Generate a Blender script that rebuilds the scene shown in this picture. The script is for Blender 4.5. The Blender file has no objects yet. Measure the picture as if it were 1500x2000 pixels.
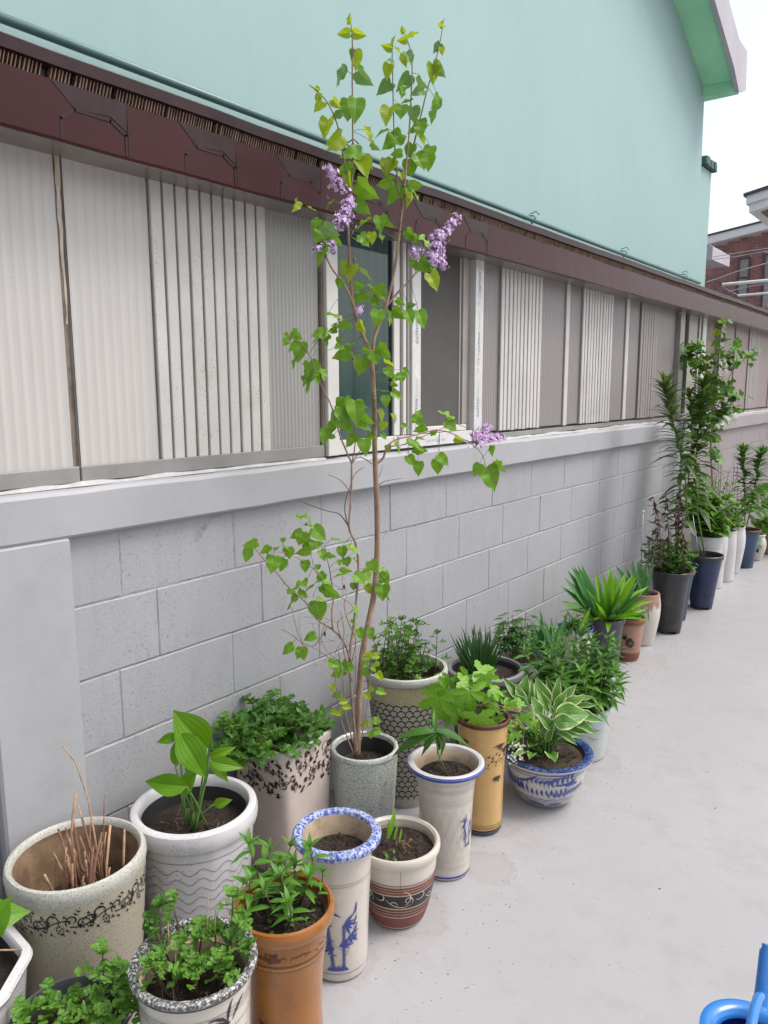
import bpy, math, random
from mathutils import Vector, Matrix, noise
rnd = random.Random(7)
S = bpy.context.scene
col = S.collection
PI = math.pi
# ------------------------------------------------------------------ camera
FPX, YAW, PIT, ROL = 1498.5, math.radians(37.566), math.radians(9.04), math.radians(-.21)
CAM = Vector((1.785, 0, 1.48))
FW = Vector((-math.sin(YAW) * math.cos(PIT), math.cos(YAW) * math.cos(PIT), -math.sin(PIT)))
RT = Vector((math.cos(YAW), math.sin(YAW), 0))
UP = RT.cross(FW)
RT, UP = RT * math.cos(ROL) + UP * math.sin(ROL), UP * math.cos(ROL) - RT * math.sin(ROL)
cd = bpy.data.cameras.new('camera')
cd.sensor_fit = 'VERTICAL'; cd.sensor_height = 36; cd.lens = FPX * 36 / 2000
cd.clip_start = .05; cd.clip_end = 500
cam = bpy.data.objects.new('camera', cd); col.objects.link(cam)
m = Matrix((RT, UP, -FW)).transposed().to_4x4(); m.translation = CAM
cam.matrix_world = m
S.camera = cam
# ------------------------------------------------------------------ light
SUN_EL, SUN_AZ = math.radians(58), math.radians(38)      # azimuth measured from +x towards +y
W = bpy.data.worlds.new('World'); S.world = W; W.use_nodes = True
wn, wl = W.node_tree.nodes, W.node_tree.links
sky = wn.new('ShaderNodeTexSky'); sky.sky_type = 'NISHITA'; sky.sun_disc = False
sky.sun_elevation = SUN_EL; sky.sun_rotation = PI / 2 - SUN_AZ
sky.air_density = 1.0; sky.dust_density = 4.0; sky.ozone_density = 1.0
hs = wn.new('ShaderNodeHueSaturation'); hs.inputs['Saturation'].default_value = .38
wl.new(sky.outputs[0], hs.inputs['Color']); wl.new(hs.outputs[0], wn['Background'].inputs[0])
wn['Background'].inputs[1].default_value = .15
ld = bpy.data.lights.new('sun', 'SUN'); ld.energy = 1.15; ld.angle = math.radians(24); ld.color = (1, .955, .9)
sun = bpy.data.objects.new('sun', ld); col.objects.link(sun)
sd = Vector((math.cos(SUN_EL) * math.cos(SUN_AZ), math.cos(SUN_EL) * math.sin(SUN_AZ), math.sin(SUN_EL)))
sun.rotation_euler = sd.to_track_quat('Z', 'Y').to_euler(); sun.location = (6, 3, 9)
vs = S.view_settings
vs.view_transform = 'Standard'; vs.look = 'None'; vs.exposure = .80; vs.gamma = 1; vs.use_curve_mapping = False

# ------------------------------------------------------------------ point helpers: photo pixel -> real point at a known place
def ray(u, v): return FW + RT * ((u - 750) / FPX) - UP * ((v - 1000) / FPX)
def on_x(u, v, x): w = ray(u, v); return CAM + w * ((x - CAM.x) / w.x)
def on_y(u, v, y): w = ray(u, v); return CAM + w * (y / w.y)
def on_z(u, v, z): w = ray(u, v); return CAM + w * ((z - CAM.z) / w.z)
def on_d(u, v, d): return CAM + ray(u, v) * d
def depth(p): return (Vector(p) - CAM).dot(FW)

# ------------------------------------------------------------------ objects
def tag(o, label=None, cat=None, group=None, kind=None):
    if label: o['label'] = label
    if cat: o['category'] = cat
    if group: o['group'] = group
    if kind: o['kind'] = kind
    return o
def empty(name, loc, label, cat, group=None):
    o = bpy.data.objects.new(name, None); o.location = loc; o.empty_display_size = .05
    col.objects.link(o); return tag(o, label, cat, group)
def link(name, me, parent=None, mat4=None):
    o = bpy.data.objects.new(name, me); col.objects.link(o)
    if parent is not None:
        o.parent = parent
    if mat4 is not None: o.matrix_basis = mat4
    return o
class MB:
    def __init__(s): s.v = []; s.f = []; s.uv = []; s.mi = []
    def add(s, vs, fs, uv=None, mi=0):
        b = len(s.v); s.v += [tuple(v) for v in vs]; s.f += [tuple(i + b for i in f) for f in fs]
        s.uv += (uv if uv else [(0, 0)] * len(vs)); s.mi += [mi] * len(fs); return s
    def box(s, x0, x1, y0, y1, z0, z1, mi=0):
        v = [(x, y, z) for x in (x0, x1) for y in (y0, y1) for z in (z0, z1)]
        return s.add(v, [(0, 1, 3, 2), (4, 6, 7, 5), (0, 4, 5, 1), (2, 3, 7, 6), (0, 2, 6, 4), (1, 5, 7, 3)], mi=mi)
    def bbox(s, x0, x1, y0, y1, z0, z1, b=.003, mi=0):
        # box with chamfered edges
        xs = (x0, x1); ys = (y0, y1); zs = (z0, z1); v = []; idx = {}
        for i in (0, 1):
            for j in (0, 1):
                for k in (0, 1):
                    sx, sy, sz = (1 - 2 * i) * b, (1 - 2 * j) * b, (1 - 2 * k) * b
                    for a, d in enumerate(((0, sy, sz), (sx, 0, sz), (sx, sy, 0))):
                        idx[i, j, k, a] = len(v); v.append((xs[i] + d[0], ys[j] + d[1], zs[k] + d[2]))
        f = []
        for a in range(3):
            for e in (0, 1):
                q = []
                for (p, r) in ((0, 0), (1, 0), (1, 1), (0, 1)):
                    c = [0, 0, 0]; c[a] = e; o = [t for t in range(3) if t != a]; c[o[0]] = p; c[o[1]] = r
                    q.append(idx[c[0], c[1], c[2], a])
                if (e == 1) == (a == 1): q.reverse()
                f.append(q)
        for a in range(3):
            o = [t for t in range(3) if t != a]
            for p in (0, 1):
                for r in (0, 1):
                    c0 = [0, 0, 0]; c1 = [0, 0, 0]; c1[a] = 1
                    for c in (c0, c1): c[o[0]] = p; c[o[1]] = r
                    q = [idx[(*c0, o[0])], idx[(*c0, o[1])], idx[(*c1, o[1])], idx[(*c1, o[0])]]
                    f.append(q)
        for i in (0, 1):
            for j in (0, 1):
                for k in (0, 1): f.append([idx[i, j, k, a] for a in range(3)])
        return s.add(v, f, mi=mi)
    def tube(s, pts, rad, n=7, mi=0, cap=True):
        pts = [Vector(p) for p in pts]
        if not hasattr(rad, '__len__'): rad = [rad] * len(pts)
        vs = []; prev = None
        for i, p in enumerate(pts):
            t = (pts[min(i + 1, len(pts) - 1)] - pts[max(i - 1, 0)])
            if t.length < 1e-9: t = Vector((0, 0, 1))
            t.normalize()
            a = (prev - t * prev.dot(t)) if prev is not None else t.cross(Vector((.3, .9, .1)))
            if a.length < 1e-6: a = t.cross(Vector((1, 0, 0)))
            a.normalize(); prev = a; b = t.cross(a)
            for k in range(n):
                th = 2 * PI * k / n; vs.append(p + (a * math.cos(th) + b * math.sin(th)) * rad[i])
        fs = [(i * n + k, i * n + (k + 1) % n, (i + 1) * n + (k + 1) % n, (i + 1) * n + k) for i in range(len(pts) - 1) for k in range(n)]
        if cap: fs += [tuple(range(n - 1, -1, -1)), tuple((len(pts) - 1) * n + k for k in range(n))]
        return s.add(vs, fs, mi=mi)
    def mesh(s, name, mats, smooth=False, sharp=None, fix=True):
        me = bpy.data.meshes.new(name); me.from_pydata(s.v, [], s.f)
        for m_ in (mats if isinstance(mats, (list, tuple)) else [mats]): me.materials.append(m_)
        if any(u != (0, 0) for u in s.uv):
            ul = me.uv_layers.new(name='UVMap')
            for l in me.loops: ul.data[l.index].uv = s.uv[l.vertex_index]
        if any(s.mi):
            for p, i in zip(me.polygons, s.mi): p.material_index = i
        if smooth:
            for p in me.polygons: p.use_smooth = True
            if sharp: me.set_sharp_from_angle(angle=math.radians(sharp))
        me.validate(); return me
    def build(s, name, mats, parent=None, smooth=False, sharp=None, local=True):
        # vertices are given in world space; a parent's location is subtracted
        if parent is not None and local:
            L = Vector(parent.location); q = parent.parent
            while q is not None: L = L + q.location; q = q.parent
            s.v = [(a - L[0], b - L[1], c - L[2]) for a, b, c in s.v]
        o = link(name, s.mesh(name, mats, smooth, sharp), parent)
        return o

# ------------------------------------------------------------------ materials
def nd(nt, t, **kw):
    n = nt.nodes.new(t)
    for k, v in kw.items(): setattr(n, k, v)
    return n
def base_mat(name):
    m_ = bpy.data.materials.new(name); m_.use_nodes = True; nt = m_.node_tree
    return m_, nt, nt.nodes['Principled BSDF']
def mixc(nt, fac, a, b, blend='MIX'):
    n = nt.nodes.new('ShaderNodeMix'); n.data_type = 'RGBA'; n.blend_type = blend
    for sock, val in ((n.inputs[0], fac), (n.inputs[6], a), (n.inputs[7], b)):
        if hasattr(val, 'links'): nt.links.new(val, sock)
        elif isinstance(val, (int, float)): sock.default_value = val
        else: sock.default_value = (*val, 1)
    return n.outputs[2]
def mth(nt, op, a, b=0, c=None, clamp=False):
    n = nt.nodes.new('ShaderNodeMath'); n.operation = op; n.use_clamp = clamp
    for i, val in enumerate((a, b) if c is None else (a, b, c)):
        if hasattr(val, 'links'): nt.links.new(val, n.inputs[i])
        else: n.inputs[i].default_value = val
    return n.outputs[0]
def ramp(nt, fac, lo, hi):
    n = nt.nodes.new('ShaderNodeMapRange'); n.inputs[1].default_value = lo; n.inputs[2].default_value = hi
    nt.links.new(fac, n.inputs[0]); return n.outputs[0]
def wpos(nt, scale=(1, 1, 1)):
    g = nt.nodes.new('ShaderNodeNewGeometry'); mp = nt.nodes.new('ShaderNodeMapping'); mp.inputs['Scale'].default_value = scale
    nt.links.new(g.outputs['Position'], mp.inputs[0]); return mp.outputs[0]
def nz(nt, vec, scale, detail=4, rough=.6):
    n = nt.nodes.new('ShaderNodeTexNoise'); n.inputs['Scale'].default_value = scale; n.inputs['Detail'].default_value = detail; n.inputs['Roughness'].default_value = rough
    nt.links.new(vec, n.inputs['Vector']); return n.outputs[0]
def vor(nt, vec, scale, feature='F1'):
    n = nt.nodes.new('ShaderNodeTexVoronoi'); n.feature = feature; n.inputs['Scale'].default_value = scale
    nt.links.new(vec, n.inputs['Vector']); return n.outputs['Distance']
def bump(nt, b, h, strength=.3, dist=.002):
    n = nt.nodes.new('ShaderNodeBump'); n.inputs['Strength'].default_value = strength; n.inputs['Distance'].default_value = dist
    nt.links.new(h, n.inputs['Height'])
    nt.links.new(n.outputs[0], b.inputs['Normal'])
def plain(name, c, rough=.5, var=.12, vs_=6, bs=0, bd=.001, bstr=.3, dirt=0, dirtc=(.12, .09, .07), coat=0, metal=0, spec=.5, vscale=(1, 1, 1), specks=0, speckc=(.03, .03, .03), speckscale=160, tint=None):
    m_, nt, b = base_mat(name); P = wpos(nt, vscale)
    n1 = nz(nt, P, vs_, 5)
    dark = tuple(x * (1 - var * 1.6) for x in c); lite = tuple(min(1, x * (1 + var)) for x in c)
    if tint: dark = tint
    cc = mixc(nt, ramp(nt, n1, .3, .7), dark, lite)
    if dirt:
        n2 = nz(nt, P, vs_ * 2.3, 8, .7); cc = mixc(nt, mth(nt, 'MULTIPLY', ramp(nt, n2, .52, .75), dirt), cc, dirtc)
    if specks:
        d = vor(nt, P, speckscale); big = nz(nt, P, 9, 3)
        cc = mixc(nt, mth(nt, 'MULTIPLY', mth(nt, 'LESS_THAN', d, .22), mth(nt, 'MULTIPLY', ramp(nt, big, .45, .62), specks)), cc, speckc)
    nt.links.new(cc, b.inputs['Base Color'])
    rr = mth(nt, 'MULTIPLY_ADD', n1, .18, rough - .09); nt.links.new(rr, b.inputs['Roughness'])
    b.inputs['Metallic'].default_value = metal; b.inputs['Coat Weight'].default_value = coat; b.inputs['Coat Roughness'].default_value = .12
    b.inputs['Specular IOR Level'].default_value = spec
    if bs: bump(nt, b, nz(nt, P, bs, 6, .7), bstr, bd)
    return m_
MT = {}
def wall_paint(name, c, c2):
    m_, nt, b = base_mat(name); P = wpos(nt)
    big = nz(nt, P, 1.7, 4); fine = nz(nt, P, 75, 6, .72); por = nz(nt, P, 105, 4, .7)
    cc = mixc(nt, ramp(nt, big, .3, .7), c, c2)
    st = nz(nt, wpos(nt, (6, 6, 1.2)), 3, 6, .7)
    cc = mixc(nt, mth(nt, 'MULTIPLY', ramp(nt, st, .5, .8), .3), cc, tuple(x * .62 for x in c))
    zone = nz(nt, P, 2.6, 3)
    g = nt.nodes.new('ShaderNodeNewGeometry'); sx = nt.nodes.new('ShaderNodeSeparateXYZ'); nt.links.new(g.outputs['Position'], sx.inputs[0])
    hi = mth(nt, 'MULTIPLY_ADD', ramp(nt, sx.outputs['Z'], .3, 1.1), .10, zone)
    pits = mth(nt, 'MULTIPLY', mth(nt, 'GREATER_THAN', por, .62), ramp(nt, hi, .46, .60))
    cc = mixc(nt, mth(nt, 'MULTIPLY', pits, .5), cc, (.10, .095, .09))
    hgt = mth(nt, 'SUBTRACT', mth(nt, 'MULTIPLY_ADD', fine, .45, mth(nt, 'MULTIPLY', por, .8)), mth(nt, 'MULTIPLY', pits, .8))
    bump(nt, b, hgt, .5, .004)
    nt.links.new(cc, b.inputs['Base Color']); b.inputs['Roughness'].default_value = .62
    return m_
MT['wall'] = wall_paint('painted_block', (.298, .300, .318), (.338, .338, .350))
MT['wallpink'] = wall_paint('painted_block_pink', (.25, .215, .225), (.28, .245, .25))
MT['mortar'] = plain('painted_mortar', (.29, .29, .305), .7, .12, 14, 60, .003, dirt=1., dirtc=(.05, .05, .05))
MT['mortarpink'] = plain('painted_mortar_pink', (.21, .18, .185), .7, .15, 9, 60, .003, dirt=.7, dirtc=(.1, .1, .1))
MT['ledge'] = plain('painted_render', (.345, .345, .36), .6, .05, 3, 120, .002, .35, dirt=.25, dirtc=(.22, .21, .21))
MT['ledgepink'] = plain('painted_render_pink', (.29, .25, .26), .6, .05, 3, 120, .002, .35, dirt=.25, dirtc=(.3, .27, .27))
def ground_mat():
    m_, nt, b = base_mat('painted_concrete_floor'); P = wpos(nt)
    a = nz(nt, P, .8, 5); bb = nz(nt, P, 5, 7, .7); c = nz(nt, wpos(nt, (1, 3.2, 1)), 14, 6, .75); d = nz(nt, P, 150, 4)
    cc = mixc(nt, ramp(nt, a, .3, .7), (.318, .310, .321), (.357, .349, .360))
    cc = mixc(nt, mth(nt, 'MULTIPLY', ramp(nt, bb, .50, .74), .45), cc, (.25, .222, .21))
    cc = mixc(nt, mth(nt, 'MULTIPLY', mth(nt, 'GREATER_THAN', c, .64), .30), cc, (.24, .225, .23))
    v = vor(nt, P, 18); cc = mixc(nt, mth(nt, 'MULTIPLY', mth(nt, 'LESS_THAN', v, .045), .7), cc, (.14, .11, .09))
    # water stains beside pots: ring shaped dirt that stays put
    g = nt.nodes.new('ShaderNodeNewGeometry')
    for (X, Y, r, w, k) in STAINS:
        s_ = nt.nodes.new('ShaderNodeVectorMath'); s_.operation = 'DISTANCE'; s_.inputs[1].default_value = (X, Y, 0)
        nt.links.new(g.outputs['Position'], s_.inputs[0])
        dd = mth(nt, 'ADD', s_.outputs['Value'], mth(nt, 'MULTIPLY', nz(nt, P, 7, 6, .7), .24))
        ring = mth(nt, 'SUBTRACT', 1, mth(nt, 'DIVIDE', mth(nt, 'ABSOLUTE', mth(nt, 'SUBTRACT', dd, r + .12)), w), clamp=True)
        fill = mth(nt, 'LESS_THAN', dd, r + .12)
        cc = mixc(nt, mth(nt, 'MULTIPLY', mth(nt, 'ADD', mth(nt, 'MULTIPLY', ring, .5), mth(nt, 'MULTIPLY', fill, .4)), k, clamp=True), cc, (.25, .232, .22))
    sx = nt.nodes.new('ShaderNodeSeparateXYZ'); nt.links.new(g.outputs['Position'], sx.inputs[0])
    near = mth(nt, 'SUBTRACT', .42, mth(nt, 'ADD', sx.outputs['X'], mth(nt, 'MULTIPLY', bb, .22)))      # dark grime-coloured band added to cut floor bounce onto the wall foot
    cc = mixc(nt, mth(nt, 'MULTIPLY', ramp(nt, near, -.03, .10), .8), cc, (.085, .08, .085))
    nt.links.new(cc, b.inputs['Base Color'])
    nt.links.new(mth(nt, 'MULTIPLY_ADD', bb, .5, .22), b.inputs['Roughness'])
    bump(nt, b, mth(nt, 'ADD', mth(nt, 'MULTIPLY', c, .9), mth(nt, 'ADD', mth(nt, 'MULTIPLY', a, 3), mth(nt, 'MULTIPLY', d, .15))), .28, .004)
    return m_
STAINS = [(.70, 1.95, .075, .012, .6), (.42, 4.12, .13, .01, .5), (.66, 2.83, .11, .02, .55), (.60, 2.15, .07, .015, .5), (.43, 4.45, .10, .02, .4), (.62, 1.62, .1, .02, .5), (.47, 4.72, .1, .012, .4), (.58, 1.37, .09, .02, .5), (.5, 5.2, .16, .02, .3)]
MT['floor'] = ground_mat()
def mint_mat():
    m_, nt, b = base_mat('mint_render'); P = wpos(nt)
    a = nz(nt, P, .7, 5); f = nz(nt, wpos(nt, (1, 1, .35)), 5, 6, .65)
    cc = mixc(nt, ramp(nt, a, .3, .7), (.258, .395, .383), (.295, .42, .412))
    cc = mixc(nt, mth(nt, 'MULTIPLY', ramp(nt, f, .5, .8), .35), cc, (.225, .355, .34))
    nt.links.new(cc, b.inputs['Base Color']); b.inputs['Roughness'].default_value = .75
    st = nz(nt, wpos(nt, (5, 5, .35)), 2.2, 7, .7); cc2 = mixc(nt, mth(nt, 'MULTIPLY', ramp(nt, st, .56, .78), .16), cc, (.19, .29, .28))
    ck = vor(nt, wpos(nt, (1, 1, .6)), .55, 'DISTANCE_TO_EDGE'); wob = nz(nt, P, 6, 6, .7)
    crack = mth(nt, 'MULTIPLY', mth(nt, 'LESS_THAN', mth(nt, 'ADD', ck, mth(nt, 'MULTIPLY', mth(nt, 'SUBTRACT', wob, .5), .05)), .0022), mth(nt, 'GREATER_THAN', nz(nt, P, 1.3, 2), .53))
    cc2 = mixc(nt, mth(nt, 'MULTIPLY', crack, .0), cc2, (.10, .17, .16)); nt.links.new(cc2, b.inputs['Base Color'])
    bump(nt, b, mth(nt, 'ADD', mth(nt, 'MULTIPLY', a, 4.), mth(nt, 'MULTIPLY', nz(nt, P, 30, 5), .5)), .16, .008); return m_
MT['mint'] = mint_mat()
MT['mintgreen'] = plain('green_soffit_paint', (.34, .72, .46), .7, .1, 2, 20, .003, dirt=.25, dirtc=(.1, .25, .15))
MT['greyfas'] = plain('grey_fascia_paint', (.40, .37, .41), .6, .08, 2, 30, .002)
MT['darkcap'] = plain('dark_green_capping', (.06, .12, .10), .6, .3, 12, 40, .004)
MT['pipe'] = plain('teal_painted_pipe', (.085, .17, .165), .4, .12, 5, 0)
def fascia_mat():
    m_, nt, b = base_mat('maroon_film'); P = wpos(nt); st = nz(nt, wpos(nt, (30, 30, 1.6)), 5, 5, .7); a = nz(nt, P, 2.5, 4)
    cc = mixc(nt, ramp(nt, a, .35, .7), (.031, .0035, .0045), (.043, .0055, .0065))
    cc = mixc(nt, mth(nt, 'MULTIPLY', ramp(nt, st, .52, .8), .55), cc, (.012, .005, .006))
    sc = nz(nt, wpos(nt, (60, 60, 4)), 3, 6, .8); zone = nz(nt, P, 3.1, 3)
    cc = mixc(nt, mth(nt, 'MULTIPLY', mth(nt, 'MULTIPLY', ramp(nt, sc, .58, .8), ramp(nt, zone, .5, .7)), .55), cc, (.16, .09, .09))
    b.inputs['Specular IOR Level'].default_value = .22; nt.links.new(cc, b.inputs['Base Color']); nt.links.new(mth(nt, 'MULTIPLY_ADD', st, .35, .14), b.inputs['Roughness'])
    b.inputs['Coat Weight'].default_value = .0; b.inputs['Coat Roughness'].default_value = .2
    bump(nt, b, nz(nt, wpos(nt, (40, 40, 6)), 4, 4), .12, .001); return m_
MT['fascia'] = fascia_mat()
MT['fasciadark'] = plain('dark_print_on_film', (.020, .005, .007), .35, .3, 20, spec=.3)
MT['fasciadark2'] = plain('dusky_print_on_film', (.024, .006, .007), .35, .3, 20, spec=.3)
MT['flute'] = plain('brittle_sheet_edge', (.17, .105, .07), .7, .4, 40)
MT['soffit'] = plain('translucent_eave_film', (.17, .14, .125), .35, .25, 5, 60, .002, dirt=.5, dirtc=(.12, .10, .09), coat=.2)
def panel_mat(name, c, pitch, amt):
    m_, nt, b = base_mat(name); g = nt.nodes.new('ShaderNodeNewGeometry'); sx = nt.nodes.new('ShaderNodeSeparateXYZ')
    nt.links.new(g.outputs['Position'], sx.inputs[0]); P = wpos(nt)
    w = mth(nt, 'SINE', mth(nt, 'MULTIPLY', sx.outputs['Y'], 2 * PI / pitch))
    n1 = nz(nt, P, 3, 5); n2 = nz(nt, wpos(nt, (20, 20, 1.3)), 3, 5, .7); n3 = nz(nt, P, 70, 3)
    f = mth(nt, 'MULTIPLY', ramp(nt, w, .2, 1), amt)
    cc = mixc(nt, f, c, tuple(x * .55 for x in c))
    cc = mixc(nt, mth(nt, 'MULTIPLY', ramp(nt, n2, .45, .8), .3), cc, tuple(x * .7 for x in c))
    cc = mixc(nt, mth(nt, 'MULTIPLY', ramp(nt, n1, .35, .7), .2), cc, tuple(min(1, x * 1.15) for x in c))
    cc = mixc(nt, mth(nt, 'MULTIPLY', mth(nt, 'GREATER_THAN', n3, .755), .5), cc, (.12, .08, .06))
    nt.links.new(cc, b.inputs['Base Color']); b.inputs['Roughness'].default_value = .38
    bump(nt, b, mth(nt, 'ADD', mth(nt, 'MULTIPLY', w, .5), n1), .15, .003); return m_
MT['panlight'] = panel_mat('pale_twinwall', (.455, .432, .41), .0275, .22)
MT['pangrey'] = panel_mat('grey_twinwall', (.235, .21, .208), .0165, .30)
MT['panmid'] = panel_mat('mid_twinwall', (.30, .295, .28), .0165, .40)
MT['panpink'] = panel_mat('mauve_twinwall', (.26, .195, .195), .0275, .2)
MT['rib'] = plain('white_rib', (.495, .475, .45), .4, .06, 4, dirt=.3, dirtc=(.35, .27, .2), specks=.5, speckc=(.2, .1, .06), speckscale=90)
MT['ribgrey'] = plain('grey_rib', (.27, .235, .23), .4, .06, 4)
MT['gap'] = plain('dark_rib_gap', (.36, .34, .325), .6, .2, 6)
MT['seam'] = plain('brown_seam', (.22, .17, .13), .6, .3, 20)
MT['torn'] = plain('torn_film', (.42, .36, .29), .4, .2, 20)
MT['flash'] = plain('grey_flashing', (.23, .225, .215), .35, .12, 5, 40, .001, coat=.2, dirt=.3)
MT['caulk'] = plain('white_sealant', (.48, .47, .47), .6, .12, 20, 90, .004)
MT['frame'] = plain('white_upvc', (.56, .545, .52), .35, .05, 6, dirt=.2, dirtc=(.5, .42, .33))
MT['film'] = plain('protective_film', (.56, .55, .54), .25, .06, 14, 25, .001, coat=.3)
MT['frameb'] = plain('beige_sash', (.32, .285, .26), .4, .08, 8)
MT['ink'] = plain('grey_ink', (.20, .20, .21), .5, .2, 20)
MT['inkl'] = plain('pale_grey_ink', (.38, .38, .38), .5, .2, 20)
MT['screen'] = plain('insect_screen', (.075, .07, .064), .8, .12, 4, 300, .001, .5)
def glass_mat():
    m_, nt, b = base_mat('green_tinted_glass'); g = nt.nodes.new('ShaderNodeNewGeometry'); sx = nt.nodes.new('ShaderNodeSeparateXYZ')
    nt.links.new(g.outputs['Position'], sx.inputs[0]); w = nz(nt, wpos(nt, (1, 14, .2)), 2, 3)
    cc = mixc(nt, ramp(nt, w, .4, .65), (.022, .045, .042), (.04, .078, .07))  # lighter upright stripes: curtain reflection painted into the pane colour
    nt.links.new(cc, b.inputs['Base Color']); b.inputs['Roughness'].default_value = .06; b.inputs['Specular IOR Level'].default_value = .5
    return m_
MT['glass'] = glass_mat()
MT['rubber'] = plain('black_gasket', (.015, .015, .016), .6, .1)
MT['steel'] = plain('galvanised_conduit', (.45, .46, .48), .35, .12, 20, metal=.7)
def glaze(name, c, rough=.22, var=.06, dirt=.25, dirtc=(.3, .24, .18), **k): return plain(name, c, rough, var, 7, dirt=dirt, dirtc=dirtc, coat=k.pop('coat', .45), **k)
MT['white'] = glaze('white_glaze', (.56, .55, .56), specks=.5, speckc=(.12, .1, .08), speckscale=120)
MT['whiteplain'] = glaze('plain_white_glaze', (.50, .48, .475))
MT['cream'] = glaze('cream_glaze', (.52, .475, .415), .3)
MT['creambeige'] = glaze('beige_glaze', (.57, .485, .43), .5, .08, coat=.1)
MT['orange'] = glaze('orange_brown_glaze', (.275, .098, .010), .22, .12, .5, (.10, .03, .012))
MT['ochre'] = glaze('ochre_glaze', (.52, .315, .105), .25, .06)
MT['palegreen'] = glaze('pale_green_glaze', (.40, .45, .43), .18, .05)
MT['salmon'] = plain('salmon_terracotta', (.34, .19, .14), .75, .08, 6)
MT['terra'] = plain('red_terracotta', (.20, .07, .05), .75, .12, 6)
MT['blackplastic'] = plain('black_plastic', (.028, .029, .032), .42, .2, 8, 0, dirt=.35, dirtc=(.12, .11, .10))
MT['greyplastic'] = plain('dark_grey_plastic', (.055, .056, .066), .42, .2, 8, dirt=.25, dirtc=(.15, .14, .13))
MT['navyplastic'] = plain('navy_plastic', (.014, .026, .075), .38, .2, 8, dirt=.35, dirtc=(.10, .11, .13))
MT['brownplastic'] = plain('brown_plastic_rim', (.09, .045, .04), .5, .2, 8)
MT['bluegrey'] = plain('blue_grey_plastic', (.035, .075, .14), .45, .2, 8, dirt=.3, dirtc=(.15, .14, .14))
MT['canblue'] = plain('bright_blue_plastic', (.02, .17, .52), .25, .05, 5, coat=.3)
MT['candark'] = plain('deep_blue_water', (.004, .008, .10), .15, .05, 5)
MT['brownstain'] = plain('stained_inner_glaze', (.25, .165, .105), .5, .35, 14, dirt=.9, dirtc=(.07, .045, .03))
MT['creamstain'] = plain('stained_cream_inner', (.42, .32, .23), .5, .25, 10, dirt=.8, dirtc=(.14, .09, .06))
MT['redbrowninner'] = plain('red_brown_inner', (.14, .06, .045), .6, .3, 10, dirt=.4, dirtc=(.05, .03, .02))
MT['darkinner'] = plain('dark_inner', (.035, .033, .032), .6, .3, 10)
MT['rimgrey'] = plain('grey_plastic_rim', (.16, .16, .165), .45, .15, 8)
MT['blue'] = plain('cobalt_paint', (.012, .024, .17), .3, .3, 60, coat=.3, tint=(.03, .055, .27))
MT['bluel'] = plain('washed_cobalt', (.075, .11, .28), .3, .3, 60, coat=.3)
MT['brownink'] = plain('dark_brown_paint', (.05, .025, .018), .4, .3, 60)
MT['blackink'] = plain('black_paint', (.014, .012, .012), .35, .3, 60)
MT['orangedark'] = plain('dark_orange_incision', (.09, .028, .01), .4, .3, 60)
MT['creamink'] = plain('cream_slip', (.62, .55, .48), .4, .1, 60)
MT['groove'] = plain('grey_groove', (.20, .20, .22), .4, .1, 30)
MT['emboss'] = glaze('raised_white', (.50, .475, .44))
def speckle_mat(name, c, c2, sc, th, rough=.45, b2=0, z=None):
    m_, nt, b = base_mat(name); P = wpos(nt)
    n = nz(nt, P, sc, 6, .75); big = nz(nt, P, 8, 4)
    f = ramp(nt, n, th - .06, th + .06)
    cc = mixc(nt, f, c2, c); cc = mixc(nt, mth(nt, 'MULTIPLY', ramp(nt, big, .4, .75), .3), cc, tuple(x * .72 for x in c))
    nt.links.new(cc, b.inputs['Base Color']); b.inputs['Roughness'].default_value = rough
    bump(nt, b, n, .4, .002); b.inputs['Coat Weight'].default_value = .15
    return m_
MT['sandcrackle'] = speckle_mat('speckled_sand_glaze', (.40, .365, .28), (.17, .155, .11), 260, .43)
MT['sandrim'] = speckle_mat('pale_speckled_rim', (.47, .465, .42), (.24, .24, .21), 230, .45)
MT['yellowcrackle'] = speckle_mat('yellow_speckled_glaze', (.43, .38, .23), (.20, .175, .10), 240, .44)
MT['bluerim'] = speckle_mat('sponged_blue_rim', (.42, .47, .62), (.018, .045, .30), 110, .50, .2)
MT['blackrim'] = speckle_mat('sponged_black_rim', (.52, .51, .50), (.02, .02, .022), 170, .54, .25)
MT['bluerim2'] = speckle_mat('blue_patterned_rim', (.14, .20, .36), (.010, .02, .13), 90, .55, .2)
def crackle():
    m_, nt, b = base_mat('grey_green_crackle_glaze'); P = wpos(nt)
    d = vor(nt, P, 95, 'DISTANCE_TO_EDGE'); d2 = vor(nt, P, 210, 'DISTANCE_TO_EDGE')
    l = mth(nt, 'MAXIMUM', mth(nt, 'LESS_THAN', d, .07), mth(nt, 'MULTIPLY', mth(nt, 'LESS_THAN', d2, .06), .5))
    cc = mixc(nt, mth(nt, 'MULTIPLY', l, .62), mixc(nt, nz(nt, P, 30, 4), (.46, .49, .45), (.56, .585, .54)), (.16, .165, .145))
    nt.links.new(cc, b.inputs['Base Color']); b.inputs['Roughness'].default_value = .3; b.inputs['Coat Weight'].default_value = .4
    bump(nt, b, d, .5, .003); return m_
MT['crackle'] = crackle()
MT['scalebody'] = speckle_mat('off_white_speckled_glaze', (.44, .42, .35), (.19, .18, .15), 240, .43)
MT['whitewood'] = plain('white_painted_board', (.80, .79, .79), .6, .05, 3)
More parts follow.
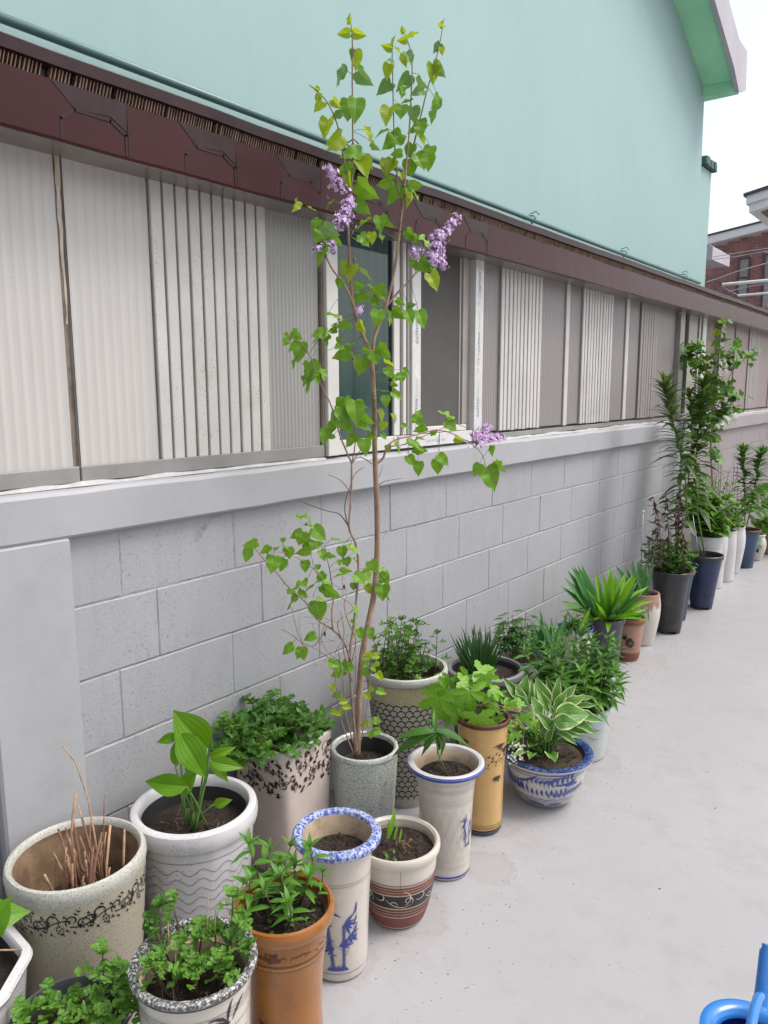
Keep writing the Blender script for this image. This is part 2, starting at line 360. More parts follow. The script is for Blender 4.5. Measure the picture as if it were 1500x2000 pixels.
def soil_mat(name='soil', c=(.016, .009, .006), c2=(.05, .031, .021)):
    m_, nt, b = base_mat(name); P = wpos(nt); n = nz(nt, P, 160, 8, .8); k = nz(nt, P, 60, 6, .8)
    cc = mixc(nt, ramp(nt, n, .4, .68), c, c2); cc = mixc(nt, mth(nt, 'GREATER_THAN', k, .68), cc, (.13, .10, .075))
    nt.links.new(cc, b.inputs['Base Color']); b.inputs['Roughness'].default_value = .9; bump(nt, b, n, .9, .008); return m_
MT['soil'] = soil_mat()
MT['soillight'] = soil_mat('sandy_soil', (.05, .033, .021), (.11, .077, .05))
MT['crumb'] = plain('soil_crumb', (.09, .062, .045), .9, .5, 90)
MT['crumbdark'] = plain('dark_soil_crumb', (.022, .013, .010), .9, .5, 90)
def leaf_mat(name, c1, c2, vein=(.2, .3, .1), kind='side', rough=.42, trans=.3, edge=None, veinamt=.35, nv=8):
    m_, nt, b = base_mat(name); uv = nt.nodes.new('ShaderNodeUVMap'); sx = nt.nodes.new('ShaderNodeSeparateXYZ'); nt.links.new(uv.outputs[0], sx.inputs[0])
    U, V = sx.outputs[0], sx.outputs[1]
    oi = nt.nodes.new('ShaderNodeObjectInfo'); g = nt.nodes.new('ShaderNodeNewGeometry')
    r = mth(nt, 'FRACT', mth(nt, 'ADD', oi.outputs['Random'], g.outputs['Random Per Island']))
    cc = mixc(nt, r, c1, c2)
    n = nz(nt, wpos(nt), 60, 4); cc = mixc(nt, mth(nt, 'MULTIPLY', n, .3), cc, tuple(x * .6 for x in c1))
    s = mth(nt, 'ABSOLUTE', mth(nt, 'SUBTRACT', V, .5))          # 0 midrib .. .5 edge
    mid = mth(nt, 'LESS_THAN', s, .022)
    if kind == 'side':
        w = mth(nt, 'SINE', mth(nt, 'MULTIPLY', mth(nt, 'SUBTRACT', U, mth(nt, 'MULTIPLY', s, .55)), 2 * PI * nv))
        v2 = mth(nt, 'GREATER_THAN', w, .90)
    elif kind == 'par':
        w = mth(nt, 'SINE', mth(nt, 'MULTIPLY', s, 2 * PI * nv)); v2 = mth(nt, 'GREATER_THAN', w, .72)
    else: v2 = mth(nt, 'MULTIPLY', mid, 0); w = v2
    vv = mth(nt, 'MAXIMUM', mid, mth(nt, 'MULTIPLY', v2, .55))
    cc = mixc(nt, mth(nt, 'MULTIPLY', vv, veinamt), cc, vein)
    if edge:
        en = nt.nodes.new('ShaderNodeTexNoise'); en.inputs['Scale'].default_value = 9; nt.links.new(uv.outputs[0], en.inputs['Vector'])
        f = mth(nt, 'GREATER_THAN', mth(nt, 'MULTIPLY_ADD', en.outputs[0], .14, s), .478)
        cc = mixc(nt, f, cc, edge)
    nt.links.new(cc, b.inputs['Base Color']); b.inputs['Roughness'].default_value = rough; b.inputs['Specular IOR Level'].default_value = .35
    if kind != 'none': bump(nt, b, w, .18, .0015)
    tr = nt.nodes.new('ShaderNodeBsdfTranslucent'); nt.links.new(mixc(nt, .5, cc, (c2[0] * 1.7, c2[1] * 1.6, c2[2] * .6)), tr.inputs[0])
    mx = nt.nodes.new('ShaderNodeMixShader'); mx.inputs[0].default_value = trans
    nt.links.new(b.outputs[0], mx.inputs[1]); nt.links.new(tr.outputs[0], mx.inputs[2]); nt.links.new(mx.outputs[0], nt.nodes['Material Output'].inputs[0])
    return m_
LM = {
 'lilac': leaf_mat('lilac_leaf', (.13, .29, .016), (.185, .37, .022), (.30, .42, .12)),
 'lilacy': leaf_mat('backlit_lilac_leaf', (.25, .38, .018), (.34, .44, .022), (.42, .45, .12), trans=.45),  # yellower copy of the lilac leaf, light from behind put into its colour
 'lilacg': leaf_mat('grey_green_lilac_leaf', (.12, .235, .065), (.17, .31, .10), (.26, .36, .2), rough=.3),
 'mum': leaf_mat('chrysanthemum_leaf', (.085, .215, .022), (.14, .30, .035), (.2, .34, .12), nv=4),
 'mumdark': leaf_mat('dark_chrysanthemum_leaf', (.045, .135, .016), (.085, .205, .024), (.12, .24, .1), nv=4),
 'hosta': leaf_mat('hosta_leaf', (.11, .27, .008), (.16, .34, .012), (.08, .2, .01), 'par', .35, .35, nv=7, veinamt=.5),
 'hostav': leaf_mat('variegated_hosta_leaf', (.075, .20, .03), (.12, .27, .04), (.06, .15, .03), 'par', .4, .25, (.52, .58, .28), nv=7, veinamt=.5),
 'lance': leaf_mat('narrow_leaf', (.07, .20, .022), (.12, .28, .035), (.22, .36, .12), 'mid'),
 'lancedark': leaf_mat('dark_narrow_leaf', (.04, .125, .018), (.08, .20, .03), (.16, .27, .1), 'mid'),
 'lily': leaf_mat('olive_lily_leaf', (.055, .11, .03), (.10, .17, .04), (.24, .3, .14), 'mid'),
 'sword': leaf_mat('sword_leaf', (.13, .33, .018), (.20, .42, .03), (.28, .46, .08), 'mid', .4, .35),
 'iris': leaf_mat('iris_leaf', (.045, .16, .04), (.075, .22, .05), (.12, .27, .08), 'par', .4, .2, nv=4),
 'grass': leaf_mat('grass_blade', (.02, .075, .02), (.045, .12, .03), (.05, .12, .03), 'none'),
 'palm': leaf_mat('lobed_leaf', (.15, .35, .022), (.20, .42, .035), (.28, .46, .12), 'side', nv=4),
 'dead': leaf_mat('withered_leaf', (.06, .03, .022), (.13, .08, .055), (.1, .06, .04), 'none', .8, .1),
 'fern': leaf_mat('fine_dark_leaf', (.035, .11, .02), (.06, .16, .03), (.1, .2, .08), 'mid'),
}
MT['bark'] = plain('lilac_bark', (.30, .195, .135), .8, .3, 30, 70, .003, .6, dirt=.4, dirtc=(.14, .10, .08), vscale=(2, 2, .6))
MT['twig'] = plain('brown_twig', (.29, .19, .145), .8, .25, 40)
MT['twigdark'] = plain('dark_twig', (.09, .055, .045), .7, .25, 40)
MT['shoot'] = plain('green_brown_shoot', (.17, .15, .06), .7, .25, 40)
MT['stemg'] = plain('green_stem', (.10, .22, .04), .5, .2, 30)
MT['stemred'] = plain('purple_brown_stem', (.09, .05, .035), .6, .3, 30)
MT['straw'] = plain('dry_stalk', (.40, .25, .15), .8, .3, 40, dirt=.4, dirtc=(.2, .11, .07))
MT['strawd'] = plain('old_dry_stalk', (.20, .10, .065), .8, .25, 40)
MT['petal'] = plain('lilac_petal', (.64, .47, .69), .6, .2, 60, tint=(.50, .33, .58))
MT['petalp'] = plain('pink_lilac_petal', (.66, .42, .68), .6, .2, 60, tint=(.52, .29, .58))
MT['petalw'] = plain('white_petal', (.75, .76, .66), .6, .1, 60)
MT['bud'] = plain('purple_bud', (.25, .10, .32), .6, .2, 60)
MT['redfruit'] = plain('dark_red_dried_bud', (.08, .012, .012), .7, .3, 40)
# ================================================================== setting: ground
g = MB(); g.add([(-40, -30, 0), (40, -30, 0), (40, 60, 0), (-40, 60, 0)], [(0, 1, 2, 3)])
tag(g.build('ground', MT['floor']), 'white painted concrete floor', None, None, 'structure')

# ================================================================== low annex with block wall
ann = empty('annex_building', (0, 4, 0), 'long low annex with painted block wall, ribbed plastic panels and maroon eave', 'building')
Y0, Y1 = .2, 13.5; PINK = 6.22
for (a, b_, mm) in ((Y0, PINK, 'mortar'), (PINK, Y1, 'mortarpink')):
    MB().box(-.19, -.0024, a, b_, 0, 1.14).build('wall_core', MT[mm], ann)
def block_mesh(w, h, mat, seed):
    r = random.Random(seed); mb = MB(); ny, nz_ = 6, 3; c = .0035
    ys = [-w / 2, -w / 2 + c] + [-w / 2 + c + (w - 2 * c) * i / ny for i in range(1, ny)] + [w / 2 - c, w / 2]
    zs = [-h / 2, -h / 2 + c] + [-h / 2 + c + (h - 2 * c) * i / nz_ for i in range(1, nz_)] + [h / 2 - c, h / 2]
    vs_ = []
    for j, z in enumerate(zs):
        for i, y in enumerate(ys):
            e = i in (0, len(ys) - 1) or j in (0, len(zs) - 1)
            x = -.0026 if e else (.0006 * r.uniform(-1, 1)) - (.0015 if r.random() < .08 else 0)
            yy = y + (r.uniform(-.0015, .0015) if e else 0); zz = z + (r.uniform(-.0015, .0015) if e else 0)
            vs_.append((x, yy, zz))
    n = len(ys)
    mb.add(vs_, [(j * n + i, j * n + i + 1, (j + 1) * n + i + 1, (j + 1) * n + i) for j in range(len(zs) - 1) for i in range(n - 1)])
    return mb.mesh('block', mat, True, 18)
rows = [(1.026, .1855, .36), (.832, .1965, .07), (.632, .1965, .34), (.432, .1965, .14), (.232, .1965, .34), (.066, .128, .10)]
cache = {}
for zc, h, ph in rows:
    y = ph - .4
    while y < Y1:
        a, b_ = max(y, Y0), min(y + .4, Y1)
        cuts = [(a, b_)]
        if b_ > .785 and a < 1.012: cuts = [c_ for c_ in ((a, min(b_, .787)), (max(a, 1.011), b_)) if c_[1] - c_[0] > .03]
        if a < PINK < b_: cuts = [(a, PINK), (PINK, b_)]
        for a, b2 in cuts:
            w = b2 - a - rnd.choice((.0008, .002, .0036))
            if w > .02:
                pk = a >= PINK - .001; key = (round(w, 2), h, pk, rnd.randrange(4))
                if key not in cache: cache[key] = block_mesh(w, h, MT['wallpink' if pk else 'wall'], len(cache))
                link('block', cache[key], ann, Matrix.Translation((rnd.uniform(-.0012, .0012), (a + b2) / 2 - 4, zc)))
        y += .4
p = MB(); p.bbox(-.02, .03, .79, 1.008, 0, 1.121, .006); p.build('pilaster', MT['ledge'], ann, True, 30)
def ledge(a, b_, mt):
    mb = MB(); n = max(2, int((b_ - a) / .12)); r = random.Random(3); vs_ = []
    for i in range(n + 1):
        y = a + (b_ - a) * i / n; e = r.uniform(-.0022, .0022); e2 = r.uniform(-.002, .002)
        vs_ += [(-.03, y, 1.121), (.024, y, 1.119 + e), (.030, y, 1.126 + e), (.0305 + e2, y, 1.228 + e2), (.022, y, 1.237 + e2), (-.035, y, 1.247)]
    mb.add(vs_, [(i * 6 + k, i * 6 + (k + 1) % 6, (i + 1) * 6 + (k + 1) % 6, (i + 1) * 6 + k) for i in range(n) for k in range(6)] + [tuple(range(5, -1, -1)), tuple(n * 6 + k for k in range(6))])
    mb.build('ledge', MT[mt], ann, True, 30)
ledge(Y0, PINK, 'ledge'); ledge(PINK + .002, Y1, 'ledgepink')
def wavy_strip(name, a, b_, x0, x1, z0, z1, mt, amp, step=.05, seed=1):
    mb = MB(); n = int((b_ - a) / step); r = random.Random(seed); vs_ = []
    for i in range(n + 1):
        y = a + (b_ - a) * i / n; e = r.uniform(-amp, amp)
        vs_ += [(x0, y, z0), (x1 + e * .5, y, z0), (x1 + e * .3 - .003, y, z1 + e), (x0, y, z1 + e)]
    mb.add(vs_, [(i * 4 + k, i * 4 + (k + 1) % 4, (i + 1) * 4 + (k + 1) % 4, (i + 1) * 4 + k) for i in range(n) for k in range(4)] + [(3, 2, 1, 0), tuple(n * 4 + k for k in range(4))])
    return mb.build(name, MT[mt], ann, True, 40)
wavy_strip('sealant_line', Y0, 1.99, -.03, .004, 1.242, 1.251, 'caulk', .003)
wavy_strip('sealant_line', 3.04, 5.88, -.03, .0, 1.242, 1.252, 'caulk', .004, seed=2)
wavy_strip('sealant_line', 7.2, Y1, -.03, .0, 1.242, 1.255, 'caulk', .004, seed=4)
for a, b_ in ((Y0, 1.066), (1.07, 1.992)): MB().bbox(-.04, -.006, a, b_, 1.2505, 1.291, .002).build('flashing', MT['flash'], ann)
MB().bbox(-.04, -.008, 3.037, 5.88, 1.253, 1.276, .002).build('flashing', MT['flash'], ann)
MB().bbox(-.04, -.008, 7.13, Y1, 1.254, 1.274, .002).build('flashing', MT['flash'], ann)
MB().box(-.19, -.06, Y0, Y1, 1.14, 2.17).build('inner_wall', MT['gap'], ann)
TOP = 2.035
def flat_panel(a, b_, mt, x=-.022, pitch=.0275, dep=.002, z0=1.289):
    mb = MB(); n = max(2, int((b_ - a) / pitch * 4)); vs_ = []
    for i in range(n + 1):
        y = a + (b_ - a) * i / n
        xx = x + dep * .5 * math.sin(2 * PI * y / pitch) + .002 * math.sin(y * 7)
        vs_ += [(xx, y, z0), (xx, y, TOP)]
    mb.add(vs_, [(2 * i, 2 * i + 2, 2 * i + 3, 2 * i + 1) for i in range(n)])
    # edges close to give the sheet its thickness
    mb.add([(x - .012, a, z0), (x - .012, a, TOP), (x, a, TOP), (x, a, z0), (x - .012, b_, z0), (x - .012, b_, TOP), (x, b_, TOP), (x, b_, z0)], [(0, 3, 2, 1), (4, 5, 6, 7), (0, 4, 7, 3)])
    return mb.build('panel', MT[mt], ann, True, 50)
def rib_panel(a, b_, n, mt='rib', gap=.008, proud=.009, back='gap', z0=1.285):
    bk = MB(); bk.box(-.04, -.020, a, b_, z0, TOP); bo = bk.build('panel', MT[back], ann)
    pt = (b_ - a) / n
    for i in range(n):
        mb = MB(); c = a + pt * i
        mb.bbox(-.0198, -.020 + proud + rnd.uniform(-.001, .001), c, c + pt - gap, z0 + rnd.uniform(-.003, .004), TOP, .0018)
        mb.build('rib', MT[mt], bo)
flat_panel(Y0, 1.056, 'panlight'); flat_panel(1.078, 1.318, 'panlight')
sm = MB(); sm.box(-.04, -.030, 1.05, 1.084, 1.289, TOP); sm.build('seam', MT['seam'], ann)
tf = MB(); r = random.Random(5); vs_ = []
for i in range(15):
    z = TOP - i * .028; w = .006 * (1 - i / 15) + .0015
    vs_ += [(-.018 + r.uniform(0, .004), 1.064 - w + r.uniform(-.002, .002), z), (-.016, 1.066 + w * .5 + r.uniform(-.002, .002), z)]
tf.add(vs_, [(2 * i, 2 * i + 2, 2 * i + 3, 2 * i + 1) for i in range(14)]); tf.build('torn_film', MT['torn'], ann, True)
rib_panel(1.322, 1.748, 10)
flat_panel(1.750, 1.985, 'panmid', -.024, .0165, .003)
# window one (photo centre)
def window(parts, y0, y1):
    w = link('window', MB().box(-.055, -.045, y0, y1, 1.255, 2.04).mesh('window', MT['gap']), ann, Matrix.Translation((0, -4, 0)))
    for nm, a, b_, x0, x1, z0, z1, mt in parts:
        mb = MB(); (mb.bbox(x0, x1, a, b_, z0, z1, .002) if nm != 'pane' and nm != 'insect_screen' else mb.box(x0, x1, a, b_, z0, z1))
        o = link(nm, mb.mesh(nm, MT[mt]), w)
    return w
Z1 = 2.04
w1 = window([('frame', 2.000, 2.060, -.044, .006, 1.252, Z1, 'frame'), ('frame', 2.060, 2.412, -.044, -.002, 1.252, 1.302, 'frame'),
    ('gasket', 1.990, 1.9985, -.03, -.008, 1.25, Z1, 'seam'), ('pane', 2.061, 2.404, -.040, -.034, 1.303, Z1, 'glass'), ('gasket', 2.404, 2.410, -.042, -.026, 1.303, Z1, 'rubber'),
    ('sash_stile', 2.411, 2.449, -.042, -.018, 1.303, Z1, 'frame'), ('sash_stile', 2.450, 2.462, -.042, -.026, 1.303, Z1, 'frameb'), ('sash_stile', 2.464, 2.484, -.042, -.012, 1.303, Z1, 'frame'),
    ('gasket', 2.485, 2.494, -.042, -.03, 1.303, Z1, 'rubber'), ('sash_stile', 2.495, 2.512, -.042, -.014, 1.303, Z1, 'frameb'),
    ('sash_stile', 2.513, 2.573, -.042, -.004, 1.303, Z1, 'film'), ('insect_screen', 2.573, 2.905, -.038, -.034, 1.33, Z1, 'screen'),
    ('sash_rail', 2.574, 2.94, -.04, -.012, 1.303, 1.329, 'frame'), ('frame', 2.413, 2.965, -.044, .004, 1.252, 1.3015, 'film'),
    ('sash_stile', 2.906, 2.913, -.041, -.03, 1.33, Z1, 'frame'), ('sash_stile', 2.914, 2.962, -.041, -.02, 1.33, Z1, 'frameb'),
    ('frame', 2.967, 3.036, -.044, .010, 1.252, Z1, 'film')], 2.0, 3.036)
def lettering(txt, y, z, size, x, mt, parent, bold=0):
    c = bpy.data.curves.new('lettering', 'FONT'); c.body = txt; c.size = size; c.offset = bold; c.align_x = 'LEFT'
    t = bpy.data.objects.new('lettering', c); me = bpy.data.meshes.new_from_object(t); bpy.data.objects.remove(t)
    me.materials.append(MT[mt])
    # local x runs up the frame, glyph tops point to smaller y
    M_ = Matrix(((0, 0, 1, x), (0, -1, 0, y), (1, 0, 0, z), (0, 0, 0, 1)))
    return link('lettering', me, parent, M_)
for (yb, xx, zz, mt) in ((2.550, -.0032, 1.36, 'ink'), (2.552, -.0032, 1.66, 'ink'), (2.550, -.0032, 1.93, 'ink'), (3.006, .0108, 1.36, 'ink'), (3.008, .0108, 1.645, 'ink'), (3.008, .0108, 1.90, 'ink')):
    lettering('CxTNW', yb, zz, .024, xx, mt, w1, .0006); lettering('nmoooo III', yb - .003, zz + .092, .016, xx, 'inkl', w1)
    if yb > 3: lettering('A Ce c', yb - .001, zz + .1965, .030, xx, 'inkl', w1)
lettering('| oo  nn  [|||]  oo |', 2.9, 1.27, .02, .0048, 'inkl', w1).matrix_basis = Matrix(((0, 0, 1, .0048), (1, 0, 0, 2.60), (0, 1, 0, 1.268), (0, 0, 0, 1)))
# far side of the first window
flat_panel(3.042, 3.235, 'pangrey', -.024, .0165, .002)
rib_panel(3.237, 3.665, 11, gap=.010)
flat_panel(3.668, 3.945, 'pangrey', -.024, .0165, .002)
rib_panel(3.947, 3.992, 1, gap=.002)
flat_panel(3.995, 4.165, 'pangrey', -.024, .0165, .002)
rib_panel(4.167, 4.62, 11, gap=.012)
flat_panel(4.623, 4.83, 'pangrey', -.024, .0165, .002)
rib_panel(4.833, 4.885, 1, gap=.002)
flat_panel(4.888, 5.10, 'pangrey', -.024, .0165, .002)
rib_panel(5.103, 5.44, 7, 'ribgrey', back='pangrey')
flat_panel(5.443, 5.84, 'pangrey', -.024, .0275, .002)
w2 = window([('frame', 5.87, 5.975, -.044, .008, 1.295, Z1, 'frameb'), ('frame', 5.87, 7.13, -.044, .02, 1.252, 1.294, 'frameb'), ('pane', 5.976, 6.15, -.04, -.034, 1.295, Z1, 'glass'),
    ('sash_stile', 6.151, 6.37, -.042, -.015, 1.295, Z1, 'frameb'), ('gasket', 6.371, 6.43, -.042, -.03, 1.295, Z1, 'rubber'), ('sash_stile', 6.431, 6.46, -.042, -.015, 1.295, Z1, 'frame'),
    ('gasket', 6.461, 6.5, -.042, -.03, 1.295, Z1, 'rubber'), ('sash_stile', 6.501, 6.6, -.042, -.008, 1.295, Z1, 'frame'), ('insect_screen', 6.601, 6.98, -.04, -.034, 1.295, Z1, 'seam'),
    ('frame', 6.981, 7.1, -.044, .004, 1.295, Z1, 'frameb')], 5.87, 7.13)
y = 7.13
for n, (w, kind) in enumerate([(.42, 'p'), (.03, 's'), (.5, 'p'), (.03, 's'), (.4, 'r'), (.55, 'p'), (.03, 's'), (.6, 'p'), (.45, 'r'), (.9, 'p'), (.03, 's'), (1.2, 'p'), (.5, 'r'), (.6, 'p')]):
    b_ = min(y + w, Y1)
    if b_ > y + .02:
        if kind == 'p': flat_panel(y + .002, b_ - .001, 'panpink')
        else: rib_panel(y, b_, 1 if kind == 's' else 8, 'ribgrey', .004, back='panpink')
    y = b_
# eave
def yrun(n=60): return [Y0 - .1 + (Y1 + .1 - Y0) * i / n for i in range(n + 1)]
def prism(name, prof, mt, parent=ann, ys=None, smooth=False, jit=0):
    mb = MB(); ys = ys or [Y0 - .1, Y1]; k = len(prof); r = random.Random(len(prof) + 5); vs_ = []
    for y in ys:
        j = r.uniform(-jit, jit); vs_ += [(x + j * .4, y, z + j) for x, z in prof]
    mb.add(vs_, [(i * k + a, i * k + (a + 1) % k, (i + 1) * k + (a + 1) % k, (i + 1) * k + a) for i in range(len(ys) - 1) for a in range(k)] + [tuple(range(k - 1, -1, -1)), tuple((len(ys) - 1) * k + a for a in range(k))])
    return mb.build(name, MT[mt], parent, smooth, 25)
fb = prism('fascia', [(.110, 2.030), (.118, 2.025), (.121, 2.031), (.120, 2.149), (.110, 2.149)], 'fascia', ys=yrun(90), smooth=True, jit=.0018)
prism('eave_cap', [(-.22, 2.178), (.122, 2.175), (.131, 2.178), (.132, 2.204), (.124, 2.209), (-.22, 2.215)], 'fasciadark2', ys=yrun(90), smooth=True, jit=.0018)
prism('eave_soffit', [(-.045, 2.036), (.109, 2.027), (.109, 2.031), (-.045, 2.04)], 'soffit', ys=yrun(90), smooth=True, jit=.001)
fl = MB(); r = random.Random(11); y = Y0 - .1
fl.box(.09, .106, Y0 - .1, Y1, 2.149, 2.178, 1)
while y < Y1:
    d = r.uniform(.0, .006); s_ = r.uniform(-.004, .004); w = r.uniform(.0018, .0034)
    if r.random() > .07:
        v = [(.104, y, 2.148 + s_ * .2), (.119 + d * .3, y, 2.149), (.122 + d * .2, y + .006, 2.177), (.104, y + .006, 2.178)]
        v += [(a, b_ + w, c) for a, b_, c in v]
        fl.add(v, [(0, 1, 2, 3), (7, 6, 5, 4), (0, 4, 5, 1), (1, 5, 6, 2)])
    y += .0085 + r.uniform(-.0012, .0012)
o = fl.build('torn_flute_edge', [MT['flute'], MT['fasciadark']], ann); tag(o, kind='stuff')
# hexagon shingle print on the fascia film
def hline(pts, w, mi=0):
    for (a, b_) in zip(pts[:-1], pts[1:]):
        a = Vector(a); b_ = Vector(b_); d = (b_ - a).normalized(); n = Vector((-d.y, d.x)) * w / 2; e = d * w * .3
        q = [a - n - e, b_ - n + e, b_ + n + e, a + n - e]
        hx.add([(.1219 + .0004 * mi, p_.x, p_.y) for p_ in q], [(0, 1, 2, 3)], mi=mi)
y = .66 - .34 * 2
while y < 3.0:
    if y > Y0 - .05:
        hx = MB()
        hx.add([(.1214, y - .02, 2.150), (.1214, y + .035, 2.103), (.1214, y + .125, 2.110), (.1214, y + .168, 2.085), (.1214, y + .17, 2.150)], [(0, 1, 2, 3, 4)], mi=1)
        hline([(y, 2.033), (y, 2.075), (y + .035, 2.101), (y + .125, 2.101), (y + .165, 2.078), (y + .165, 2.033)], .007)
        hline([(y + .172, 2.033), (y + .172, 2.148)], .003)
        hx.build('shingle_print', [MT['fasciadark'], MT['fasciadark2']], ann)
    y += .34
# pipe along the rear wall of the annex roof
pb = empty('wall_pipe', (-.2, 4, 2.38), 'thin teal painted pipe running along the mint wall above the annex eave', 'pipe')
MB().tube([(-.2, .0, 2.385), (-.2, 2.2, 2.38), (-.2, 4.4, 2.373), (-.2, 7.0, 2.37)], .0125, 10).build('pipe_run', MT['pipe'], pb, True)
for yy in (2.36, 3.9, 5.25, 6.6):
    MB().tube([(-.245, yy, 2.40), (-.2, yy, 2.398), (-.184, yy, 2.385), (-.2, yy, 2.368), (-.215, yy, 2.372), (-.215, yy + .02, 2.36)], .004, 5).build('pipe_clip', MT['pipe'], pb, True)
    MB().tube([(-.245, yy + .05, 2.42), (-.21, yy + .05, 2.43), (-.2, yy + .07, 2.415)], .003, 5).build('hook', MT['pipe'], pb, True)
# conduit on the block wall
cn = MB(); cn.tube([(.045, 5.95, .2), (.045, 5.95, 1.10), (.048, 5.96, 1.26)], .012, 10)
tag(cn.build('conduit', MT['steel'], None, True), 'thin galvanised conduit standing against the wall under the far window', 'conduit')

# ================================================================== mint building
mint = empty('mint_building', (-3, 3, 0), 'tall mint green rendered house with overhanging gable roof', 'building')
def yz_prism(name, poly, x0, x1, mt, parent, b=0):
    k = len(poly); mb = MB()
    mb.add([(x0, y, z) for y, z in poly] + [(x1, y, z) for y, z in poly], [tuple(range(k - 1, -1, -1)), tuple(range(k, 2 * k))] + [(i, (i + 1) % k, (i + 1) % k + k, i + k) for i in range(k)])
    return mb.build(name, MT[mt], parent)
yz_prism('gable_wall', [(-4, 0), (7.07, 0), (7.05, 3.0), (7.0, 3.915), (2.9, 5.6), (-4, 2.77)], -5, -.25, 'mint', mint)
# roof slab, its green soffit and grey verge
def slope(y, off): return 3.915 + (7.0 - y) * .412 + off
yz_prism('soffit', [(2.9, slope(2.9, -.012)), (2.9, slope(2.9, .04)), (6.95, slope(6.95, .04)), (6.95, slope(6.95, -.012))], -.249, -.012, 'mintgreen', mint)
yz_prism('eave_lip', [(6.955, 3.84), (6.955, 3.975), (7.12, 3.985), (7.12, 3.86)], -5, -.012, 'mintgreen', mint)
yz_prism('verge_board', [(2.9, slope(2.9, -.03)), (2.9, slope(2.9, .31)), (6.9, slope(6.9, .24)), (7.16, 4.19), (7.2, 3.90), (6.99, 3.835), (6.80, slope(6.8, -.035))], -.011, .022, 'greyfas', mint)
yz_prism('roof', [(2.9, slope(2.9, .05)), (2.9, slope(2.9, .30)), (6.9, slope(6.9, .23)), (7.15, 4.18), (7.15, 3.99), (6.9, slope(6.9, .05))], -5, -.0125, 'greyfas', mint)
yz_prism('roof', [(-4.4, 2.7), (2.899, 5.65), (2.899, 5.9), (-4.4, 2.95)], -5, -.0125, 'greyfas', mint)
par = empty('parapet_wall', (-.9, 7.25, 0), 'narrow mint wall end with dark green capping beside the house corner', 'wall')
MB().bbox(-1.9, -.27, 7.075, 7.42, 0, 3.36, .01).build('wall', MT['mint'], par)
cp = MB(); r = random.Random(2)
for i in range(7): cp.bbox(-.45 + r.uniform(0, .01), -.235 + r.uniform(-.006, .01), 7.10 + i * .052, 7.10 + i * .052 + .05, 3.362, 3.43 + r.uniform(-.006, .006), .004)
cp.build('capping', MT['darkcap'], par)

# ================================================================== brick house beyond
YB = 23.
bh = empty('brick_house', tuple(on_y(1440, 560, YB + 2)[:2]) + (0,), 'red brick house with white verge board and small curtained window', 'building')
def bx(u, v): p_ = on_y(u, v, YB); return p_.x, p_.z
MT['brickmortar'] = plain('pale_brick_mortar', (.52, .42, .41), .8, .1, 4)
MT['brick'] = plain('red_brick', (.30, .135, .12), .8, .25, 5, 60, .003, dirt=.3, dirtc=(.10, .045, .045))
MT['brick2'] = plain('purple_brick', (.26, .12, .12), .8, .25, 5, 60, .003)
x0, x1 = bx(1355, 560)[0], bx(1530, 560)[0]
zl = bx(1375, 482)[1]; zr_ = bx(1496, 452)[1]
sl = (zr_ - zl) / (bx(1496, 452)[0] - bx(1375, 482)[0])
def rooft(x): return zl + sl * (x - bx(1375, 482)[0])
bw = MB(); bw.add([(x0 - 1.5, YB, 0), (x1 + 3, YB, 0), (x1 + 3, YB, rooft(x1 + 3)), (x0 - 1.5, YB, rooft(x0 - 1.5)), (x0 - 1.5, YB + 6, 0), (x1 + 3, YB + 6, 0), (x1 + 3, YB + 6, rooft(x1 + 3)), (x0 - 1.5, YB + 6, rooft(x0 - 1.5))],
    [(0, 1, 2, 3), (5, 4, 7, 6), (4, 0, 3, 7), (1, 5, 6, 2), (3, 2, 6, 7)]); bw.build('wall', MT['brickmortar'], bh)
wins = []
for (ua, ub, va, vb) in ((1441, 1465, 504, 580), (1490, 1520, 496, 600)):
    a, b_ = bx(ua, 540)[0], bx(ub, 540)[0]; t, bt = bx(ua, va)[1], bx(ua, vb)[1]; wins.append((a, b_, bt, t))
    f = link('window', MB().box(a, b_, YB - .03, YB - .005, bt, t).mesh('window', MT['gap']), bh, Matrix.Translation((-bh.location.x, -bh.location.y, 0)))
    for q in ((a, a + .045, bt, t), (b_ - .045, b_, bt, t), (a + .045, b_ - .045, t - .05, t), (a + .045, b_ - .045, bt + (t - bt) * .46, bt + (t - bt) * .46 + .04)):
        link('frame', MB().box(q[0], q[1], YB - .07, YB - .031, q[2], q[3]).mesh('frame', MT['brownplastic']), f)
    link('pane', MB().box(a + .09, b_ - .045, YB - .045, YB - .035, bt + (t - bt) * .5, t - .05).mesh('pane', MT['flash']), f)
bmesh_ = {}
zrow = 2.6; k = 0; nb = 0; lo = MB()
zvis = bx(1440, 625)[1]
zrow = zvis
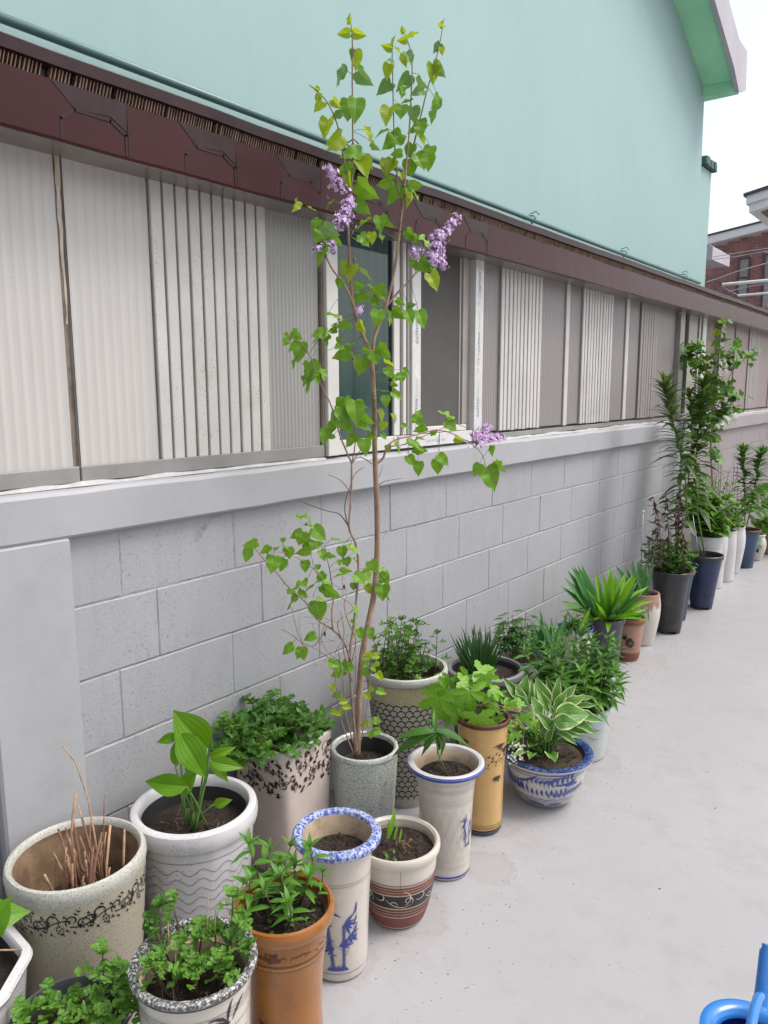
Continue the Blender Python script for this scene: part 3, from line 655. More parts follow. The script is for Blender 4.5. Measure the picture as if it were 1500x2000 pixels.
while zrow < rooft(x1) + .1:
    x = x0 + (.105 if k % 2 else 0)
    while x < x1:
        zc = zrow + .03; a, b_ = x, x + .198
        ok = zrow + .062 < rooft(x + .1) - .02
        for wa, wb, wbt, wt in wins:
            if a < wb and b_ > wa and zrow < wt + .02 and zrow + .06 > wbt:
                ok = False
                q0, q1 = (a, wa - .008) if a < wa else ((wb + .008, b_) if b_ > wb else (0, 0))
                if q1 - q0 > .03: link('brick', MB().bbox(q0, q1, YB - .018, YB + .006, zc - .0285, zc + .0285, .004).mesh('brick', MT['brick']), bh, Matrix.Translation((-bh.location.x, -bh.location.y, 0)))
        if ok:
            jj = rnd.randrange(3)
            if jj not in bmesh_: bmesh_[jj] = MB().bbox(-.098, .098, -.012, .012, -.0285, .0285, .004).mesh('brick', MT[('brick', 'brick2', 'brick')[jj]])
            if nb < 300: link('brick', bmesh_[jj], bh, Matrix.Translation((x + .099 - bh.location.x, YB - .006 + rnd.uniform(-.002, .002) - bh.location.y, zc))); nb += 1
            else: lo.bbox(x, x + .196, YB - .018, YB + .006, zc - .0285, zc + .0285, .004)
        x += .210
    zrow += .0675; k += 1
if lo.v: tag(lo.build('brick', MT['brick'], bh), kind='stuff')
rk = MB(); xa, xb = x0 - .2, x1 + 2.5
rk.add([(xa, YB - .25, rooft(xa) - .0), (xb, YB - .25, rooft(xb)), (xb, YB - .25, rooft(xb) + .20), (xa, YB - .25, rooft(xa) + .20), (xa, YB + 6, rooft(xa)), (xb, YB + 6, rooft(xb)), (xb, YB + 6, rooft(xb) + .2), (xa, YB + 6, rooft(xa) + .2)],
    [(0, 1, 2, 3), (5, 4, 7, 6), (4, 0, 3, 7), (1, 5, 6, 2), (3, 2, 6, 7), (0, 4, 5, 1)]); rk.build('verge_board', MT['whitewood'], bh)
rk2 = MB(); rk2.add([(xa, YB - .28, rooft(xa) + .201), (xb, YB - .28, rooft(xb) + .201), (xb, YB - .28, rooft(xb) + .25), (xa, YB - .28, rooft(xa) + .25), (xa, YB + 6, rooft(xa) + .201), (xb, YB + 6, rooft(xb) + .201), (xb, YB + 6, rooft(xb) + .25), (xa, YB + 6, rooft(xa) + .25)],
    [(0, 1, 2, 3), (5, 4, 7, 6), (4, 0, 3, 7), (1, 5, 6, 2), (3, 2, 6, 7), (0, 4, 5, 1)]); rk2.build('roof_edge', MT['greyplastic'], bh)
# soldier course over the window
a, b_, bt, t = wins[0]
for i in range(int((b_ - a + .1) / .07)):
    link('brick', MB().bbox(-.029, .029, -.012, .012, -.07, .07, .004).mesh('brick', MT['brick']), bh, Matrix.Translation((a - .03 + i * .07 - bh.location.x, YB - .009 - bh.location.y, t + .09)))
# grey eave end of the building behind the mint house
ge = MB(); p_ = on_y(1371, 470, 15); q = on_y(1391, 505, 15)
ge.add([(p_.x - .6, 15, q.z - .0), (q.x, 15, q.z - .02), (q.x, 15, on_y(1391, 482, 15).z), (p_.x, 15, p_.z), (p_.x - .6, 15, p_.z + .1), (p_.x - .6, 16.2, q.z), (q.x, 16.2, q.z), (q.x, 16.2, on_y(1391, 482, 15).z), (p_.x, 16.2, p_.z), (p_.x - .6, 16.2, p_.z + .1)],
    [(0, 1, 2, 3, 4), (9, 8, 7, 6, 5), (0, 5, 6, 1), (1, 6, 7, 2), (2, 7, 8, 3), (3, 8, 9, 4)])
tag(ge.build('eave_end', MT['greyfas']), 'small grey roof eave end showing between mint wall and brick house', 'roof')
# white eave at the right edge
YE = 11.
re = empty('overhanging_eave', tuple(on_y(1480, 400, YE)), 'white roof eave with brown soffit jutting in at the right edge', 'roof')
A = on_y(1457, 399, YE); sl2 = (on_y(1500, 385, YE).z - A.z) / (on_y(1500, 385, YE).x - A.x)
def slab(z0, z1, dx, y0, y1, name, mt):
    x_, X_ = A.x + dx, A.x + 5
    f = lambda x, o: A.z + (x - A.x) * sl2 + o
    mb = MB(); mb.add([(x, y, f(x, o)) for y in (y0, y1) for x, o in ((x_, z0), (X_, z0), (X_, z1), (x_, z1))], [(0, 1, 2, 3), (7, 6, 5, 4), (0, 4, 5, 1), (2, 6, 7, 3), (0, 3, 7, 4), (1, 5, 6, 2)])
    mb.build(name, MT[mt], re)
MT['brownsoffit'] = plain('brown_soffit', (.24, .12, .075), .6, .1, 3)
slab(.0, .10, 0, YE, YE + 3.2, 'verge_board', 'whitewood'); slab(.101, .135, -.03, YE - .04, YE + 3.2, 'roof_edge', 'greyplastic')
slab(-.10, -.001, .03, YE + .05, YE + .13, 'gutter_board', 'whitewood'); slab(-.10, -.001, .03, YE + .131, YE + 3.2, 'side_board', 'whitewood')
mb = MB(); f = lambda x, o: A.z + (x - A.x) * sl2 + o
mb.add([(x, y, f(x, o)) for y in (YE + .2, YE + 3.1) for x, o in ((A.x + .14, -.11), (A.x + 5, -.11), (A.x + 5, -.101), (A.x + .14, -.101))], [(0, 1, 2, 3), (7, 6, 5, 4), (0, 4, 5, 1), (2, 6, 7, 3), (0, 3, 7, 4), (1, 5, 6, 2)])
mb.build('soffit_board', MT['brownsoffit'], re)
# clothes poles and wires
for i, (ua, va, ub, vb, r_, lab) in enumerate(((1411, 556, 1520, 546, .016, 'upper of two white clothes poles above the annex roof'), (1441, 578, 1520, 571, .013, 'lower of two white clothes poles above the annex roof'))):
    a = on_y(ua, va, 8.6); b_ = on_y(ub, vb, 8.6)
    tag(MB().tube([a, b_], r_, 10).build('clothes_pole', MT['whitewood'], None, True, 60), lab, 'pole', 'clothes poles')
for i, (pts, lab) in enumerate((([(1350, 560), (1400, 545), (1440, 530), (1505, 512)], 'slack wire rising to the right in front of the brick house window'),
        ([(1392, 502), (1440, 494), (1505, 484)], 'upper thin wire crossing the brick wall above the window'), ([(1385, 508), (1440, 501), (1505, 489)], 'lower thin wire crossing the brick wall above the window'),
        ([(1411, 560), (1425, 568), (1442, 577)], 'short cord slung between the two clothes poles'), ([(1422, 570), (1460, 560), (1505, 553)], 'thin wire between the white clothes poles'))):
    tag(MB().tube([on_y(u, v, 9.5 if i in (1, 2) else 8.6) for u, v in pts], .006 if i in (0, 3, 4) else .004, 5).build('wire', MT['greyfas'], None), lab, 'wire', 'wires beyond the roof')
# ================================================================== pots
def interp(pts, z):
    if z <= pts[0][1]: return pts[0][0]
    for (r0, z0), (r1, z1) in zip(pts[:-1], pts[1:]):
        if z0 <= z <= z1 and z1 > z0: return r0 + (r1 - r0) * (z - z0) / (z1 - z0)
    return pts[-1][0]
def densify(pts, step=.012):
    # smooth Catmull-Rom through the control profile
    out = []
    P_ = [pts[0]] + list(pts) + [pts[-1]]
    for i in range(1, len(P_) - 2):
        p0, p1, p2, p3 = [Vector(q) for q in P_[i - 1:i + 3]]
        n = max(1, int((p2 - p1).length / step))
        for k in range(n):
            t = k / n
            out.append(tuple(.5 * ((2 * p1) + (p2 - p0) * t + (2 * p0 - 5 * p1 + 4 * p2 - p3) * t * t + (3 * p1 - p0 - 3 * p2 + p3) * t ** 3)))
    out.append(tuple(pts[-1])); return out
class Pot:
    def __init__(s, name, label, X, Y, body, bodymat, rim, rimmat, innermat, soil_z, wall=.011, shape=None, rot=None, soilmat='soil', group='potted plants along the wall', cat='flower pot', N=56, smooth=True, crumbs=60, rings=()):
        s.X, s.Y = X, Y; s.phi = math.atan2(-Y, 1.785 - X); s.shape = shape; s.rot = rot if rot is not None else 0
        s.root = empty(name, (X, Y, 0), label, cat, group); s.prof = densify(body) if smooth else body; s.N = N if not shape else 96
        s.top = rim[0] if rim else body[-1]; s.dec = {}; s.soil_z = soil_z; s.seed = int(X * 1000 + Y * 77)
        b0 = [(s.prof[0][0] * .9, s.prof[0][1] + .003)] + s.prof
        s.lathe([(0.0001, s.prof[0][1] + .003)] + b0, bodymat, 'body')
        ir, iz = body[-1][0] - wall, body[-1][1]
        if rim:
            s.lathe(rim, rimmat, 'rim'); ir, iz = rim[-1]
        bottom = interp(s.prof, soil_z) - wall
        s.lathe([(ir, iz + .0005), (min(ir, interp(s.prof, iz * .5 + soil_z * .5) - wall), iz * .5 + soil_z * .5), (bottom, soil_z - .01)], innermat, 'inner_wall')
        s.soil_r = bottom * .998; s.make_soil(soilmat, crumbs)
    def F(s, th): return s.shape(th - s.rot) if s.shape else 1.
    def lathe(s, prof, mat, name):
        mb = MB(); n = s.N; vs_ = []
        for r, z in prof:
            for k in range(n):
                th = 2 * PI * k / n; q = r * s.F(th); vs_.append((s.X + q * math.cos(th), s.Y + q * math.sin(th), z))
        mb.add(vs_, [(i * n + k, i * n + (k + 1) % n, (i + 1) * n + (k + 1) % n, (i + 1) * n + k) for i in range(len(prof) - 1) for k in range(n)])
        return mb.build(name, MT[mat], s.root, True, 38)
    def make_soil(s, mat, crumbs):
        r_ = random.Random(s.seed); mb = MB(); n = 30; m_ = 7; vs_ = [(s.X, s.Y, s.soil_z + .004)]
        for j in range(1, m_ + 1):
            for k in range(n):
                th = 2 * PI * k / n; q = s.soil_r * j / m_ * s.F(th); x, y = s.X + q * math.cos(th), s.Y + q * math.sin(th)
                vs_.append((x, y, s.soil_z + (.010 * noise.noise(Vector((x, y, 0)) * 45) + r_.uniform(-.0025, .0025) if j < m_ else 0)))
        fs = [(0, 1 + k, 1 + (k + 1) % n) for k in range(n)] + [(1 + (j - 1) * n + k, 1 + j * n + k, 1 + j * n + (k + 1) % n, 1 + (j - 1) * n + (k + 1) % n) for j in range(1, m_) for k in range(n)]
        mb.add(vs_, fs)
        for i in range(crumbs * 3):
            th = r_.uniform(0, 2 * PI); q = s.soil_r * .95 * math.sqrt(r_.random()) * s.F(th); x, y = s.X + q * math.cos(th), s.Y + q * math.sin(th); a = r_.uniform(.0015, .0045); z = s.soil_z + .010 * noise.noise(Vector((x, y, 0)) * 45) + a * .3
            vs2 = [(x + a * math.cos(t) * r_.uniform(.6, 1.3), y + a * math.sin(t) * r_.uniform(.6, 1.3), z) for t in (0, 1.6, 3.1, 4.7)] + [(x, y, z + a * .8), (x, y, z - a * .5)]
            mb.add(vs2, [(0, 1, 4), (1, 2, 4), (2, 3, 4), (3, 0, 4), (1, 0, 5), (2, 1, 5), (3, 2, 5), (0, 3, 5)], mi=1 if r_.random() < .45 else 2)
        o = mb.build('soil', [MT[mat], MT['crumb'], MT['crumbdark']], s.root, False)
        return o
    def at(s, a, z, eps=.0012, ref=None):
        # a = metres along the surface to the right of the side facing the camera
        r = interp(s.prof, z); R = ref or s.ref
        th = s.phi + a / R
        if s.shape: th = s.arc(a)
        q = r * s.F(th) + eps; return (s.X + q * math.cos(th), s.Y + q * math.sin(th), z)
    def arc(s, a):
        if not hasattr(s, 'tab'):
            s.tab = []; L = 0; st = .01; n = int(2 * PI / st); R = s.ref
            prev = None
            for i in range(n + 1):
                th = s.phi - PI + i * st; p_ = Vector((R * s.F(th) * math.cos(th), R * s.F(th) * math.sin(th)))
                if prev is not None: L += (p_ - prev).length
                prev = p_; s.tab.append((L, th))
            mid = [l for l, t in s.tab if t <= s.phi][-1]; s.tab = [(l - mid, t) for l, t in s.tab]
        lo, hi = 0, len(s.tab) - 1
        while hi - lo > 1:
            m_ = (lo + hi) // 2
            if s.tab[m_][0] < a: lo = m_
            else: hi = m_
        return s.tab[lo][1]
    def stroke(s, pts, w, mat, eps=.0012, step=.006):
        # ribbon of paint; w = width or (start, middle, end)
        P_ = [Vector(p_) for p_ in pts]; dense = [P_[0]]
        for a, b_ in zip(P_[:-1], P_[1:]):
            n = max(1, int((b_ - a).length / step))
            dense += [a + (b_ - a) * (k + 1) / n for k in range(n)]
        mb = s.dec.setdefault(mat, MB()); vs_ = []; n = len(dense)
        for i, p_ in enumerate(dense):
            t = dense[min(i + 1, n - 1)] - dense[max(i - 1, 0)]
            if t.length < 1e-9: t = Vector((1, 0))
            t.normalize(); nn = Vector((-t.y, t.x)); f = i / (n - 1) if n > 1 else 0
            ww = w if not isinstance(w, tuple) else (w[0] + (w[1] - w[0]) * f * 2 if f < .5 else w[1] + (w[2] - w[1]) * (f - .5) * 2)
            for sg in (-1, 1):
                q = p_ + nn * ww * .5 * sg; vs_.append(s.at(q.x, q.y, eps))
        mb.add(vs_, [(2 * i, 2 * i + 2, 2 * i + 3, 2 * i + 1) for i in range(n - 1)])
    def blob(s, x, z, a, b_, mat, ang=0, eps=.0014, n=10):
        mb = s.dec.setdefault(mat, MB()); ca, sa = math.cos(ang), math.sin(ang)
        vs_ = [s.at(x, z, eps)] + [s.at(x + a * math.cos(t) * ca - b_ * math.sin(t) * sa, z + a * math.cos(t) * sa + b_ * math.sin(t) * ca, eps) for t in [2 * PI * k / n for k in range(n)]]
        mb.add(vs_, [(0, 1 + k, 1 + (k + 1) % n) for k in range(n)])
    def curve(s, x, z, ang, L, bend, w, mat, n=8, eps=.0012, grow=0):
        # stroke of length L that turns by bend radians (curls tighter when grow > 0)
        pts = [(x, z)]; 
        for i in range(n):
            f = i / n; pts.append((pts[-1][0] + math.cos(ang) * L / n, pts[-1][1] + math.sin(ang) * L / n)); ang += bend / n * (1 + grow * (2 * f - 1)) 
        s.stroke(pts, w, mat, eps, 1); return pts[-1]
    def done(s, name='painted_pattern'):
        for mat, mb in s.dec.items(): mb.build(name if 'emboss' not in mat and 'groove' not in mat else 'relief_line', MT[mat], s.root, True)
        return s
def sq(th, n=8): return (abs(math.cos(th)) ** n + abs(math.sin(th)) ** n) ** (-1 / n)
def octa(th, k=8, e=16):
    a = (th + PI / k) % (2 * PI / k) - PI / k; v = 1 / math.cos(a); return min(v, 1 + .055)
def rollrim(R, z0, h, out, w, inner):
    # rolled rim: from body edge out, over the top, to the inner lip
    return [(R, z0), (R + out, z0 + h * .2), (R + out + .001, z0 + h * .55), (R + out - .003, z0 + h * .9), (R + out - w * .35, z0 + h), (R + out - w * .7, z0 + h * .97), (R + out - w, z0 + h * .7), (inner, z0 + h * .3)]
def band(p, z0_, z1_, mat, eps=.0009):
    mb = MB(); n = p.N; k = max(1, int((z1_ - z0_) / .01)); vs_ = []
    for i in range(k + 1):
        z = z0_ + (z1_ - z0_) * i / k; rr = interp(p.prof, z) + eps
        for q in range(n): th = 2 * PI * q / n; vs_.append((p.X + rr * p.F(th) * math.cos(th), p.Y + rr * p.F(th) * math.sin(th), z))
    mb.add(vs_, [(i * n + q, i * n + (q + 1) % n, (i + 1) * n + (q + 1) % n, (i + 1) * n + q) for i in range(k) for q in range(n)])
    mb.build('painted_band', MT[mat], p.root, True)
GP = 'glazed and plastic pots along the wall'
pots = {}
# A white octagonal
p = Pot('octagonal_pot', 'white octagonal ceramic pot cut off by the left edge of the photo', .243, .530, [(.115, 0), (.12, .02), (.148, .2), (.160, .31)], 'white', [(.160, .31), (.168, .317), (.171, .325), (.168, .332), (.152, .335), (.147, .329), (.145, .315)], 'white', 'darkinner', .285, shape=octa, rot=.695, smooth=False, group=GP)
p.ref = .16
for i in range(5):
    z = .09 + i * .045
    for k in range(8):
        a = -.45 + k * .115; p.stroke([(a, z + .012), (a + .10, z - .012)], .0022, 'groove')
p.done(); pots['A'] = p
# B sand crackle cylinder
p = Pot('cylinder_pot', 'big sand coloured speckled pot with black scroll band, holding dry stalks', .215, .862, [(.118, 0), (.122, .01), (.132, .12), (.142, .24), (.150, .34), (.153, .385)], 'sandcrackle', [(.153, .385), (.156, .400), (.155, .412), (.151, .420), (.144, .422), (.139, .417), (.137, .405)], 'sandrim', 'brownstain', .27, wall=.016, group=GP)
p.ref = .15
for k in range(-8, 9):
    x = k * .048; zb = .338; m_ = 'blackink'; sg = 1 if k % 2 else -1; w = .0028
    p.curve(x - .024, zb, .5 * sg + .2, .055, -1.0 * sg, w, m_)
    p.curve(x, zb + .004, 1.2, .058, 5.2 * sg, (.0018, .0032, .0038), m_, 12, grow=.5)
    p.curve(x + .018, zb + .002, 1.9, .05, -5.0 * sg, (.0018, .003, .0036), m_, 12, grow=.5)
    p.curve(x + .01, zb - .002, -1.2, .026, -4.2 * sg, (.0014, .0022, .0028), m_, 9, grow=.5)
    for q in range(5):
        t = q * 2 * PI / 5; p.blob(x + .002 + .0055 * math.cos(t), zb + .0055 * math.sin(t) - .002, .0028, .002, m_, t)
    for (dx, dz) in ((.014, .026), (-.012, .03), (.008, -.017), (-.016, -.015), (.022, .012), (-.006, .036), (.018, -.008)):
        p.blob(x + dx, zb + dz, .0036, .0017, m_, dx * 90)
        p.blob(x + dx + .003, zb + dz - .003, .0028, .0015, m_, dz * 90)
p.done(); pots['B'] = p
# C white with waves
p = Pot('cylinder_pot', 'white glazed pot with raised wavy lines, holding a green hosta', .236, 1.186, [(.118, 0), (.122, .01), (.137, .15), (.148, .28), (.154, .352)], 'white', [(.154, .352), (.162, .356), (.165, .366), (.166, .385), (.162, .398), (.154, .403), (.144, .402), (.138, .394), (.137, .375)], 'white', 'darkinner', .335, wall=.018, group=GP)
p.ref = .15
for i in range(9):
    z = .325 - i * .0265
    p.stroke([(-.28 + k * .006, z + (.0085 * math.sin((-.28 + k * .006) * 2 * PI / .062 + i * .25) if i else 0)) for k in range(94)], .0018, 'groove', step=1)
for i in range(34):
    r = rnd; p.blob(r.uniform(-.02, .10), r.uniform(.12, .30), .001, .0008, 'brownink')
p.done(); pots['C'] = p
# D square
p = Pot('square_pot', 'tall square beige pot with dark brown flower and vine pattern under the rim', .146, 1.605, [(.100, 0), (.102, .01), (.109, .15), (.114, .30), (.117, .400)], 'creambeige', [(.117, .400), (.118, .41), (.117, .417), (.113, .420), (.107, .419), (.104, .410), (.103, .395)], 'cream', 'darkinner', .385, wall=.013, shape=sq, rot=math.radians(3), group=GP)
p.ref = .117
def flower(p, x, z, m_, s_=1., rot=.3):
    for q in range(4):
        t = rot + q * PI / 2; pts = []
        for i in range(9):
            f = i / 8; rr = .0045 + .012 * math.sin(f * PI) * s_; aa = t + (f - .5) * 1.15
            pts.append((x + math.cos(aa) * (.003 + .0135 * s_ * math.sin(f * PI) ** .7), z + math.sin(aa) * (.003 + .0135 * s_ * math.sin(f * PI) ** .7)))
        p.stroke(pts, .0024, m_, step=1); p.stroke([(x, z), (x + math.cos(t) * .008 * s_, z + math.sin(t) * .008 * s_)], .0012, m_)
def tri(p, x, z, ang, m_, s_=1.):
    for d in (-.75, 0, .75): p.blob(x + math.cos(ang + d) * .006 * s_, z + math.sin(ang + d) * .006 * s_, .0052 * s_, .0026 * s_, m_, ang + d)
r = random.Random(4)
for k in range(-5, 6):
    x = k * .062; m_ = 'brownink'
    zc = .345 + (.014 if k % 2 else -.022)
    flower(p, x, zc, m_, 1., .3 + k); up = 1 if k % 2 else -1
    p.curve(x + .012, zc, -.6 * up, .075, 3.4 * up, .0024, m_, 14); p.curve(x - .012, zc + .01, 2.4 * up, .055, -3.8 * up, .0024, m_, 12)
    p.curve(x + .02, zc - .02 * up, 1.2 * up, .05, -3.4, .0016, m_, 10)
    for q in range(21):
        tx = x + r.uniform(-.031, .031); tz = .340 + r.uniform(-.062, .052)
        if (tx - x) ** 2 + (tz - zc) ** 2 > .00028: tri(p, tx, tz, r.uniform(0, 6.3), m_, r.uniform(.7, 1.05)); p.curve(tx, tz, r.uniform(0, 6), .014, 1.5, .0013, m_, 4)
p.done(); pots['D'] = p
# E crackle
p = Pot('tapered_pot', 'grey green crackle glazed pot holding the tall lilac', .305, 1.816, [(.082, 0), (.086, .01), (.096, .12), (.104, .24), (.108, .32)], 'crackle', [(.108, .32), (.111, .325), (.112, .333), (.109, .34), (.103, .342), (.097, .338), (.095, .325)], 'crackle', 'darkinner', .275, wall=.013, group=GP)
pots['E'] = p
# F scales
p = Pot('tall_pot', 'tall yellowish speckled pot with black fish scale pattern behind the lilac', .232, 2.142, [(.098, 0), (.100, .01), (.107, .12), (.121, .28), (.137, .42), (.141, .466)], 'scalebody', [(.141, .466), (.150, .470), (.153, .476), (.154, .488), (.151, .496), (.146, .499), (.139, .497), (.135, .490), (.133, .47)], 'sandrim', 'redbrowninner', .40, wall=.016, group=GP)
p.ref = .12; ns = 30; band_later = True
for j in range(19):
    zr = .385 - j * .0195; per = 2 * PI * .12 / ns
    for k in range(-8, 9):
        x0_ = (k + (.5 if j % 2 else 0)) * per
        p.stroke([(x0_ + per * .5 * math.cos(t), zr + .0155 * math.sin(t) ** .8) for t in [PI * i / 8 for i in range(9)]], (.002, .0048, .002), 'blackink', step=1)
p.done(); band(p, .398, .465, 'yellowcrackle', .0012); pots['F'] = p
# G bamboo
p = Pot('cylinder_pot', 'narrow cream pot with sponged blue rim and painted blue bamboo', .590, 1.352, [(.068, 0), (.074, .006), (.076, .03), (.079, .13), (.083, .22), (.089, .32), (.096, .352)], 'cream', [(.096, .352), (.110, .354), (.1135, .360), (.1135, .368), (.108, .375), (.098, .377), (.090, .374), (.087, .366)], 'bluerim', 'creamstain', .315, wall=.010, group=GP)
p.ref = .08
def bamboo(p, x0_, zb, sc, m1='blue', m2='bluel', lean=.0):
    def stalk(x, w, n, lean):
        z = zb; 
        for i in range(n):
            h = .034 * sc; p.stroke([(x, z), (x + lean * h, z + h * .94)], w, m2); p.stroke([(x - w * .45, z), (x - w * .45 + lean * h, z + h * .94)], w * .3, m1, .0016); p.stroke([(x - w * .7, z + h * .96), (x + w * .8, z + h * .98)], .0022 * sc, m1, .0018)
            z += h; x += lean * h
        return x, z
    a = stalk(x0_ - .006, .0070 * sc, 4, -.12); b_ = stalk(x0_ + .017 * sc, .0055 * sc, 3, .0)
    def spray(x, z, n, a0, a1, L):
        for i in range(n):
            t = a0 + (a1 - a0) * i / max(1, n - 1); p.curve(x, z, t, L * sc * (1 - .3 * (i % 2)), -.35 if math.cos(t) > 0 else .35, (.0012, .0062 * sc, .0005), m1, 6, .002)
    spray(a[0], a[1], 6, 2.9, -.3 - PI * .25, .036); spray(a[0] + .002, a[1] - .01, 4, 3.6, 4.6, .03)
    spray(b_[0], b_[1] + .002, 5, .9, -1.0, .032); spray(b_[0] + .01, b_[1] - .03 * sc, 4, .6, -.9, .028)
    spray(x0_ - .004, zb + .05 * sc, 4, 2.6, 3.9, .034); spray(x0_ + .008, zb + .055 * sc, 4, .7, -.2, .032)
    for (dx, dz, an) in ((-.03, .10, -1.1), (-.034, .085, -1.4), (-.028, .07, -.7), (-.036, .055, 3.3), (-.024, .045, -1.9), (-.018, .085, -1.6), (.038, .08, 1.1), (.04, .06, 1.2), (.036, .1, 1.0), (.04, .13, 1.3), (.034, .12, .9)):
        p.curve(x0_ + dx * sc, zb + dz * sc, an, .02 * sc, .3, (.0008, .0042 * sc, .0004), m1, 5, .002)
    p.curve(x0_ - .034 * sc, zb + .105 * sc, -1.2, .09 * sc, .8, .0008, m1); p.curve(x0_ + .044 * sc, zb + .13 * sc, -1.7, .10 * sc, -.2, .0008, m1)
    for i in range(22):
        xx = x0_ - .02 * sc + i * .0022 * sc; p.curve(xx, zb - .005, 1.57 + (i - 10) * .05, r.uniform(.006, .017) * sc, 0, (.003, .002, .0005), m1, 3)
bamboo(p, -.006, .042, 1.22)
p.stroke([(-.14 + k * .01, .028) for k in range(29)], .0014, 'bluel', step=1)
for z in (.272, .279, .345): p.stroke([(-.16 + k * .01, z) for k in range(33)], .0012, 'groove', step=1)
p.done(); pots['G'] = p
# H striped
p = Pot('round_pot', 'rounded cream and brown striped pot with black band and white scrollwork', .598, 1.600, [(.068, 0), (.076, .006), (.090, .05), (.103, .11), (.109, .16), (.112, .205)], 'cream', [(.112, .205), (.119, .209), (.1215, .218), (.121, .229), (.117, .234), (.111, .234), (.105, .228), (.104, .215)], 'cream', 'creamstain', .205, wall=.010, group=GP, crumbs=90)
p.ref = .1
band(p, .001, .048, 'terra')
for z in (.052, .062, .072): band(p, z, z + .0075, 'terra')
band(p, .084, .124, 'blackink')
for z in (.128, .1365, .145): band(p, z, z + .0065, 'terra')
band(p, .156, .1585, 'terra')
for k in range(-2, 3):
    x = k * .11 + .02
    p.curve(x - .05, .112, -.9, .075, 1.5, (.001, .003, .001), 'creamink', 10, .0022); p.curve(x, .097, .5, .06, 2.6, (.001, .0035, .0015), 'creamink', 10, .0022)
    p.curve(x + .018, .098, 1.0, .055, 5.6, (.001, .003, .001), 'creamink', 14, .0022, .4); p.curve(x + .03, .11, -.6, .05, 4.5, (.001, .0032, .001), 'creamink', 12, .0022, .4); p.curve(x - .04, .1, 1.1, .03, -3, (.001, .0028, .001), 'creamink', 8, .0022)
p.stroke([(.008, .204), (.007, .17), (.0085, .13), (.006, .09), (.0075, .05)], .0007, 'blackink', .0026)
p.done(); pots['H'] = p
# I embossed white
p = Pot('cylinder_pot', 'tall white embossed pot with thin blue rim line and small blue bamboo', .590, 1.862, [(.070, 0), (.076, .006), (.077, .03), (.080, .15), (.085, .25), (.094, .33), (.103, .343)], 'cream', [(.103, .343), (.117, .345), (.1205, .349), (.1205, .354), (.114, .359), (.106, .360), (.100, .357), (.096, .348)], 'whiteplain', 'creamstain', .315, wall=.010, group=GP)
p.ref = .085
band(p, .010, .016, 'blue')
mb = MB(); n = p.N
mb.add([(p.X + rr * math.cos(2 * PI * k / n), p.Y + rr * math.sin(2 * PI * k / n), z) for rr, z in ((.1185, .3446), (.1216, .348), (.1218, .352), (.118, .3575)) for k in range(n)], [(i * n + k, i * n + (k + 1) % n, (i + 1) * n + (k + 1) % n, (i + 1) * n + k) for i in range(3) for k in range(n)])
mb.build('rim_line', MT['blue'], p.root, True)
for z in (.318, .30, .293, .255, .248, .075, .066, .05, .042): p.stroke([(-.15 + k * .01, z) for k in range(31)], .0018, 'emboss', .002, 1)
for k in range(-9, 10): p.curve(k * .017, .262, .9, .022, -1.8, .0016, 'emboss', 6, .002)
for k in range(-6, 7):
    for sg in (-1, 1):
        p.stroke([(k * .03, .085), (k * .03 + sg * .03, .16), (k * .03, .235)], .0014, 'emboss', .002)
bamboo(p, .082, .11, .62)
p.done(); pots['I'] = p
# J ochre
p = Pot('cylinder_pot', 'narrow ochre pot with brown bamboo leaf print standing on a small caster base', .562, 2.131, [(.066, .018), (.070, .022), (.071, .06), (.073, .18), (.078, .28), (.084, .36), (.086, .385)], 'ochre', [(.086, .385), (.091, .388), (.0935, .394), (.092, .400), (.087, .402), (.081, .399), (.079, .39)], 'orangedark', 'redbrowninner', .375, wall=.009, group=GP)
p.ref = .075
bmb = MB(); n = 40
for (r0, r1, z0_, z1_) in ((.060, .069, .006, .0165),):
    bmb.add([(p.X + rr * math.cos(2 * PI * k / n), p.Y + rr * math.sin(2 * PI * k / n), z) for rr, z in ((.03, z0_), (r0, z0_), (r1, z0_ + .003), (r1, z1_), (.03, z1_)) for k in range(n)], [(i * n + k, i * n + (k + 1) % n, (i + 1) * n + (k + 1) % n, (i + 1) * n + k) for i in range(4) for k in range(n)])
bmb.build('caster_base', MT['greyplastic'], p.root, True, 30)
for k in range(4):
    t = -.6 + k * PI / 2; cx, cy = p.X + .05 * math.cos(t), p.Y + .05 * math.sin(t)
    MB().tube([(cx - .006, cy, .008), (cx + .006, cy, .008)], .008, 10).build('wheel', MT['brownplastic'], p.root, True, 40)
for z in (.028, .033, .040): p.stroke([(-.15 + k * .01, z) for k in range(31)], .0013, 'brownink', step=1)
for k in range(26):
    x = -.075 + (k % 13) * .0135; z = .262 + (.022 if k > 12 else 0) + r.uniform(-.006, .006) + x * .18
    p.blob(x, z, r.uniform(.003, .0055), r.uniform(.002, .0035), 'brownink', r.uniform(0, 3)); p.blob(x + .005, z + .005, .002, .0014, 'brownink')
    if k % 2: p.stroke([(x - .008, z - .012), (x + .006, z - .011)], (.001, .002, .001), 'brownink')
for (x, z) in ((.055, .215), (.06, .33), (-.06, .34), (.085, .31), (-.09, .2)):
    for i in range(9): p.curve(x, z, -2.9 + i * .33, r.uniform(.016, .03), .2, (.001, .0045, .0005), 'brownink', 4)
p.done(); pots['J'] = p
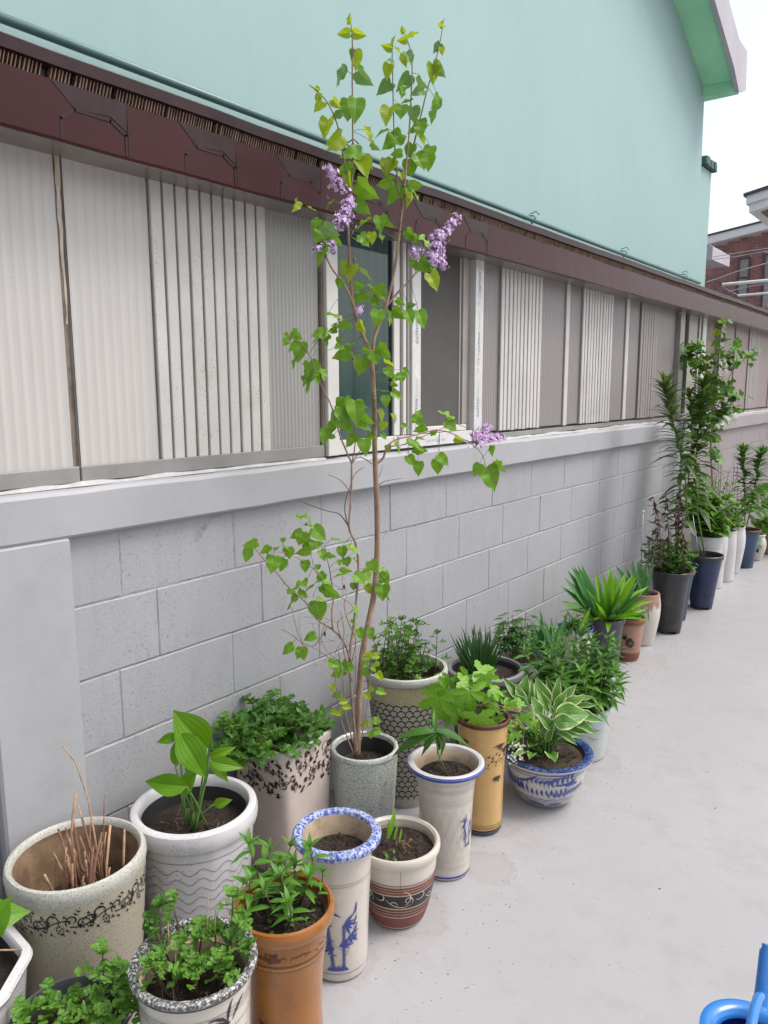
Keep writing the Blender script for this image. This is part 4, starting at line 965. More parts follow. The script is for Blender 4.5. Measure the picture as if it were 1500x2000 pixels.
# K blue and white bowl
p = Pot('bowl_pot', 'blue and white bowl pot with painted landscape, holding a variegated hosta', .652, 2.435, [(.074, 0), (.082, .004), (.106, .03), (.130, .075), (.142, .12), (.146, .155), (.144, .165)], 'whiteplain', [(.144, .165), (.160, .169), (.168, .176), (.1685, .181)], 'whiteplain', 'darkinner', .168, wall=.010, soilmat='soillight', group=GP, crumbs=140)
p.lathe([(.1685, .1812), (.167, .187), (.160, .189), (.148, .187), (.138, .183), (.135, .170)], 'bluerim2', 'rim_top'); p.ref = .125
for z, w in ((.158, .0025), (.150, .0012), (.147, .0010), (.045, .0012)): p.stroke([(-.24 + k * .01, z) for k in range(49)], w, 'blue', step=1)
for k in range(13): p.curve(-.115 + k * .0155, .072 + abs(k - 6) * .0015, 1.9, .030 + .014 * (k < 5), -.6, (.002, .0095, .001), 'blue' if k % 2 else 'bluel', 6)
for k in range(7): p.curve(-.15 + k * .012, .085, 1.75, .055 - abs(k - 2) * .006, -.3, (.002, .011, .0008), 'blue', 6, .0016)
for k in range(6): p.curve(-.05 + k * .013, .115 + .006 * math.sin(k), 2.3, .034, -2.6, (.0008, .004, .0008), 'blue', 8, .0016); p.curve(-.05 + k * .013, .122, 2.1, .03, -2.4, (.0008, .004, .0008), 'bluel', 8)
for k in range(5): p.curve(.03 + k * .016, .112 + .004 * k, 2.4, .05, -2.3, (.001, .010, .001), 'bluel' if k % 2 else 'blue', 8)
p.blob(.085, .120, .024, .008, 'bluel', .1); p.blob(.08, .124, .02, .004, 'blue', .15, .0018)
for k in range(4): p.stroke([(.07 + k * .01, .092), (.07 + k * .01, .104), (.076 + k * .01, .101)], .0012, 'blue')
for z in (.084, .079): p.curve(.03, z, .05, .11, .5, (.0012, .004, .001), 'blue', 8)
for k in range(4): p.curve(.02 + k * .018, .066, 2.6, .03, -2.5, (.002, .010, .001), 'bluel', 7)
for (xx, nn) in ((-.07, 11), (.025, 8)):
    for k in range(nn): p.curve(xx + k * .0065, .020 + .001 * (k % 3), 1.9, .020 - abs(k - nn / 2) * .0016, -.3, (.001, .006, .0006), 'blue', 4)
    p.curve(xx - .012, .034, .35, .075, -.8, .0011, 'blue')
p.curve(-.13, .07, -.5, .27, .55, (.0015, .006, .001), 'blue', 14)
for k in range(9): p.curve(-.10 + k * .021, .132 - abs(k - 3) * .003, -.15 + .3 * (k % 3), .045, .5, (.002, .008, .001), 'bluel' if k % 2 else 'blue', 6, .0012 if k % 2 else .0016)
for k in range(16): p.curve(-.19 + k * .0042, .09 + .02 * math.sin(k * .7), 1.7 - k * .02, .05, -.2, (.001, .006, .001), 'blue' if k % 3 else 'bluel', 6, .0018)
for k in range(10): p.curve(.05 + k * .012, .070 + .002 * k, 2.9, .035, -1.4, (.001, .006, .001), 'bluel' if k % 3 else 'blue', 6)
for k in range(12): p.curve(-.12 + k * .019, .052 + .003 * (k % 2), .1, .026, .4, (.001, .0035, .001), 'bluel', 4)
p.done(); pots['K'] = p
# L pale green
p = Pot('cylinder_pot', 'pale greenish white pot under the bushy lily plant beside the bowl', .612, 2.845, [(.092, 0), (.098, .006), (.104, .06), (.112, .15), (.116, .20)], 'palegreen', [(.116, .20), (.122, .203), (.125, .210), (.122, .218), (.115, .220), (.109, .215), (.107, .2)], 'palegreen', 'darkinner', .19, group=GP)
p.ref = .105; p.curve(.04, .16, -.9, .05, 1.2, (.001, .006, .001), 'groove'); p.curve(.03, .12, -.8, .045, 1., (.001, .004, .001), 'groove'); p.done(); pots['L'] = p
# M dark grey basin
p = Pot('round_pot', 'wide dark grey pot of grass standing close to the wall', .282, 2.632, [(.11, 0), (.115, .01), (.128, .12), (.143, .25), (.150, .33)], 'greyplastic', [(.150, .33), (.158, .335), (.160, .345), (.158, .356), (.150, .360), (.141, .358), (.138, .345)], 'rimgrey', 'darkinner', .325, wall=.014, group=GP); pots['M'] = p
# N
p = Pot('round_pot', 'cream rimmed pot with thin blue line and tall ferny plants behind the basin', .256, 2.990, [(.078, 0), (.082, .01), (.094, .15), (.103, .29)], 'cream', [(.103, .29), (.1065, .293), (.107, .296), (.105, .299), (.101, .300), (.098, .298), (.096, .29)], 'bluerim2', 'creamstain', .235, group=GP); pots['N'] = p
# iris pot between N and O, hidden by leaves
p = Pot('round_pot', 'small dark plastic pot half hidden under iris leaves near the wall', .262, 3.26, [(.07, 0), (.073, .01), (.085, .14), (.092, .235)], 'blackplastic', [(.092, .235), (.1, .237), (.101, .245), (.098, .25), (.09, .249), (.087, .24)], 'blackplastic', 'darkinner', .22, group=GP); pots['N2'] = p
# O
p = Pot('bowl_pot', 'cream bowl pot with dark blue rim in front of the grey lily pot', .273, 3.546, [(.05, 0), (.056, .006), (.07, .1), (.079, .2), (.086, .284)], 'cream', [(.086, .284), (.091, .288), (.093, .293), (.092, .298), (.088, .300), (.084, .297), (.082, .288)], 'blue', 'darkinner', .27, group=GP); pots['O'] = p
# P
p = Pot('tapered_pot', 'dark grey plastic pot with a bright green clump of strap leaves', .332, 3.798, [(.068, 0), (.071, .01), (.084, .18), (.091, .275)], 'greyplastic', [(.091, .275), (.099, .277), (.1005, .287), (.099, .297), (.093, .299), (.088, .297), (.086, .285)], 'greyplastic', 'darkinner', .28, group=GP); pots['P'] = p
# Q salmon
p = Pot('tapered_pot', 'salmon terracotta pot with red rim and black flower print', .359, 4.064, [(.058, 0), (.062, .006), (.068, .04), (.078, .15), (.083, .212)], 'salmon', [(.083, .212), (.089, .215), (.091, .225), (.090, .238), (.086, .244), (.080, .242), (.078, .225)], 'terra', 'darkinner', .225, group=GP); p.ref = .075
band(p, .001, .05, 'terra')
for i in range(26): t = i * .5; p.blob(.012 + .0016 * i ** .8 * math.cos(t) * 1.0, .115 + .0022 * i ** .8 * math.sin(t), .009, .0045, 'blackink', t)
for i in range(5): p.curve(-.01, .13, 1.2 + i * .4, .035, .5, (.002, .006, .001), 'blackink')
for i in range(7): p.curve(.016, .112, i * .9, .012, .3, .0012, 'ochre', 4, .003)
p.done(); pots['Q'] = p
# R barrel
p = Pot('barrel_pot', 'cream barrel shaped pot with brown drip glaze at the shoulder', .336, 4.372, [(.058, 0), (.062, .004), (.080, .08), (.094, .17), (.096, .24), (.088, .295)], 'cream', [(.088, .295), (.089, .302), (.086, .308), (.080, .308), (.076, .302), (.075, .29)], 'salmon', 'darkinner', .285, group=GP); p.ref = .09
for k in range(-8, 9): p.curve(k * .0125, .298, -1.57, r.uniform(.045, .085), r.uniform(-.2, .2), (.014, .012, .002), 'salmon', 6)
p.curve(.025, .24, -1.57, .08, .3, (.001, .004, .001), 'brownink'); p.done('glaze_drips'); pots['R'] = p
def plastic(key, nm, label, X, Y, R, H, rb, m1, m2=None, feet=0, soil=.04):
    m2 = m2 or m1
    z0_ = .018 if feet else 0
    p = Pot(nm, label, X, Y, [(rb, z0_), (rb + .003, z0_ + .006), (rb + (R - .009 - rb) * .5, H * .5), (R - .009, H - .028)], m1, [(R - .009, H - .028), (R - .001, H - .026), (R, H - .018), (R + .001, H - .004), (R - .003, H), (R - .009, H - .001), (R - .012, H - .012), (R - .013, H - .03)], m2, 'darkinner', H - soil, wall=.006, group=GP)
    if feet:
        for k in range(4):
            t0 = p.phi - .9 + k * PI / 2; mb = MB(); vs_ = []
            for i in range(7):
                t = t0 + i * .16
                for rr, z in ((rb - .014, 0), (rb - .001, 0), (rb + .001, .0175), (rb - .014, .0175)): vs_.append((X + rr * math.cos(t), Y + rr * math.sin(t), z))
            mb.add(vs_, [(i * 4 + a, i * 4 + (a + 1) % 4, (i + 1) * 4 + (a + 1) % 4, (i + 1) * 4 + a) for i in range(6) for a in range(4)] + [(3, 2, 1, 0), (24, 25, 26, 27)]); mb.build('foot', MT[m1], p.root)
    pots[key] = p; return p
plastic('S', 'tapered_pot', 'tall black plastic pot with feet holding chrysanthemum, withered stems and stakes', .387, 4.691, .120, .39, .074, 'blackplastic', feet=1)
plastic('T', 'tapered_pot', 'navy pot with brown rim squeezed between two taller plastic pots', .325, 4.985, .122, .33, .078, 'navyplastic', 'brownplastic')
plastic('U', 'tapered_pot', 'large navy plastic pot with black rim and one tall staked lily', .402, 5.357, .124, .375, .070, 'navyplastic', 'blackplastic', feet=1, soil=.09)
def ceramic(key, label, X, Y, R, H, rb, belly, mat='whiteplain', soil=.02, nm='cylinder_pot'):
    p = Pot(nm, label, X, Y, [(rb, 0), (rb + .006, .005), (rb + (R - rb) * .45 + belly, H * .35), (R + belly * .6, H * .7), (R - .004, H - .012)], mat, [(R - .004, H - .012), (R, H - .008), (R, H - .002), (R - .005, H), (R - .011, H - .003), (R - .012, H - .015)], mat, 'darkinner', H - soil, group=GP)
    pots[key] = p; return p
p = ceramic('V1', 'white flared pot, nearest of the white pots behind the navy one', .318, 5.723, .110, .440, .078, -.004)
p.ref = .1; p.stroke([(-.1 + k * .01, .36) for k in range(21)], .002, 'groove', step=1); p.done()
ceramic('V2', 'white flared pot, second of the white pots in the far row', .298, 5.989, .102, .425, .076, -.002)
ceramic('W', 'straight sided white pot with fluted corner, third of the white pots', .309, 6.257, .090, .398, .082, .004)
ceramic('X', 'white barrel pot, farthest of the white pots beside the blue grey one', .284, 6.564, .108, .386, .075, .012)
plastic('Y', 'tapered_pot', 'blue grey plastic pot with brown rim holding dark lilies', .347, 6.838, .108, .325, .062, 'bluegrey', 'brownplastic')
p = Pot('vase_pot', 'cream vase shaped pot painted with grape leaves near the end of the row', .357, 7.186, [(.042, 0), (.046, .005), (.062, .05), (.078, .12), (.076, .17), (.060, .21)], 'cream', [(.060, .21), (.068, .215), (.070, .225), (.066, .232), (.058, .230), (.055, .22)], 'cream', 'darkinner', .21, group=GP); p.ref = .07
MT['greenpaint'] = plain('green_leaf_paint', (.22, .36, .20), .4, .2, 60)
for (x, z) in ((-.02, .165), (.025, .13), (.03, .185), (-.03, .11)):
    for i in range(6): p.blob(x + .010 * math.cos(i), z + .010 * math.sin(i), .011, .007, 'greenpaint', i)
for i in range(12): p.blob(-.005 + (i % 4) * .007 - (i // 4) * .0, .09 + (i // 4) * .010 - abs(i % 4 - 1.5) * .005, .006, .006, 'blackink', eps=.002)
p.done(); pots['Z'] = p
plastic('AA', 'tapered_pot', 'brown clay pot cut off by the right edge, last in the row', .400, 7.55, .11, .30, .07, 'salmon')
# front row
plastic('BB', 'tapered_pot', 'dark plastic pot of chrysanthemum at the bottom left, mostly under leaves', .485, .675, .112, .275, .08, 'greyplastic')
p = Pot('cylinder_pot', 'cream pot with black speckled rim holding young chrysanthemums', .722, .797, [(.080, 0), (.084, .01), (.092, .15), (.098, .28), (.103, .40), (.104, .418)], 'cream', [(.104, .418), (.112, .421), (.1135, .425)], 'blackink', 'creamstain', .375, wall=.011, group=GP, crumbs=110)
p.lathe([(.1135, .4251), (.1175, .431), (.1165, .437), (.110, .440), (.103, .438), (.1, .43), (.099, .41)], 'blackrim', 'rim_top'); p.ref = .1
for z in (.39, .383, .376, .35): p.stroke([(-.18 + k * .01, z) for k in range(37)], .0016, 'groove', step=1)
for (x, a) in ((.055, 2.6), (.055, 2.1), (.055, 1.6), (.06, 3.1), (.06, 3.6), (.065, 1.1), (.06, 3.9)): p.curve(x, .365, a, .045, 1.2 if a > 1.8 else -.6, (.001, .007, .001), 'blackink')
for (x, z) in ((-.08, .3), (-.02, .27), (.09, .3)):
    for i in range(7): p.curve(x, z, i * .8, .03, .4, (.001, .006, .001), 'blackink')
p.done(); pots['CC'] = p
p = Pot('cylinder_pot', 'glossy orange brown pot with carved band holding small lilies', .722, 1.030, [(.088, 0), (.092, .008), (.086, .05), (.078, .15), (.081, .26), (.089, .33), (.094, .385)], 'orange', [(.094, .385), (.104, .388), (.108, .396), (.1085, .408), (.105, .417), (.099, .419), (.094, .414), (.092, .395)], 'orange', 'redbrowninner', .385, wall=.008, group=GP, crumbs=150); p.ref = .09
for z in (.336, .325): p.stroke([(-.14 + k * .006, z) for k in range(47)], .0018, 'orangedark', step=1)
for k in range(-22, 23): p.stroke([(k * .006 - .003, .327), (k * .006 + .002, .334)], .0016, 'ochre', .0022)
for k in range(-12, 13):
    if k % 5: p.curve(k * .0105, .352 + r.uniform(-.004, .004), r.uniform(.3, 1.4), .018, -2.2, (.001, .0022, .001), 'orangedark', 6)
    if k < -1: p.curve(k * .01, .362, -1.2, .016, .8, .0022, 'orangedark'); p.stroke([(k * .01 - .006, .357), (k * .01 + .006, .358)], .002, 'orangedark')
for i in range(12): p.blob(-.02 + r.uniform(-.02, .01), .358 + r.uniform(-.012, .012), r.uniform(.003, .007), r.uniform(.002, .004), 'orangedark', r.uniform(0, 3))
for i in range(10): p.curve(-.075 + r.uniform(-.004, .004), .20 - i * .008, -.6 + r.uniform(-.6, .6), .025, .2, (.001, .004, .0005), 'brownink', 4)
p.done(); pots['DD'] = p
# stray grit by the pots
gm = MB(); r = random.Random(3)
for i in range(1500):
    k = r.choice(list(pots.values())); t = r.uniform(0, 6.3); d = .12 + abs(r.gauss(0, .12)); x, y = k.X + d * math.cos(t) + .06, k.Y + d * math.sin(t)
    if x < .05: continue
    a = r.uniform(.0008, .0026)
    gm.add([(x, y, .0002 + a), (x + a, y, .0002), (x - a * .5, y + a, .0002), (x - a * .5, y - a, .0002)], [(0, 1, 2), (0, 2, 3), (0, 3, 1)])
for i in range(60):
    x, y = r.uniform(.75, 2.2), r.uniform(1.2, 6.5)
    a = r.uniform(.002, .006); t = r.uniform(0, 3); c_, s_ = math.cos(t), math.sin(t)
    gm.add([(x - a * c_, y - a * s_, .0006), (x - a * .3 * s_, y + a * .3 * c_, .0022), (x + a * c_, y + a * s_, .0008), (x + a * .3 * s_, y - a * .3 * c_, .0012)], [(0, 1, 2, 3)])
tag(gm.build('grit', MT['crumbdark'], None), 'dark grit and fallen soil crumbs scattered on the floor beside the pots', 'grit', None, 'stuff')

# ================================================================== watering can
cx, cy = 1.545, 1.480
wc = empty('watering_can', (cx, cy, 0), 'bright blue plastic watering can cut off by the bottom right corner', 'watering can')
def ring(prof, name, mat, sx=1., sy=1.):
    mb = MB(); n = 48
    mb.add([(cx + r_ * sx * math.cos(2 * PI * k / n), cy + r_ * sy * math.sin(2 * PI * k / n), z) for r_, z in prof for k in range(n)], [(i * n + k, i * n + (k + 1) % n, (i + 1) * n + (k + 1) % n, (i + 1) * n + k) for i in range(len(prof) - 1) for k in range(n)])
    return mb.build(name, MT[mat], wc, True, 45)
ring([(.0001, .002), (.082, .002), (.094, .01), (.099, .10), (.097, .18), (.091, .205), (.088, .215)], 'body', 'canblue')
ring([(.088, .215), (.093, .222), (.092, .232), (.080, .236), (.066, .230), (.060, .222), (.059, .216)], 'rim', 'canblue')
ring([(.059, .2155), (.057, .18), (.0001, .18)], 'water', 'candark')
ds = depth((cx + .04, cy + .15, .26))
sp = [Vector((cx + .03, cy + .06, .08)), on_d(1474, 2030, ds - .03), on_d(1482, 1985, ds - .01), on_d(1489, 1935, ds), on_d(1496, 1856, ds + .02)]
MB().tube(sp, [.024, .019, .016, .0145, .0125], 14).build('spout', MT['canblue'], wc, True, 50)
d_ = (sp[-1] - sp[-2]).normalized(); e = sp[-1]
MB().tube([e, e + d_ * .004, e + d_ * .0041, e + d_ * .007, e + d_ * .0071, e + d_ * .012], [.0095, .0095, .0082, .0082, .0092, .0088], 14).build('spout_thread', MT['canblue'], wc, True, 30)
hd = [on_d(u, v, depth((cx, cy, .25)) + dd) for u, v, dd in ((1486, 1945, .05), (1480, 1950, .02), (1473, 1975, -.02), (1467, 2005, -.06), (1470, 2040, -.09), (1490, 2070, -.10))]
MB().tube(hd, [.008, .0095, .0095, .0095, .009, .008], 12).build('handle', MT['canblue'], wc, True, 50)
# ================================================================== leaves
def leafmesh(name, outline, mat, fold=.25, droop=-.2, wave=.0, inner=.55, twist=0, side=0, seed=0):
    r = random.Random(seed); mb = MB(); n = len(outline); vs_ = []; uv = []
    def pos(x, y):
        z = fold * abs(y) + droop * x * x + wave * math.sin(x * 13 + (1 if y > 0 else 2.3)) * abs(y) * 2
        yy = y + side * x * x
        return (x, yy, z)
    mid = [(max(0., x), 0.) for x, y in outline]
    for s_ in (1, -1):
        b = len(vs_)
        for i, (x, y) in enumerate(outline):
            mx = mid[i][0]
            for t in (0, inner, 1):
                px_, py = mx + (x - mx) * t, y * t * s_
                vs_.append(pos(px_, py)); uv.append((mx, .5 + .5 * t * s_ * .98))
        fs = []
        for i in range(n - 1):
            for k in range(2):
                q = (b + i * 3 + k, b + (i + 1) * 3 + k, b + (i + 1) * 3 + k + 1, b + i * 3 + k + 1)
                fs.append(q if s_ < 0 else q[::-1])
        mb.f += fs; mb.mi += [0] * len(fs)
    mb.v = vs_; mb.uv = uv
    return mb.mesh(name, mat, True)
HEART = [(0, .02), (-.06, .12), (-.075, .24), (-.02, .35), (.09, .43), (.22, .46), (.36, .45), (.50, .395), (.63, .31), (.74, .215), (.84, .12), (.93, .045), (1, 0)]
OVATE = [(0, .012), (.04, .10), (.12, .21), (.25, .30), (.4, .33), (.55, .30), (.7, .22), (.84, .12), (.94, .04), (1, 0)]
LANCE = [(0, .01), (.08, .045), (.22, .085), (.4, .105), (.58, .09), (.75, .06), (.9, .025), (1, 0)]
WLANCE = [(0, .015), (.08, .07), (.22, .13), (.4, .165), (.58, .15), (.75, .10), (.9, .04), (1, 0)]
SWORD = [(0, .03), (.15, .042), (.3, .052), (.5, .055), (.7, .045), (.85, .026), (1, 0)]
BLADE = [(0, .012), (.3, .013), (.6, .011), (.85, .006), (1, 0)]
MUM = [(0, .012), (.12, .02), (.10, .14), (.14, .24), (.20, .24), (.24, .30), (.29, .22), (.30, .085), (.35, .11), (.35, .28), (.40, .38), (.46, .36), (.50, .44), (.56, .40), (.59, .30), (.58, .15), (.63, .13), (.67, .25), (.73, .31), (.78, .26), (.84, .27), (.87, .17), (.93, .15), (.96, .06), (1, 0)]
def palmmesh(name, mat, seed=0, lobes=((0, 1), (48, .92), (-48, .92), (100, .72), (-100, .72)), droop=-.25):
    r = random.Random(seed); mb = MB(); pts = []
    angs = sorted(lobes, key=lambda q: q[0]); 
    for i, (a, L) in enumerate(angs):
        if i == 0: pts.append((a - 38, .30))
        for da, f in ((-21, .50), (-19, .66), (-14, .68), (-12, .84), (-6, .84), (0, 1), (6, .84), (12, .84), (14, .68), (19, .66), (21, .50)): pts.append((a + da, L * f))
        if i < len(angs) - 1: pts.append(((a + angs[i + 1][0]) / 2, .40))
        else: pts.append((a + 38, .30))
    def P3(a, q): 
        t = math.radians(a); x, y = q * math.cos(t), q * math.sin(t); la = min(abs(a - b_[0]) for b_ in angs)
        return (x, y, droop * q * q + la * .0022 * q)
    vs_ = [(0, 0, 0)]; uv = [(0, .5)]
    for a, q in pts:
        la = min(((a - b_[0]) for b_ in angs), key=abs)
        for f in (.55, 1): vs_.append(P3(a, q * f)); uv.append((q * f, .5 + la / 60.))
    n = len(pts); fs = [(0, 1 + 2 * i, 1 + 2 * (i + 1)) for i in range(n - 1)] + [(1 + 2 * i, 2 + 2 * i, 4 + 2 * i, 3 + 2 * i) for i in range(n - 1)]
    mb.add(vs_, fs, uv); return mb.mesh(name, mat, True)
def variants(key, outline, mat, n=4, fold=.25, droop=-.2, wave=0, side=.06, **k):
    r = random.Random(len(key) + 3)
    return [leafmesh('leaf', outline, LM[mat], fold * r.uniform(.6, 1.4), droop * r.uniform(.4, 1.6), wave * r.uniform(.5, 1.4), side=r.uniform(-side, side), seed=i, **k) for i in range(n)]
LV = {
 'lilac': variants('lilac', HEART, 'lilac', 5, .22, -.18, .10), 'lilacy': variants('lilacy', HEART, 'lilacy', 4, .5, -.2, .08), 'lilacg': variants('lilacg', HEART, 'lilacg', 4, .35, -.3, .08),
 'mum': variants('mum', MUM, 'mum', 5, .18, -.25, .16), 'mumdark': variants('mumdark', MUM, 'mumdark', 5, .18, -.25, .16),
 'hosta': variants('hosta', OVATE, 'hosta', 4, .35, -.35, .05), 'hostav': variants('hostav', OVATE, 'hostav', 5, .3, -.4, .10),
 'lance': variants('lance', LANCE, 'lance', 5, .3, -.45), 'lancedark': variants('lancedark', LANCE, 'lancedark', 5, .3, -.5), 'lancew': variants('lancew', WLANCE, 'lance', 4, .3, -.4),
 'lily': variants('lily', LANCE, 'lily', 5, .3, -.55), 'sword': variants('sword', SWORD, 'sword', 5, .6, -.3, 0, .05), 'iris': variants('iris', SWORD, 'iris', 5, .3, -.10, 0, .03),
 'grass': variants('grass', BLADE, 'grass', 5, .5, -.25, 0, .1), 'palm': [palmmesh('leaf', LM['palm'], i, droop=-.15 - .1 * i) for i in range(4)],
 'dead': variants('dead', LANCE, 'dead', 4, .9, -.8, .3, .3), 'fern': variants('fern', LANCE, 'fern', 4, .2, -.3), 'lilacdark': variants('lilacdark', HEART, 'mum', 4, .22, -.18, .1), 'lilacmid': variants('lilacmid', HEART, 'mumdark', 4, .22, -.18, .1), 'plantain': variants('plantain', WLANCE, 'lancedark', 4, .3, -.75)}
class Plant:
    def __init__(s, name, label, cat, loc, group=None):
        s.root = empty(name, tuple(loc), label, cat, group); s.L = Vector(loc); s.leaves = []; s.r = random.Random(int(loc[0] * 991 + loc[1] * 131)); s.st = {}
    def leaf(s, kind, p, d, up=(0, 0, 1), L=.04, w=1., force=None):
        d = Vector(d).normalized(); up = Vector(up); y = up.cross(d)
        if y.length < 1e-4: y = Vector((1, 0, 0)).cross(d)
        y.normalize(); z = d.cross(y); m_ = Matrix((d * L, y * L * w, z * L)).transposed().to_4x4(); m_.translation = Vector(p) - s.L
        me = LV[kind][s.r.randrange(len(LV[kind]))]; s.leaves.append((L * (depth(p) ** -1), me, m_))
    def stem(s, pts, r0, r1, mat, name='stem', n=6):
        k = len(pts); s_ = MB().tube(pts, [r0 + (r1 - r0) * i / (k - 1) for i in range(k)], n); return s_.build(name, MT[mat], s.root, True)
    def thin(s, pts, r0, r1, mat='stemg', n=4):
        k = len(pts); s.st.setdefault(mat, MB()).tube(pts, [r0 + (r1 - r0) * i / (k - 1) for i in range(k)], n, cap=False)
    def done(s, minpx=7, cap=290):
        s.leaves.sort(key=lambda q: -q[0]); rest = {}
        for i, (sz, me, m_) in enumerate(s.leaves):
            if i < cap and sz * 1498 >= minpx: link('leaf', me, s.root, m_)
            else:
                mb = rest.setdefault(me.materials[0].name, (MB(), me.materials[0]))[0]; ul = me.uv_layers[0].data if me.uv_layers else None
                uv = [(0, 0)] * len(me.vertices)
                if ul:
                    for l in me.loops: uv[l.vertex_index] = tuple(ul[l.index].uv)
                mb.add([m_ @ v.co for v in me.vertices], [tuple(p_.vertices) for p_ in me.polygons], uv)
        for nm, (mb, mt) in rest.items(): o = link('small_leaves', mb.mesh('small_leaves', mt, True), s.root); o['kind'] = 'stuff'
        for mt, mb in s.st.items():
            mb.v = [(a - s.L.x, b_ - s.L.y, c - s.L.z) for a, b_, c in mb.v]; o = link('fine_stems', mb.mesh('fine_stems', MT[mt], True), s.root); o['kind'] = 'stuff'
def rv(r, s_=1.): return Vector((r.uniform(-s_, s_), r.uniform(-s_, s_), r.uniform(-s_, s_)))
def curve3(a, b_, sag=Vector((0, 0, 0)), n=6): return [a.lerp(b_, i / n) + sag * math.sin(PI * i / n) for i in range(n + 1)]

# ------------------------------------------------------------------ plant builders
def mum(p, base, tip, n, L0, kind='mum', stemmat='stemred', r0=.0022, lo=.25, rosette=5, spread=1.):
    r = p.r; base, tip = Vector(base), Vector(tip); pts = curve3(base, tip, rv(r, .012)); p.stem(pts, r0, r0 * .5, stemmat)
    a = r.uniform(0, 6)
    for i in range(n):
        f = lo + (1 - lo) * (i + r.random() * .5) / n; q = base.lerp(tip, f); k = min(5, int(f * 6)); q = pts[k].lerp(pts[k + 1], f * 6 - k) if f < 1 else tip
        a += 2.4 + r.uniform(-.3, .3); el = r.uniform(-.1, .55) + .3 * f; d = Vector((math.cos(a) * math.cos(el), math.sin(a) * math.cos(el), math.sin(el)))
        L = L0 * r.uniform(.75, 1.2) * (1.1 - .35 * f); pet = q + d * L * .45 * spread
        p.thin([q, pet], .0009, .0007, 'stemg', 3); p.leaf(kind, pet, d + Vector((0, 0, r.uniform(-.5, .1))), Vector((0, 0, 1)) + rv(r, .4), L, r.uniform(.85, 1.15))
    for i in range(rosette):
        a = i * 2.4; el = .7 + r.uniform(-.3, .4); d = Vector((math.cos(a) * math.cos(el), math.sin(a) * math.cos(el), math.sin(el)))
        p.leaf(kind, tip - Vector((0, 0, .002)), d, Vector((0, 0, 1)) + rv(r, .3), L0 * r.uniform(.45, .8))
def whorl(p, base, tip, n, L0, kind='lance', stemmat='stemg', r0=.002, lo=.1, el0=.3, droopy=0., top=.7, w=1., bend=.012, tipn=5):
    r = p.r; base, tip = Vector(base), Vector(tip); pts = curve3(base, tip, rv(r, bend)); p.stem(pts, r0, r0 * .5, stemmat); a = r.uniform(0, 6); ax = (tip - base).normalized()
    for i in range(n):
        f = lo + (1 - lo) * i / n; k = min(5, int(f * 6)); q = pts[k].lerp(pts[min(6, k + 1)], f * 6 - k)
        a += 2.1 + r.uniform(-.3, .3); el = el0 + r.uniform(-.25, .25) + .5 * f; d = Vector((math.cos(a) * math.cos(el), math.sin(a) * math.cos(el), math.sin(el))) 
        p.leaf(kind, q, d, Vector((0, 0, 1)) + rv(r, .2), L0 * r.uniform(.75, 1.2) * (1 - (1 - top) * f), w)
    for i in range(tipn):
        a = i * 2.4; el = 1.05 + r.uniform(-.2, .3); d = Vector((math.cos(a) * math.cos(el), math.sin(a) * math.cos(el), math.sin(el))); p.leaf(kind, tip, d, Vector((0, 0, 1)) + rv(r, .3), L0 * top * r.uniform(.5, .85), w)
def in_pot(pt, f=.8, r=rnd):
    t = r.uniform(0, 2 * PI); q = pt.soil_r * f * math.sqrt(r.random()); return Vector((pt.X + q * math.cos(t), pt.Y + q * math.sin(t), pt.soil_z + .004))
def bypx(u, v, d0, L): return on_d(u, v, d0)
GPL = 'plants growing in the pots'

# ================================================================== the tall lilac
E_ = pots['E']; lx = Vector((E_.X, E_.Y, E_.soil_z))
lil = Plant('lilac_tree', 'tall slender lilac tree with heart shaped leaves and purple flowers in front of the window', 'lilac', lx, GPL)
PX = .30
def W_(u, v, dx=0): return on_x(u, v, PX + dx)
def zA(x, y): return (600 + x / 4.6875, y / 4.6875)
def zB(x, y): return (560 + x / 4.1667, 300 + y / 4.1667)
def zC(x, y): return (550 + x / 6, 640 + y / 6)
def zD(x, y): return (450 + x / 2.5, 600 + y / 2.5)
def zE(x, y): return (460 + x / 4.6875, 980 + y / 4.6875)
branches = []
def branch(name, pts, r0, r1, mat, dx0=0, dx1=0, n=8):
    k = len(pts); P3 = [W_(u, v, dx0 + (dx1 - dx0) * i / (k - 1)) for i, (u, v) in enumerate(pts)]
    out = []
    Q = [P3[0]] + P3 + [P3[-1]]
    for i in range(1, len(Q) - 2):
        for t in (0, .25, .5, .75):
            p0, p1, p2, p3 = Q[i - 1:i + 3]; out.append(.5 * ((2 * p1) + (p2 - p0) * t + (2 * p0 - 5 * p1 + 4 * p2 - p3) * t * t + (3 * p1 - p0 - 3 * p2 + p3) * t ** 3))
    out.append(P3[-1]); lil.stem(out, r0, r1, mat, name, n); branches.extend(out); return out
branch('trunk', [(697, 1478), (699, 1410), (703, 1340), (707, 1285), (718, 1225), (729, 1170), (735, 1110), (737, 1040), (735, 960), (732, 880), (731, 800), (728, 730), (722, 685)], .0115, .0072, 'bark', -.0, -.0, 10)
branch('limb', [(722, 687), (709, 655), (696, 622), (688, 580), (683, 520), (681, 470), (680, 432), (685, 390), (688, 340), (689, 257), (688, 147), (688, 75), (685, 44)], .0062, .0014, 'bark', 0, -.02)
branch('limb', [(727, 690), (733, 655), (752, 605), (767, 545), (777, 485), (782, 438), (788, 395), (793, 330), (799, 260), (803, 190), (805, 130), (800, 92), (789, 62)], .0055, .0012, 'bark', 0, .03)
branch('shoot', [(786, 405), (778, 365), (772, 300), (769, 240), (767, 150), (766, 100), (769, 75)], .0028, .0012, 'shoot', .01, .0)
branch('shoot', [(795, 330), (806, 290), (820, 235), (832, 185), (848, 128), (859, 85), (865, 48)], .003, .0012, 'shoot', .015, .05)
